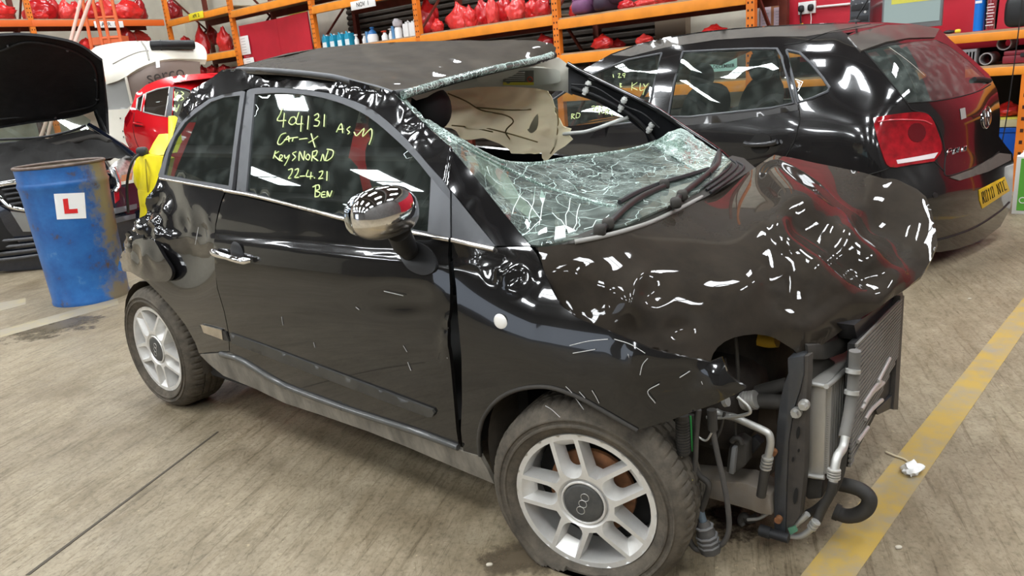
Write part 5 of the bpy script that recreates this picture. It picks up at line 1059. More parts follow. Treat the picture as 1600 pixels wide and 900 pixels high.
mb = MB(); mb.prism([(x, -.60, z) for x, z in ((.30, .32), (.30, 1.08), (1.05, 1.04), (1.75, .92), (2.10, .74), (2.16, .36))], (0, 1.42, 0)); mb.build('front_end', rp, red, bevel=.07)
mb = MB(); A_ = [(x, -.22+.22*(1.6-z), z) for x, z in ((-.35, 1.60), (.30, 1.62), (.62, 1.56), (1.25, 1.05), (-.35, 1.05))]; B_ = [(x, .62-(y+.22)*.9, z) for x, y, z in A_]
mb.add(A_+B_, [(0, 1, 6, 5), (1, 2, 7, 6)], 0); mb.add(A_+B_, [(2, 3, 8, 7)], 1); mb.build('roof', [rp, mat('dark_glass', (0, 0, 0))], red)
for x in (-.35, 1.5):
    for s_ in (-.4, .6): plain_wheel(red, (x, s_, .30), 1 if s_ > 0 else -1)
# ------------------------------------------------------------------ black saloon with its bonnet up
BK = field_depth([(0, 300, 6.75), (60, 300, 6.78), (120, 300, 6.95), (190, 265, 7.25), (210, 250, 7.4), (0, 400, 6.75), (80, 380, 6.8), (190, 330, 7.1), (0, 270, 6.85), (100, 265, 7.0), (215, 300, 7.35), (205, 380, 7.15), (20, 350, 6.72)])
bdir = BK(150, 300)-BK(20, 300); BF = Frame(BK(60, 330), np.array([bdir[1], -bdir[0], 0]))
blkcar = thing('car_with_raised_bonnet', 'dark car facing out with its bonnet propped open, behind the blue drum', 'car', M=BF.M)
nv = mat('navy_paint', (.008, .011, .020), .12, coat=1.)
panel('bumper', [(-40, 335), (0, 322), (14, 330), (28, 338), (46, 342), (100, 338), (160, 318), (182, 290), (212, 285), (222, 305), (216, 350), (206, 400), (150, 420), (80, 420), (0, 424), (-40, 428)], BK, blkcar, nv, res=10, flange=.03)
gr = panel('grille', [(-40, 302), (0, 290), (40, 284), (100, 278), (100, 330), (46, 328), (27, 325), (13, 320), (0, 306), (-40, 300)], BK, blkcar, dark, res=10, flange=0, off=.005)
for k in range(4): px_tube('grille_slat', [(4+k*4, 297+k*7.5), (40, 292+k*8), (98, 284+k*8.5)], .013, BK, gr, blk, off=.03, seg=6)
px_tube('chrome_band', [(-20, 296), (0, 289), (40, 283), (100, 276)], .028, BK, gr, chrome, off=.03)
px_tube('chrome_band', [(-10, 304), (0, 308), (13, 321), (28, 326), (60, 329), (98, 330)], .022, BK, gr, chrome, off=.03)
panel('bumper_reflection', [(16, 330), (60, 335), (62, 352), (58, 362), (36, 362)], BK, blkcar, mat('reflection_silver', (.30, .31, .32), .25, metal=.6, coat=.5), res=8, flange=.01, off=.02)  # silver-grey reflection on the dark bumper, painted as a panel of its own
for k in range(4): px_tube('lower_slat', [(-20, 378+k*10), (30, 374+k*9.5), (70, 370+k*9), (110, 366+k*9)], .014, BK, blkcar, mat('slat_grey', (.09, .09, .095), .35), off=.03, seg=6)
panel('lower_slat', [(165, 328), (214, 318), (214, 326), (165, 338)], BK, blkcar, mat('slat_grey', (.09, .09, .095), .35), res=8, off=.02)
panel('lower_slat', [(165, 344), (212, 334), (212, 341), (165, 353)], BK, blkcar, mat('slat_grey', (.09, .09, .095), .35), res=8, off=.02)
hl = panel('headlamp', [(170, 262), (182, 252), (197, 243), (210, 246), (208, 270), (206, 280), (188, 283), (176, 275)], BK, blkcar, mat('lamp_lens', (.55, .53, .50), .12, metal=.5, coat=1., var=.5, vscale=22), res=6, flange=.02, off=.01)
panel('lamp_amber', [(190, 274), (207, 270), (206, 281), (189, 284)], BK, hl, mat('lamp_amber', (.55, .25, .12), .2, coat=1), res=6, flange=0, off=.014)
px_tube('chrome_band', [(177, 262), (183, 276), (186, 290), (180, 300)], .02, BK, blkcar, chrome, off=.02)
panel('reflector', [(178, 300), (186, 298), (187, 312), (180, 318)], BK, blkcar, mat('lamp_red', (0, 0, 0)), res=6, flange=.004, off=.015)
EB = field_depth([(0, 230, 7.6), (170, 220, 7.9), (0, 285, 6.9), (100, 275, 7.0), (200, 245, 7.4), (140, 205, 8.1), (100, 240, 7.5)])
panel('engine_bay', [(-40, 236), (0, 226), (80, 216), (138, 202), (165, 212), (185, 225), (212, 243), (206, 250), (180, 252), (140, 262), (100, 277), (40, 283), (0, 289), (-40, 300)], EB, blkcar, dark, res=6, flange=.0, dent=crumple([(90, 250, 160, 50, .12, 5)], seed=7))
px_tube('strut_brace', [(60, 232), (110, 222), (150, 214), (172, 222)], .03, EB, blkcar, blkd, off=.08)
px_tube('front_wing_edge', [(140, 196), (165, 212), (190, 228), (212, 245)], .03, EB, blkcar, nv, off=.04)
BW = field_depth([(0, 200, 8.3), (140, 180, 8.7), (0, 228, 8.2), (138, 200, 8.6)])
panel('windscreen', [(-40, 200), (0, 196), (62, 185), (122, 174), (142, 188), (138, 202), (80, 218), (0, 228), (-40, 236)], BW, blkcar, glass_mat('car_glass', (.5, .6, .55)), res=10, flange=0)
px_tube('wiper', [(0, 218), (62, 215), (110, 205), (134, 196)], .014, BW, blkcar, blk, off=.05)
px_tube('wiper', [(-10, 226), (30, 222), (80, 218)], .014, BW, blkcar, blk, off=.05)
BN = field_depth([(0, 52, 7.15), (140, 80, 7.75), (0, 197, 8.0), (148, 171, 8.55), (168, 212, 8.3), (80, 120, 7.8), (163, 115, 8.0)])
bon = panel('bonnet', cr((-40, 54), (0, 52), (30, 51), (60, 53), (90, 58), (112, 63), (130, 71), (146, 82), (160, 92), n=3)+[(163, 115), (166, 140), (169, 170), (171, 215), (160, 205), (149, 172), (120, 179), (62, 187), (0, 197), (-40, 203)], BN, blkcar, mat('bonnet_lining', (.010, .010, .011), .75, var=.3, vscale=10, bump=.3, bscale=25), res=8, flange=-.03, dent=bowl([(70, 125, 90, 50, .05), (60, 178, 90, 14, -.03)]))
px_tube('lining_edge', [(0, 80), (40, 66), (90, 72), (130, 88), (148, 108), (152, 150), (145, 165), (100, 175), (40, 182), (0, 186)], .012, BN, bon, blk, off=.012)
for x, y in ((105, 79), (150, 125), (152, 155), (12, 72), (86, 184)):
    px_tube('lining_clip', [(x-1.5, y), (x+1.5, y)], .014, BN, bon, mat('slat_grey', (.09, .09, .095)), off=.02, n=1, seg=8)
px_tube('bonnet_strut', [(150, 172), (160, 192), (170, 216)], .012, lambda px, py: BN(px, py), blkcar, blk, off=.10)
mb = MB(); mb.box((-1.7, 0, .50), (1.2, 1.3, .5)); mb.box((-2.0, 0, .85), (.7, 1.2, .35), taper=.8); mb.build('car_body', nv, blkcar, bevel=.08)
mb = MB(); mb.box((-.45, .0, .40), (.7, 1.2, .35)); mb.build('engine_block', dark, blkcar, bevel=.05)
for x in (-.75,):
    for s_ in (-.62, .62): plain_wheel(blkcar, (x, s_, .30), 1 if s_ > 0 else -1)
# ------------------------------------------------------------------ racking along the back and the left
orange = mat('rack_orange', (.72, .19, .018), .4, var=.12, vscale=4)
orangeb = mat('rack_orange_beam', (.80, .27, .025), .4, var=.10, vscale=5)
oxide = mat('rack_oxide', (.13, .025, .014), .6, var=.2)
board = mat('shelf_board', (.33, .25, .16), .7, var=.2, vscale=8)
holem = mat('hole_dark', (.05, .015, .006), .8)
def rk(px, py, b=0.): return hit(px, py, room(0, b), BX)             # the plane of the back racks, b in front of their face
def lk(px, py, a=0.): return hit(px, py, room(-2*BAY+a, 0), AX)      # the plane of the left racks
def rc(P): d = np.asarray(P)-RA; return np.array([d@AX, d@BX, d[2]])
RM_ = Matrix(((AX[0], -BX[0], 0, RA[0]), (AX[1], -BX[1], 0, RA[1]), (0, 0, 1, 0), (0, 0, 0, 1)))   # racking axes: x along, -y into the room
class RMB(MB):
    def bx(s, a0, a1, b0, b1, z0, z1, mi=0): quadbox(s, a0, a1, b0, b1, z0, z1, mi); return s
def rack(name, label): return thing(name, label, 'racking', M=RM_)
def rpart(nm, mb, m, par, **k): return mb.build(nm, m, par, inv=wm(par).inverted(), **k)
def upright_frame(par, a, h, z_holes=(1.2, 4.2), left=False, base=0):
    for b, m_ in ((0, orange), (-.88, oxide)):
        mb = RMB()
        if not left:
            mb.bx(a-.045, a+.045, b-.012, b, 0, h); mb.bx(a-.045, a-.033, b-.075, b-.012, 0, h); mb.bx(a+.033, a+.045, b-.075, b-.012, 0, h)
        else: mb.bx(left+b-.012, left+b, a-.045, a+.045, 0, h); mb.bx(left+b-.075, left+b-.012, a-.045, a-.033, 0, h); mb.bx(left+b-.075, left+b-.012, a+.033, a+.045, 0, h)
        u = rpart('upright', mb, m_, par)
        if b == 0:
            mb = RMB(); z = z_holes[0]
            while z < z_holes[1]:
                for d in (-.022, .022):
                    if not left: mb.bx(a+d-.008, a+d+.008, b, b+.002, z, z+.022)
                    else: mb.bx(left, left+.002, a+d-.008, a+d+.008, z, z+.022)
                z += .075
            tag(rpart('upright_slots', mb, holem, u), kind='stuff')
    for z0, z1 in ((.5, 1.3), (2.1, 1.3), (2.1, 2.9), (3.7, 2.9)):
        A_ = room(a, -.05, z0) if not left else room(left-.05, a, z0); B_ = room(a, -.85, z1) if not left else room(left-.85, a, z1)
        mb = MB(); mb.bar(A_, B_, .03, .03); rpart('brace', mb, oxide, par)
main = rack('pallet_racking', 'orange pallet racking along the back wall with the NOV 1 board')
for k in range(-2, 4): upright_frame(main, k*BAY, 4.3)
def beam_z(px, py): return rk(px, py)[2]
def beams(par, k0, k1, z, shelf=True, h=.115):
    a0, a1 = k0*BAY+.045, k1*BAY-.045
    mb = RMB(); mb.bx(a0, a1, -.045, .008, z-h/2, z+h/2); rpart('beam', mb, orangeb, par, bevel=.006)
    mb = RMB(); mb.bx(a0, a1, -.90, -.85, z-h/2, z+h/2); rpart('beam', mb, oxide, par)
    if shelf: mb = RMB(); mb.bx(a0, a1, -.87, -.02, z+h/2, z+h/2+.02); rpart('shelf_board', mb, board, par)
    return z+h/2+.02
Z = {}
Z['apr2'] = beams(main, -2, -1, beam_z(322, 23)); Z['b-1'] = beams(main, -1, 0, beam_z(425, 8)); Z['nov'] = beams(main, 0, 1, beam_z(500, 14))
Z['b1'] = beams(main, 1, 2, beam_z(760, 47)); Z['b2'] = beams(main, 2, 3, beam_z(1020, 18)); Z['apr2low'] = beams(main, -2, -1, beam_z(352, 86)); Z['jugs'] = beams(main, 0, 1, beam_z(580, 74))
Z['b1low'] = beams(main, 1, 2, beam_z(900, 90)); Z['b2low'] = beams(main, 2, 3, beam_z(905, 91)); Z['b2bot'] = beams(main, 2, 3, beam_z(1165, 134))
left = rack('pallet_racking', 'orange pallet racking on the left wall with the APR 1 board')
LA = -2*BAY
for b in (BAY*1.0, BAY*2.0, BAY*3.): upright_frame(left, b, 4.3, left=LA)
def lbeams(b0, b1, z, h=.115):
    mb = RMB(); mb.bx(LA-.045, LA+.008, b0, b1, z-h/2, z+h/2); rpart('beam', mb, mat('rack_orange_red', (.70, .13, .02), .45), left, bevel=.006)
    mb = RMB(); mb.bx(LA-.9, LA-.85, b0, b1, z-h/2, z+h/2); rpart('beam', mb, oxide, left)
    mb = RMB(); mb.bx(LA-.87, LA-.02, b0, b1, z+h/2, z+h/2+.02); rpart('shelf_board', mb, board, left); return z+h/2+.02
zl = lk(150, 36)[2]
Z['left'] = lbeams(.05, BAY, zl); lbeams(BAY, 2*BAY, zl); lbeams(2*BAY, 3*BAY, zl)
Z['leftlow'] = lbeams(.05, BAY, zl-1.05); lbeams(BAY, 2*BAY, zl-1.05); lbeams(2*BAY, 3*BAY, zl-1.05)
# month boards hung on the beams
wbd = mat('board_white', (.80, .80, .78), .45); ybd = mat('board_yellow', (.82, .70, .03), .45); ink = mat('board_ink', (.015, .015, .015), .5)
def sign(name, label, corners, plane, m, txt, size, xdir, nrm, cat='sign'):
    P = [plane(*c) for c in corners]; c = sum(P)/4; wd = (np.linalg.norm(P[1]-P[0])+np.linalg.norm(P[2]-P[3]))/2; ht = (np.linalg.norm(P[3]-P[0])+np.linalg.norm(P[2]-P[1]))/2
    M = axes(c, xdir, (0, 0, 1)); o = thing(name, label, cat, M=M)
    mb = MB(); mb.box((0, 0, -.004), (wd, ht, .008)); mb.build('board', m, o, bevel=.001)
    if txt:
        for i, line in enumerate(txt.split('\n')):
            n = len(txt.split('\n')); t = text_mesh('lettering', line, size*ht, ink, o, Matrix.Translation((0, (n/2-.5-i)*ht*.42, .002)), bold=.004*ht)
            if t.dimensions.x > wd*.9 or True:
                xs = [v.co.x for v in t.data.vertices]; wv = max(xs)-min(xs)
                if wv > wd*.84: t.scale = (wd*.84/wv, 1, 1)
    return o
sign('month_board', 'white board lettered APR 1 on the left racking beam', [(146, 34), (192, 32), (193, 42), (149, 44)], lambda x, y: lk(x, y, .03), wbd, 'APR  1', .85, -BX, AX)
sign('month_board', 'yellow board lettered APR 2 on the racking beam', [(294, 21), (317, 18), (318, 28), (296, 32)], lambda x, y: rk(x, y, .03), ybd, 'APR  2', .75, AX, BX)
sign('month_board', 'white board lettered NOV 1 on the racking beam above the cleaning bottles', [(547, 2), (586, -3), (586, 10), (549, 16)], lambda x, y: rk(x, y, .03), wbd, 'NOV  1', .75, AX, BX)
sign('notice', 'pale green PFX DECEMBER notice seen through the parked car rear door window', [(1110, 87), (1152, 84), (1151, 110), (1111, 112)], lambda x, y: rk(x, y, -.05), mat('paper_green', (.50, .78, .70), .6), 'PFX\nDECEMBER', .30, AX, BX, 'notice')
sign('warning_sign', 'yellow warning sign with a black triangle on the wall above the red boards', [(448, 12), (477, 8), (478, 19), (449, 23)], lambda x, y: rk(x, y, -1.10), ybd, '', .3, AX, BX)
ws_ = bpy.data.objects['warning_sign']
mb = MB(); mb.tube([(-.12, -.035, .004), (-.085, .045, .004), (-.05, -.035, .004)], .006, 5, closed=True); mb.build('triangle', ink, ws_)
mb = MB()
for k in range(3): mb.box((.055, .035-.03*k, .002), (.16, .010, .003))
tag(mb.build('small_print', ink, ws_), kind='stuff')
for i, (cs, lb) in enumerate(((((371, 57), (388, 56), (391, 85), (375, 86)), 'white printed notice pinned on the red boards, upper one of two'), (((380, 91), (396, 90), (398, 106), (382, 107)), 'white printed notice on the red boards, lower one of two'))):
    o = sign('notice', lb, cs, lambda x, y: rk(x, y, -.085), wbd, '', .1, AX, BX, 'notice'); mb = MB()
    for k in range(6): mb.box((0, .12-.05*k, .002), (.14, .008, .002))
    tag(mb.build('print_lines', mat('print_grey', (.35, .35, .36), .6), o), kind='stuff')
for i, (pa, pb, b0, b1, lb) in enumerate(((367, 431, -.10, -.17, 'tall red board in the racking with two white notices pinned on it'), (432, 481, -.17, -.10, 'tall plain red board in the racking, right of the one with notices'))):
    A_, B_ = rc(rk(pa, 34, b0)), rc(rk(pb, 29, b1)); A_[0] = max(A_[0], -BAY+.06); B_[0] = min(B_[0], -.06)
    z_ = rk(425, 30, -.12)[2]; mb = RMB(); mb.prism([room(A_[0], b0, 0), room(B_[0], b1, 0), room(B_[0], b1, z_), room(A_[0], b0, z_)], -BX*.02)
    tag(mb.build('red_board', redw), lb, 'board')
# red refuse sacks
RED = [mat('sack_red_%d' % i, c, .28, coat=.5, var=.18, vscale=6) for i, c in enumerate(((.60, .020, .018), (.50, .012, .014), (.68, .045, .040), (.32, .010, .012)))]
def sack_mesh(seed):
    bm = bmesh.new(); bmesh.ops.create_icosphere(bm, subdivisions=4, radius=.5); R_ = random.Random(seed); o_ = Vector((R_.random()*9, R_.random()*9, seed*3.1))
    for v in bm.verts:
        p = v.co.copy(); n = p.normalized(); t = p.z+.5
        q = noise.noise(n*1.6+o_)*.16+(1-2*abs(noise.noise(n*3.4+o_)))*.085+(1-2*abs(noise.noise(n*6.5+o_)))*.05+(1-2*abs(noise.noise(n*13+o_)))*.022
        v.co = p+n*q
        if t > .80: k = (t-.80)/.2; v.co.x *= 1-.62*k; v.co.y *= 1-.62*k; v.co.z += .16*k*k*(1+.6*math.sin(5*math.atan2(p.y, p.x)+seed))
        if v.co.z < -.36: v.co.z = -.36-(v.co.z+.36)*-.25
    me = bpy.data.meshes.new('sack'); bm.to_mesh(me); bm.free()
    for p in me.polygons: p.use_smooth = True
    zs_ = [v.co.z for v in me.vertices]; lo, hi = min(zs_), max(zs_)
    mx_ = max(max(abs(v.co.x), abs(v.co.y)) for v in me.vertices)
    for v in me.vertices: v.co = (v.co.x*.5/mx_, v.co.y*.5/mx_, (v.co.z-lo)/(hi-lo))
    me.materials.append(RED[0]); return me
SM = [sack_mesh(i) for i in range(6)]
AXANG = math.atan2(AX[1], AX[0])
ORD = ['first', 'second', 'third', 'fourth', 'fifth', 'sixth', 'seventh', 'eighth', 'ninth', 'tenth', 'eleventh', 'twelfth', 'thirteenth']
SACKS = []
def sacks(items, plane, zshelf, where, group, mi=0):
    for i, it in enumerate(sorted(items)):
        px, py, w_, h_ = it[:4]; c_ = it[5] if len(it) > 5 else mi
        for shrink in (1., .88, .76, .64, .54, .45):
            done = False
            for b in (-.20, -.36, -.54, -.68):
                P = plane(px, py, b); D = np.linalg.norm(P-CAM); W_ = min(w_*D/F*1.10, .66)*shrink; u_ = rc(P)[1 if plane is lkp else 0]; k_ = math.floor(u_/BAY)*BAY; P = P+(BX if plane is lkp else AX)*(min(max(u_, k_+.07+W_*.55), k_+BAY-.07-W_*.55)-u_); Hh = h_*D/F*1.1; Dp = min(W_*.62, .28)
                z0 = P[2]-Hh/2; top = P[2]+Hh/2
                if z0 < zshelf+.17: z0 = zshelf+.004; Hh = max(top-z0, .13)
                q = np.array([P[0], P[1]]); ok = True
                for (q2, W2, D2, z2, h2, ax) in SACKS:
                    d = q-q2; u = abs(d@ax); v = abs(d[0]*ax[1]-d[1]*ax[0])
                    if u < (W_+W2)*.53 and v < (Dp+D2)*.56 and z0 < z2+h2 and z2 < z0+Hh: ok = False; break
                if ok: done = True; break
            if done: break
        ax = (BX if plane is lkp else AX)[:2]; SACKS.append((q, W_, Dp, z0, Hh, ax))
        o = bpy.data.objects.new('refuse_sack', SM[(i*5+len(where)) % 6]); COL.objects.link(o); o.location = (P[0], P[1], z0); o.rotation_euler = (0, 0, math.atan2(ax[1], ax[0])+(i % 2)*PI); o.scale = (W_, Dp, Hh)
        o.material_slots[0].link = 'OBJECT'; o.material_slots[0].material = RED[c_ if c_ else (i % 3)]
        tag(o, 'red plastic refuse sack, %s from the left %s' % (ORD[i], where), 'sack', group)
rkp = lambda x, y, b: rk(x, y, b); lkp = lambda x, y, b: lk(x, y, b)
sacks([(678, 16, 40, 40), (677, 40, 24, 18, -.12), (705, 30, 44, 42, -.2), (734, 28, 24, 34, -.15), (752, 16, 32, 40, -.45), (772, 28, 34, 20, -.15), (768, 6, 24, 26, -.6), (786, 10, 26, 40, -.4), (806, 20, 34, 46, -.12), (832, 18, 30, 40, -.2), (851, 24, 32, 38, -.1), (846, 4, 30, 26, -.6)], rkp, Z['b1'], 'on the shelf right of the cleaning bottles', 'red sacks on the racking')
sacks([(888, 15, 13, 16), (979, 8, 30, 18), (1012, 5, 52, 20), (1042, 0, 40, 14)], rkp, Z['b2'], 'on the shelf holding purple seats', 'red sacks on the racking')
sacks([(943, 78, 36, 42), (966, 83, 26, 16), (1008, 104, 30, 34, -.4), (1117, 52, 40, 24, -.4)], rkp, Z['b2low'], 'behind the parked black hatchback', 'red sacks on the racking')
sacks([(848, 62, 38, 18, -.3, 3)], rkp, Z['b1low'], 'above the curled roof corner', 'red sacks on the racking')
sacks([(314, 55, 28, 30, -.2), (330, 54, 24, 26, -.5, 3), (350, 58, 28, 28, -.25), (353, 72, 26, 20, -.06), (288, 62, 18, 10, -.4)], rkp, Z['apr2low'], 'under the APR 2 board', 'red sacks on the racking')
zb_ = rk(331, 116)[2]
sacks([(316, 109, 16, 14, -.4, 3), (332, 109, 22, 14, -.3, 3), (350, 109, 24, 14, -.3, 3)], rkp, zb_, 'beneath the lower APR 2 shelf', 'red sacks on the racking')
mb = RMB(); mb.bx(-2*BAY+.05, -BAY-.05, -.87, .0, zb_-.08, zb_); rpart('shelf_board', mb, board, main)
sacks([(8, 19, 40, 30), (27, 10, 36, 28, -.5), (36, 24, 28, 18), (55, 26, 18, 14), (84, 15, 46, 34), (103, 12, 22, 20), (119, 19, 38, 26), (143, 16, 26, 26, -.4), (168, 16, 38, 30), (199, 16, 42, 28), (229, 14, 36, 34, -.35, 3), (251, 15, 24, 26, -.3, 3)], lkp, Z['left'], 'on the APR 1 shelf', 'red sacks on the racking')
sacks([(229, 58, 36, 18), (198, 55, 24, 22, -.4, 3), (135, 68, 20, 14)], lkp, Z['leftlow'], 'under the APR 1 shelf', 'red sacks on the racking')
# two purple child seats among the sacks
pur = mat('seat_purple', (.15, .055, .13), .6, var=.2, vscale=12); purd = mat('seat_purple_dark', (.035, .018, .035), .6)
for (px, py, w_, h_), m_, lb in (((921, 6, 32, 30), pur, 'purple child seat shell on the upper shelf between red sacks'), ((953, 5, 26, 30), purd, 'dark plum child seat on the upper shelf, right of the purple one')):
    P = rk(px, py, -.25); D = np.linalg.norm(P-CAM); W_ = w_*D/F; t = thing('child_seat', lb, 'child seat', M=axes((P[0], P[1], Z['b2']+.006), AX, -BX))
    mb = MB(); mb.ball((0, .06, W_*.45), (W_, .14, W_*.9), 16, 10, e=.6); mb.build('backrest', m_, t)
    mb = MB(); mb.ball((0, -.10, .09), (W_*.95, .34, .18), 16, 8, e=.6); mb.build('seat', m_, t)
    for s_ in (-1, 1): mb = MB(); mb.ball((s_*W_*.42, -.06, .17), (.07, .26, .20), 12, 8, e=.7); mb.build('side_wing', m_, t)
# cleaning products
jb = mat('jug_blue', (.02, .32, .50), .3, var=.08); jl = mat('jug_label', (.70, .80, .82), .5); bw = mat('bottle_white', (.80, .80, .79), .35); bb = mat('bottle_blue', (.03, .16, .42), .3); br_ = mat('bottle_red', (.50, .06, .03), .4)
def at_shelf(px, b=-.14): P = rk(px, 60, b); P = P+AX*(min(rc(P)[0], BAY-.17)-rc(P)[0]) if px > 645 else P; return axes((P[0], P[1], Z['jugs']+.004), AX, -BX), np.linalg.norm(P-CAM)/F
for i, px in enumerate((511, 523, 535, 547)):
    M, s_ = at_shelf(px); t = thing('detergent_jug', 'light blue detergent jug with a loop handle, %s from the left of four' % ORD[i], 'jug', M=M, group='blue jugs on the racking'); w_ = 11.5*s_; h_ = 19*s_
    mb = MB(); mb.prism([(-w_/2, 0, 0), (w_/2, 0, 0), (w_/2, 0, h_*.62), (w_*.30, 0, h_*.93), (-w_*.30, 0, h_*.93), (-w_/2, 0, h_*.70)], (0, .13, 0)); mb.v = [(x, y-.065, z) for x, y, z in mb.v]; mb.build('body', jb, t, bevel=.008)
    mb = MB(); mb.box((0, -.067, h_*.28), (w_*.8, .003, h_*.42)); mb.build('label', jl, t)
    mb = MB(); mb.tube([(-w_*.28, -.02, h_*.9), (-w_*.05, -.06, h_*1.02), (w_*.3, -.07, h_*.86), (w_*.4, -.07, h_*.6)], .012, 8); mb.build('handle', jb, t); mb = MB(); mb.lathe([(0, h_*1.03), (.02, h_*1.03), (.02, h_*.9)], 12); mb.build('cap', bw, t)
def spray(px, w_, h_, m1, m2, label):
    M, s_ = at_shelf(px); t = thing('spray_bottle', label, 'bottle', M=M); r = w_*s_*.42; h = h_*s_
    mb = MB(); mb.lathe([(0, 0), (r, 0), (r, h*.42), (r*.45, h*.62), (r*.35, h*.72), (0, h*.73)], 16); mb.build('body', m1, t, bevel=0)
    mb = MB(); mb.box((0, 0, h*.84), (r*1.1, .03, h*.16)); mb.box((-r*.9, 0, h*.86), (r*1.0, .02, h*.08)); mb.tube([(-r*.5, 0, h*.8), (-r*.9, 0, h*.62)], .006, 6); mb.build('trigger_head', m2, t, bevel=.003)
spray(557, 8, 16, bw, bw, 'plain white trigger spray beside the blue jugs'); spray(570, 9, 15, bw, mat('head_grey', (.4, .38, .37), .5), 'white spray bottle with a grey head, left of the pump sprayer')
spray(602, 12, 15, bw, br_, 'white spray bottle with a red trigger, right of the pump sprayer'); spray(612, 9, 17, bw, mat('head_grey', (0, 0, 0)), 'white spray bottle with a grey trigger beside the draped cloth')
M, s_ = at_shelf(583); t = thing('pump_sprayer', 'blue and white pump sprayer in the middle of the bottle shelf', 'sprayer', M=M); mb = MB(); mb.lathe([(0, 0), (.085, 0), (.09, .08), (.075, .12), (0, .13)], 18); mb.build('tank', bw, t); mb = MB(); mb.lathe([(.075, .12), (.05, .17), (.03, .18), (.022, .20), (.035, .205), (.035, .225), (0, .23)], 18); mb.build('pump_head', bb, t); mb = MB(); mb.lathe([(0, 0), (.028, 0), (.028, .17), (0, .17)], 12, T=Matrix.Translation((-.10, -.03, 0))); mb.build('side_tube', mat('tube_blue', (.1, .25, .45), .4), t)
M, s_ = at_shelf(624); t = thing('draped_bottle', 'white bottle with a grey cloth draped over its top', 'bottle', M=M); mb = MB(); mb.lathe([(0, 0), (.06, 0), (.06, .13), (.03, .2), (0, .2)], 16); mb.build('body', bw, t); mb = MB(); mb.ball((0, 0, .22), (.15, .13, .12), 16, 10, e=.8); mb.v = [(x+.03*noise.noise(Vector((x, y, z))*25), y, z+.03*noise.noise(Vector((x, y, z))*22)) for x, y, z in mb.v]; mb.build('cloth', mat('cloth_grey', (.45, .43, .44), .9), t); mb = MB(); mb.lathe([(0, 0), (.024, 0), (.024, .18), (0, .19)], 12, T=Matrix.Translation((-.07, -.05, 0))); mb.build('blue_tube', mat('tube_blue', (0, 0, 0)), t)
for px, lb in ((640, 'white plastic jerrycan, left of two at the end of the bottle shelf'), (650, 'white plastic jerrycan against the racking post, right of two')):
    M, s_ = at_shelf(px, -.2); t = thing('jerrycan', lb, 'jerrycan', M=M); mb = MB(); mb.box((0, 0, .10), (.125, .14, .20)); mb.build('body', bw, t, bevel=.02); mb = MB(); mb.tube([(-.03, 0, .2), (0, 0, .235), (.045, 0, .2)], .011, 8); mb.build('handle', bw, t); mb = MB(); mb.lathe([(0, .225), (.018, .225), (.018, .195)], 12, T=Matrix.Translation((-.045, 0, 0))); mb.build('cap', bw, t)
# ------------------------------------------------------------------ work bench on the right
bench = rack('bench_racking', 'orange racking used as a work bench along the red wall, holding a monitor')
a4 = rc(rk(1597, 200))[0]; zt = rk(1530, 59)[2]; zs2 = rk(1560, 112)[2]
mb = RMB(); mb.bx(3*BAY+.05, a4+2.2, -.05, .01, zt-.035, zt+.035); rpart('beam', mb, orangeb, bench, bevel=.006)
mb = RMB(); mb.bx(3*BAY+.05, a4+2.2, -1.05, -.03, zt+.035, zt+.055); rpart('worktop', mb, board, bench)
mb = RMB(); mb.bx(3*BAY+.05, a4+2.2, -.05, .01, zs2-.035, zs2+.035); rpart('beam', mb, orangeb, bench, bevel=.006)
mb = RMB(); mb.bx(3*BAY+.05, a4+2.2, -1.05, -.03, zs2+.035, zs2+.055); rpart('shelf_board', mb, board, bench)
for a in (a4, 3*BAY+.12, a4+2.1):
    mb = RMB(); mb.bx(a-.04, a+.04, -.07, .012, 0, zs2-.035); rpart('leg', mb, orange, bench)
    mb = RMB(); mb.bx(a-.04, a+.04, -1.0, -.92, 0, zt+.03); rpart('leg', mb, oxide, bench)
mb = RMB()
for k in range(9): mb.bx(a4-.012, a4+.012, .012, .014, .12+k*.1, .15+k*.1)
tag(rpart('leg_slots', mb, holem, bench), kind='stuff')
ZT = zt+.059; ZS = zs2+.059
mb = RMB(); mb.bx(3*BAY, a4+2.2, -1.12, -1.09, 0, zt-.1); rpart('under_bench_shade', mb, mat('bench_shade', (.03, .025, .022), .8), bench)  # dark sheet added to stand for the unlit space under the bench
def on(px, py, b, z): P = rk(px, py, b); return axes((P[0], P[1], z), AX, -BX), np.linalg.norm(P-CAM)/F
M, s_ = on(1425, 20, -.45, ZT); t = thing('monitor', 'flat computer monitor with a yellow band on its screen, on the bench', 'monitor', M=M)
mb = MB(); mb.box((0, 0, .27), (.53, .05, .38)); mb.build('case', mat('case_grey', (.16, .165, .17), .4), t, bevel=.008)
mb = MB(); mb.box((0, -.027, .285), (.49, .004, .31)); mb.build('screen', mat('screen_lit', (.12, .15, .15), .25, emit=((.34, .43, .40), .55)), t)
mb = MB(); mb.box((.02, -.030, .375), (.40, .003, .11)); mb.build('screen_band', mat('screen_yellow', (.3, .3, .05), .3, emit=((.55, .50, .06), .6)), t)
mb = MB(); mb.box((0, .02, .05), (.08, .05, .10)); mb.box((0, 0, .01), (.24, .18, .02)); mb.build('stand', blk, t, bevel=.004)
M, s_ = on(1344, 20, -.38, ZT); t = thing('computer_tower', 'dark grey computer tower at the left end of the bench', 'computer', M=M); mb = MB(); mb.box((0, .20, .21), (.19, .42, .42)); mb.build('case', mat('pc_grey', (.05, .052, .058), .35, coat=.3), t, bevel=.006)
for z in (.12, .22, .33): mb = MB(); mb.box((0, -.012, z), (.16, .008, .06)); mb.build('drive_bay', blk, t, bevel=.002)
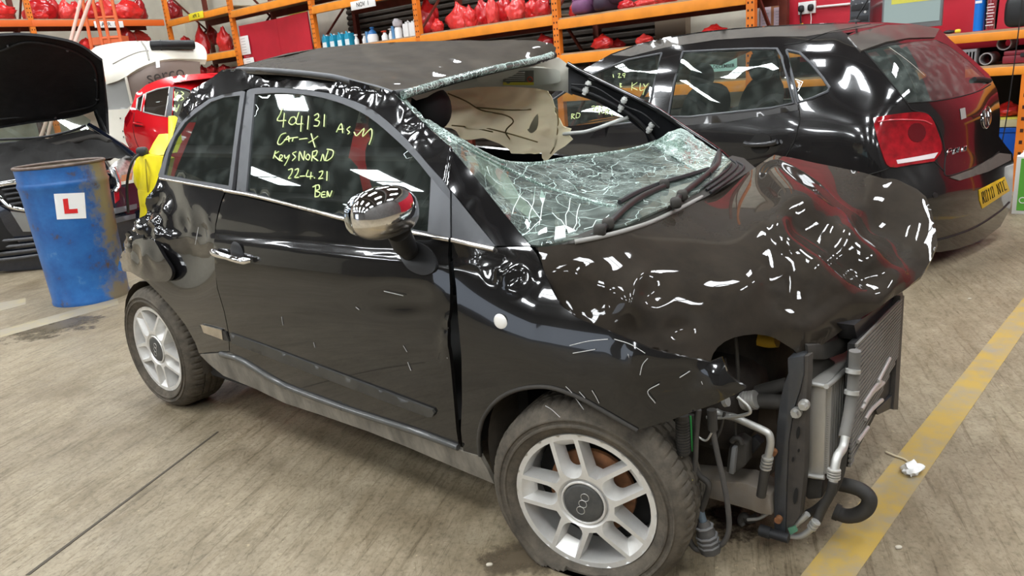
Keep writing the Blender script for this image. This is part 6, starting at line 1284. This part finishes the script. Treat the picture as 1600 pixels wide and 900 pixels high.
mb = MB(); mb.lathe([(0, .006), (.012, .006), (.012, 0)], 12, T=Matrix.Translation((.05, -.012, .28)) @ Matrix.Rotation(PI/2, 4, 'X')); mb.build('power_button', alum, t)
# socket, conduit and papers on the red wall
def on_wall(px, py): return rk(px, py, ROOM_B0+.035)
P = on_wall(1262, 12); t = thing('wall_socket', 'white double wall socket with two black plugs on the red wall', 'socket', M=axes(P, AX, (0, 0, 1)))
mb = MB(); mb.box((0, 0, .015), (.19, .13, .03)); mb.build('plate', wbd, t, bevel=.004)
for x in (-.055, .05):
    mb = MB(); mb.ball((x, -.005, .05), (.065, .075, .06), 14, 8, e=.7); mb.build('plug', blk, t)
mb = MB(); mb.tube([(-.055, -.03, .05), (-.06, -.12, .05), (-.04, -.25, .04), (-.05, -.5, .03)], .009, 6); mb.build('flex', blk, t)
mb = MB(); mb.tube([(.05, -.03, .05), (.06, -.12, .05), (.05, -.25, .04), (.06, -.5, .03)], .005, 6); mb.build('flex', wbd, t)
mb = MB(); mb.box((-.045, -.19, .05), (.035, .06, .006)); mb.build('tag', mat('tag_amber', (.75, .42, .05), .5), t)
A_, B_ = on_wall(1277, 11), on_wall(1500, -10); mb = MB(); mb.tube([A_+BX*.015, B_+BX*.015], .013, 8); o = mb.build('conduit', mat('conduit_white', (.75, .68, .66), .4), None); tag(o, 'white cable conduit running right from the wall socket', 'conduit')
A_ = on_wall(1185, 0); mb = MB()
mb.tube([np.array([A_[0], A_[1], .0])+BX*.04, np.array([A_[0], A_[1], 4.])+BX*.04], .028, 10); tag(mb.build('wall_pipe', mat('pipe_white', (.72, .68, .68), .4), None), 'white vertical pipe on the wall beside the papers', 'pipe')
P = on_wall(1209, 15); t = thing('notice_board', 'brown board with four pinkish printed papers beside the white pipe', 'board', M=axes(P, AX, (0, 0, 1)))
mb = MB(); mb.box((.0, .10, .006), (.33, .75, .012)); mb.build('backing', mat('board_brown', (.36, .15, .07), .7), t)
for x, y, h in ((-.09, .17, .2), (.07, .17, .2), (-.09, -.07, .24), (.07, -.09, .22)):
    mb = MB(); mb.box((x, y, .014), (.125, h, .003)); pp = mb.build('paper', mat('paper_pink', (.62, .50, .56), .6), t)
    mb = MB()
    for k in range(5): mb.box((x, y+h*.3-k*h*.15, .0165), (.08, .006, .002))
    tag(mb.build('print_lines', mat('print_grey', (0, 0, 0)), pp), kind='stuff')
M, s_ = on(1530, 25, -.22, ZT); t = thing('tall_bottle', 'tall bright blue cylindrical bottle with a white label on the bench', 'bottle', M=M); mb = MB(); mb.lathe([(0, 0), (.042, 0), (.042, .26), (.042, .36), (.03, .40), (0, .40)], 20); mb.build('body', mat('bottle_bright_blue', (.005, .16, .62), .3, coat=.4), t); mb = MB(); mb.box((-.005, -.043, .245), (.05, .004, .022)); mb.build('label', bw, t)
M, s_ = on(1549, 22, -.20, ZT); t = thing('measuring_jug', 'clear measuring jug with white graduation marks beside the blue bottle', 'jug', M=M); mb = MB(); mb.lathe([(0, .003), (.048, .003), (.055, .30), (.052, .30), (.045, .008), (0, .008)], 24); mb.build('body', glass_mat('clear_plastic', (.86, .82, .82), .03), t)
mb = MB()
for k in range(8): mb.box((0, -.056, .04+k*.025), (.04 if k % 2 else .06, .003, .006))
tag(mb.build('marks', bw, t), kind='stuff')
mb = MB(); mb.box((0, -.058, .285), (.08, .003, .03)); mb.build('label', bw, t)
M, s_ = on(1591, 22, -.20, ZT); t = thing('black_jerrycan', 'rounded black plastic can at the right end of the bench', 'can', M=M); mb = MB(); mb.ball((0, .06, .137), (.22, .16, .27), 20, 12, e=.55); mb.build('body', mat('can_black', (.022, .022, .022), .35), t); mb = MB(); mb.lathe([(0, .28), (.022, .28), (.022, .24)], 12); mb.build('cap', blk, t); mb = MB(); mb.tube([(-.05, .06, .24), (-.02, .06, .29), (.05, .06, .29), (.08, .06, .24)], .012, 8); mb.build('handle', blk, t)
M, s_ = on(1484, 43, -.2, ZT); mb = MB(); mb.ball((0, 0, .015), (.10, .05, .035), 14, 8); tag(mb.build('mouse', mat('mouse_black', (.02, .012, .014), .3), None, M=M), 'small black computer mouse on the bench, left of the yellow scrap', 'mouse')
M, s_ = on(1497, 43, -.18, ZT); mb = MB(); mb.ball((0, 0, .015), (.05, .03, .032), 10, 6, e=.6); tag(mb.build('bottle_cap', mat('cap_bright_yellow', (.80, .55, .03), .5), None, M=M), 'small yellow plastic cap on the bench', 'cap')
M, s_ = on(1506, 92, -.12, ZS); t = thing('slotted_crate', 'grey slotted plastic crate on the lower bench shelf', 'crate', M=M)
cg = mat('crate_grey', (.30, .30, .31), .5)
for z in (.02, .135): mb = MB(); mb.box((0, 0, z), (.22, .16, .025)); mb.build('rim', cg, t, bevel=.004)
for k in range(9):
    for y in (-.075, .075): mb = MB(); mb.box((-.10+k*.025, y, .078), (.010, .008, .11)); mb.build('slat', cg, t)
for x in (-.105, .105): mb = MB(); mb.box((x, 0, .078), (.008, .15, .11)); mb.build('end_panel', cg, t)
for px, py, r, lb in ((1541, 83, .052, 'grey plastic pipe end on the bench shelf, nearer the slotted crate'), (1568, 76, .056, 'larger pale pipe end lying on the maroon case')):
    P = rk(px, py, -.08); P[2] = ZS+.116+r if r > .054 else ZS+r*1.04; dd = -BX*.5+AX*-.12; T = axes(P, AX, (0, 0, 1)); mb = MB(); mb.lathe([(r, 0), (r*1.02, -.02), (r, -.40), (r*.84, -.40), (r*.82, -.02), (r*.84, 0), (r, 0)], 24, T=T); tag(mb.build('pipe_offcut', mat('pipe_grey', (.42, .40, .40), .45), None), lb, 'pipe')
M, s_ = on(1606, 93, -.15, ZS); t = thing('tool_case', 'flat maroon plastic case on the lower bench shelf', 'case', M=M); mr_ = mat('case_maroon', (.22, .025, .035), .4)
mb = MB(); mb.box((.05, 0, .035), (.44, .26, .066)); mb.build('base', mr_, t, bevel=.012); mb = MB(); mb.box((.05, 0, .088), (.43, .25, .04)); mb.build('lid', mr_, t, bevel=.014); mb = MB(); mb.box((-.02, -.135, .07), (.04, .012, .03)); mb.build('catch', blk, t)
# beneath the bench
P = floor_at(1578, 336); Mb = axes((P[0]+.02, P[1]+.05, 0), AX, -BX); t = thing('carton', 'white cardboard carton with a green stripe on the floor by the bench', 'box', M=Mb)
ca = mat('carton_white', (.74, .73, .70), .7)
mb = MB(); mb.box((.24, .17, .22), (.44, .34, .44)); mb.build('carton_body', ca, t, bevel=.003)
mb = MB(); mb.box((.085, -.002, .23), (.07, .004, .40)); mb.build('stripe', mat('stripe_green', (.12, .42, .05), .6), t)
mb = MB(); mb.tube([(.085+.022*math.cos(q), -.005, .11+.022*math.sin(q)) for q in np.linspace(0, 2*PI, 16)[:-1]], .004, 5, closed=True); mb.build('stripe_mark', ca, t)
for s_, y in ((1, .02), (-1, .32)): mb = MB(); mb.box((.24, y, .445), (.44, .04, .006), R=np.array(Matrix.Rotation(s_*.25, 3, 'X'))); mb.build('flap', ca, t)
def crate(name, label, px, py, b, size, m):
    M, _ = on(px, py, b, 0); z = 0; t = thing(name, label, 'crate', M=M); w_, d_, h_ = size
    for nm, c, s in (('side', (0, -d_/2, h_/2), (w_, .015, h_)), ('side', (0, d_/2, h_/2), (w_, .015, h_)), ('end', (-w_/2, 0, h_/2), (.015, d_, h_)), ('end', (w_/2, 0, h_/2), (.015, d_, h_)), ('base', (0, 0, .01), (w_, d_, .02)), ('rim', (0, -d_/2-.01, h_-.02), (w_+.03, .02, .04))):
        mb = MB(); mb.box(c, s); mb.build(nm, m, t, bevel=.003)
    return t
hb = rk(1575, 200, -.2)[2]+.0
crate('blue_crate', 'bright blue plastic crate under the bench behind the carton', 1578, 218, -.40, (.42, .36, max(.3, hb)), mat('crate_blue', (.01, .10, .52), .35, coat=.3))
zc = max(.3, hb)
P = rk(1580, 186, -.40); t = thing('tray', 'cream and yellow tray lying on the blue crate', 'tray', M=axes((P[0], P[1], zc+.004), AX, -BX)); mb = MB(); mb.box((0, 0, .035), (.46, .38, .066)); mb.build('tray_body', mat('tray_cream', (.62, .56, .32), .5), t, bevel=.01); mb = MB(); mb.box((0, 0, .072), (.40, .30, .02)); mb.build('liner', mat('tray_yellow', (.66, .62, .08), .5), t, bevel=.004)
P = rk(1577, 168, -.40); o = bpy.data.objects.new('refuse_sack', SM[2]); COL.objects.link(o); o.location = (P[0], P[1], zc+.09); o.scale = (.26, .22, .14); o.material_slots[0].link = 'OBJECT'; o.material_slots[0].material = RED[0]; tag(o, 'small red sack lying on the tray under the bench', 'sack', 'red sacks on the racking')
C_ = [rk(1600, -20, .25), rk(1597, 0, .25), rk(1590, 60, .24), rk(1575, 170, .22), rk(1565, 228, .2), rk(1561, 262, .15)]; mb = MB(); mb.tube(catmull(C_, 5), .0045, 6); tag(mb.build('hanging_cable', blk, None), 'thin dark cable hanging in front of the bench', 'cable')
# ------------------------------------------------------------------ blue drum with an L plate
NB = floor_at(147, 475); dirv = np.array([NB[0], NB[1], 0]); dirv /= np.linalg.norm(dirv); BR0, BR1, BH = .262, .295, 1.03
BC = NB+dirv*BR0
drum = thing('blue_drum', 'tall open blue steel drum with an L plate and rust on its side', 'drum', loc=(BC[0], BC[1], 0))
m = bpy.data.materials.new('drum_blue'); nt, N, L, b = _nt(m); MATS['drum_blue'] = m; tc = N.new('ShaderNodeTexCoord'); n = N.new('ShaderNodeTexNoise'); n.inputs['Scale'].default_value = 5; n.inputs['Detail'].default_value = 9; n.inputs['Roughness'].default_value = .7; L.new(tc.outputs['Object'], n.inputs[0])
r = N.new('ShaderNodeValToRGB'); e = r.color_ramp.elements; e[0].position = .34; e[0].color = (.085, .05, .028, 1); e[1].position = .42; e[1].color = (.012, .085, .28, 1); e.new(.62).color = (.02, .13, .38, 1); e.new(.74).color = (.13, .25, .42, 1); L.new(n.outputs[0], r.inputs[0])
sx = N.new('ShaderNodeSeparateXYZ'); L.new(tc.outputs['Object'], sx.inputs[0]); ad = N.new('ShaderNodeMath'); ad.operation = 'MULTIPLY_ADD'; ad.inputs[1].default_value = .45; L.new(n.outputs[0], ad.inputs[0]); L.new(sx.outputs['X'], ad.inputs[2])
mr = N.new('ShaderNodeMapRange'); mr.inputs['From Min'].default_value = .44; mr.inputs['From Max'].default_value = .50; L.new(ad.outputs[0], mr.inputs[0]); mx = N.new('ShaderNodeMix'); mx.data_type = 'RGBA'; mx.inputs['B'].default_value = (.17, .14, .09, 1); L.new(mr.outputs[0], mx.inputs['Factor']); L.new(r.outputs[0], mx.inputs['A']); L.new(mx.outputs['Result'], b.inputs['Base Color']); b.inputs['Roughness'].default_value = .38
rb_ = lambda z: BR0+(BR1-BR0)*z/BH
mb = MB(); prof = [(0, .012), (rb_(0)-.012, .012), (rb_(0)+.004, 0), (rb_(0)+.006, .02)]+[(rb_(z), z) for z in (.03, .2, .4, .6, .79)]+[(rb_(.88)+.004, .865), (rb_(.88)+.012, .885), (rb_(.9)+.004, .905), (rb_(.9), .915), (rb_(1.01), 1.015)]
mb.lathe(prof, 48); mb.build('drum_body', m, drum)
mb = MB(); mb.lathe([(rb_(1.01)-.008, 1.015), (rb_(.7)-.008, .7), (rb_(.1)-.008, .1), (0, .09)], 48); mb.build('drum_inside', mat('drum_inside', (.16, .13, .09), .7, var=.35, vscale=9), drum)
mb = MB(); mb.tube([((rb_(.96))*math.cos(t), rb_(.96)*math.sin(t), 1.02) for t in np.linspace(0, 2*PI, 49)[:-1]], .011, 8, closed=True); mb.build('rim', mat('drum_rim', (.14, .10, .08), .5, var=.4, vscale=14), drum)
def FBIN(px, py, e=0):
    d = ray(px, py); R_ = rb_(.6)
    for _ in range(5):
        ox, oy = -BC[0], -BC[1]; A_ = d[0]**2+d[1]**2; B_ = 2*(ox*d[0]+oy*d[1]); C_ = ox*ox+oy*oy-R_**2; q = max(B_*B_-4*A_*C_, 0); s = (-B_-math.sqrt(q))/(2*A_); z = H+s*d[2]; R_ = rb_(min(max(z, 0), BH))
    return CAM+s*d
lp = panel('l_plate', [(84, 303), (132, 301), (135, 341), (89, 343)], FBIN, drum, wbd, res=6, off=.004, flange=.003)
panel('l_letter', [(98, 311), (106, 310), (108, 327), (121, 326), (122, 333), (101, 334)], FBIN, lp, mat('l_red', (.62, .02, .02), .5), res=5, off=.0065, flange=0)
# ------------------------------------------------------------------ folded yellow barrier between the cars
YB = field_depth([(262, 185, 6.0), (265, 212, 5.9), (235, 238, 5.7), (212, 246, 5.75), (250, 243, 5.5), (225, 325, 5.7), (210, 290, 5.8), (250, 300, 5.55)])
yb = thing('yellow_barrier', 'folded bright yellow plastic barrier standing behind the crashed car', 'barrier', M=Matrix.Translation(Vector((*YB(230, 300)[:2], 0))))
ym = mat('barrier_yellow', (.80, .66, .015), .4, var=.08, vscale=12); IV = wm(yb).inverted(); dv = np.array([.02, .09, 0])
for nm, pts in (('upper_spike', [(262, 181), (266, 184), (271, 192), (272, 226), (262, 232), (263, 205)]), ('upper_block', [(231, 238), (238, 226), (247, 210), (266, 211), (272, 226), (266, 240), (248, 243), (236, 242)]), ('lower_block', [(213, 246), (226, 241), (250, 244), (262, 248), (252, 290), (236, 310), (226, 326), (218, 324), (214, 296), (208, 284), (209, 262)]), ('lower_leg', [(214, 296), (240, 300), (228, 330), (224, 420), (216, 420), (218, 326)])):
    mb = MB(); mb.prism([YB(*p) for p in pts], dv); mb.build(nm, ym, yb, inv=IV, bevel=.012)
panel('barrier_seam', [(226, 247), (228, 247), (232, 300), (230, 301)], YB, yb, mat('seam_dark', (.30, .24, .01), .6), res=8, flange=0, off=.004)
mb = MB(); mb.tube(catmull([YB(222, 240)-np.array([0, .05, 0]), YB(216, 252)-np.array([0, .1, 0]), YB(208, 285)-np.array([0, .1, 0]), YB(206, 330)-np.array([0, .06, 0])], 5), .010, 6); mb.build('strap', blk, yb, inv=IV)
mb = MB(); mb.ball(YB(226, 236)-np.array([0, .04, 0]), (.09, .06, .07), 10, 8, e=.7); mb.build('latch', mat('latch_black', (.03, .03, .03), .4), yb, inv=IV)
# ------------------------------------------------------------------ white sweeper-like machine
WD = field_depth([(144, 77, 10.2), (165, 110, 9.9), (170, 165, 9.9), (185, 200, 9.9), (205, 64, 10.4), (220, 100, 10.0), (245, 95, 10.05), (300, 65, 10.7), (323, 85, 10.6), (320, 95, 10.5), (268, 92, 10.2), (203, 150, 9.95), (230, 75, 10.3), (309, 117, 10.5)])
wm_t = thing('white_machine', 'white and grey industrial cab lettered serco, behind the red hatchback', 'machine', M=Matrix.Translation(Vector((*WD(240, 120)[:2], 0))))
wp_ = mat('machine_white', (.74, .70, .60), .35, coat=.3, var=.06, vscale=3, dust=((.45, .40, .30), .18, 4, 1)); IV = wm(wm_t).inverted()
panel('canopy', cr((140, 80), (150, 73), (167, 69), (185, 66), (207, 64), (250, 64), (300, 65), (313, 69), (320, 75), (323, 84), (323, 93), n=3)+cr((323, 93), (295, 92), (268, 92), (247, 95), (232, 100), (220, 105), (208, 112), (196, 120), (182, 127), (166, 132), n=3)+[(162, 110), (158, 95), (140, 86)], WD, wm_t, wp_, res=5, flange=.10, off=.05)
panel('cab_side', [(160, 128), (184, 125), (197, 118), (200, 140), (206, 162), (199, 170), (165, 172)], WD, wm_t, mat('cab_grey', (.36, .36, .34), .4, coat=.3), res=7, flange=.03)
panel('cab_base', [(165, 172), (199, 170), (206, 163), (212, 200), (212, 300), (165, 300)], WD, wm_t, wp_, res=8, flange=.02, off=.02)
sp_ = panel('side_panel', [(199, 118), (220, 105), (240, 97), (268, 93), (312, 93), (314, 130), (314, 230), (212, 230), (206, 160), (200, 136)], WD, wm_t, mat('panel_taupe', (.26, .20, .17), .5), res=9, flange=.02)
P0_, P1_ = WD(230, 123), WD(287, 112); t = text_mesh('lettering', 'serco', 1., mat('letter_dark', (.06, .05, .045), .5), sp_, Matrix.Identity(4), thick=.004)
xs = [v.co.x for v in t.data.vertices]; sc_ = np.linalg.norm(P1_-P0_)/(max(xs)-min(xs)); c_ = (P0_+P1_)/2; dcm = (CAM-c_)/np.linalg.norm(CAM-c_)
t.matrix_basis = wm(sp_).inverted() @ axes(c_+dcm*.10, P1_-P0_, (0, 0, 1)) @ Matrix.Scale(sc_, 4)
px_tube('pillar_strip', [(196, 118), (200, 136), (206, 162)], .018, WD, wm_t, wp_, off=.03)
px_tube('canopy_seam', [(221, 65), (228, 76), (233, 94)], .010, WD, wm_t, mat('seam_grey', (.3, .28, .25), .6), off=.06)
px_tube('canopy_seam', [(176, 100), (195, 90), (215, 82), (232, 79)], .008, WD, wm_t, mat('seam_grey', (0, 0, 0)), off=.055)
px_tube('exhaust_pipe', [(236, 71), (268, 70), (302, 70)], .060, WD, wm_t, mat('pipe_black', (.014, .014, .014), .45), off=.16, seg=14, n=2)
px_tube('pipe_band', [(251, 70.5), (252.5, 70.5)], .066, WD, wm_t, blk, off=.16, seg=14, n=2)
panel('paper_tag', [(243, 93), (249, 93), (250, 105), (244, 106)], WD, wm_t, wbd, res=6, flange=.002, off=.06)
for p in ((188, 185), (192, 205), (193, 214)): px_tube('rivet', [(p[0]-.6, p[1]), (p[0]+.6, p[1])], .012, WD, wm_t, dark, off=.03, n=1, seg=6)
mb = MB(); c_ = WD(225, 130)+np.array([.1, .95, 0]); mb.box((c_[0], c_[1], .95), (1.5, 1.4, 1.5), rz=-.3); mb.build('hull', wp_, wm_t, inv=IV, bevel=.06)
for dx in (-.5, .5): mb = MB(); T = Matrix.Translation(Vector((c_[0]+dx, c_[1]-.3, .22))) @ Matrix.Rotation(PI/2, 4, 'Y'); mb.lathe([(0, .08), (.14, .08), (.22, .07), (.22, -.07), (0, -.08)], 20, T=T); mb.build('wheel', rubber, wm_t, inv=IV)
# ------------------------------------------------------------------ orange steps with two pale poles
SD = lambda px, py: atY(px, py, 12.2)
st2 = thing('step_ladder', 'orange tubular steps standing behind the raised bonnet', 'ladder', M=Matrix.Translation(Vector((*SD(165, 60)[:2], 0))))
IV = wm(st2).inverted(); og = mat('ladder_orange', (.72, .15, .05), .45)
def to_floor(p, q): A_, B_ = SD(*p), SD(*q); d = B_-A_; return A_-d*.3, A_+d*(A_[2]/(A_[2]-B_[2]))
for p, q in (((129, 0), (143, 72)), ((145, 0), (160, 68)), ((157, 0), (169, 56)), ((175, 0), (189, 65))):
    A_, B_ = to_floor(p, q); mb = MB(); mb.tube([A_, B_], .026, 8); mb.build('upright', og, st2, inv=IV)
for y0 in (28, 60, 95, 130): mb = MB(); mb.tube([SD(151+(y0-28)*.22, y0), SD(182+(y0-28)*.2, y0-2)], .018, 8); mb.build('rung', og, st2, inv=IV)
mb = MB(); mb.prism([SD(142, 59), (SD(186, 55)), SD(188, 65), SD(144, 71)], (0, .3, 0)); mb.build('platform', og, st2, inv=IV)
for i, (p, q) in enumerate((((126, 0), (112, 58)), ((141, 0), (119, 61)))):
    A_, B_ = atY(*p, 11.9-.7*i), atY(*q, 11.7-.7*i); d = B_-A_; t1 = A_[2]/(A_[2]-B_[2]); mb = MB(); mb.tube([A_-d*.25, A_+d*t1], .024, 8)
    tag(mb.build('pale_pole', mat('pole_pink', (.72, .46, .38), .5), None), 'long pale pink pole leaning in front of the orange steps, %s of two' % ('left' if i == 0 else 'right'), 'pole')
P = lk(93, 52, -.2); mb = MB(); mb.lathe([(0, 0), (.07, 0), (.085, .14), (0, .14)], 16, T=Matrix.Translation(Vector((P[0], P[1], Z['leftlow']+.004)))); o = tag(mb.build('tub', mat('tub_salmon', (.70, .36, .24), .5), None), 'small salmon tub on the left racking above the raised bonnet', 'tub')
# ------------------------------------------------------------------ litter on the floor
P = floor_at(1425, 738); R_ = random.Random(2); mb = MB(); bm = bmesh.new(); bmesh.ops.create_icosphere(bm, subdivisions=3, radius=.5)
V = [tuple(np.array(v.co)*(1+.5*noise.noise(v.co*3.1+Vector((4, 2, 1)))+.35*noise.noise(v.co*7))) for v in bm.verts]; Fs = [tuple(v.index for v in f.verts) for f in bm.faces]; bm.free()
V = [(x*.075*(1+.5*abs(y)), y*.055, max(0, (z+.35)*.040)) for x, y, z in V]; mb.add(V, Fs, 0, False); t = mb.build('tissue', mat('tissue_white', (.78, .77, .74), .8), None, M=Matrix.Translation((P[0], P[1], 0)) @ Matrix.Rotation(.7, 4, 'Z')); tag(t, 'crumpled white tissue on the yellow floor line', 'tissue')
q = [floor_at(*p, .006) for p in ((1384, 706), (1398, 712), (1412, 717), (1419, 722))]; mb = MB(); mb.tube(catmull(q, 4), .0035, 5); tag(mb.build('string', mat('string_cream', (.60, .52, .36), .8), None), 'short cream string trailing from the white tissue', 'string')
for i, p in enumerate(((1404, 857), (765, 884), (1515, 468))):
    P = floor_at(*p); mb = MB(); mb.ball((P[0], P[1], .004), (.02, .012, .010), 8, 5, e=.7); tag(mb.build('grit', mat('grit_pale', (.5, .45, .36), .9), None), ['pale scrap of grit on the yellow line edge', 'pale scrap of grit before the flat front tyre', 'dark scrap of grit on the floor below the parked car bumper'][i], 'scrap')
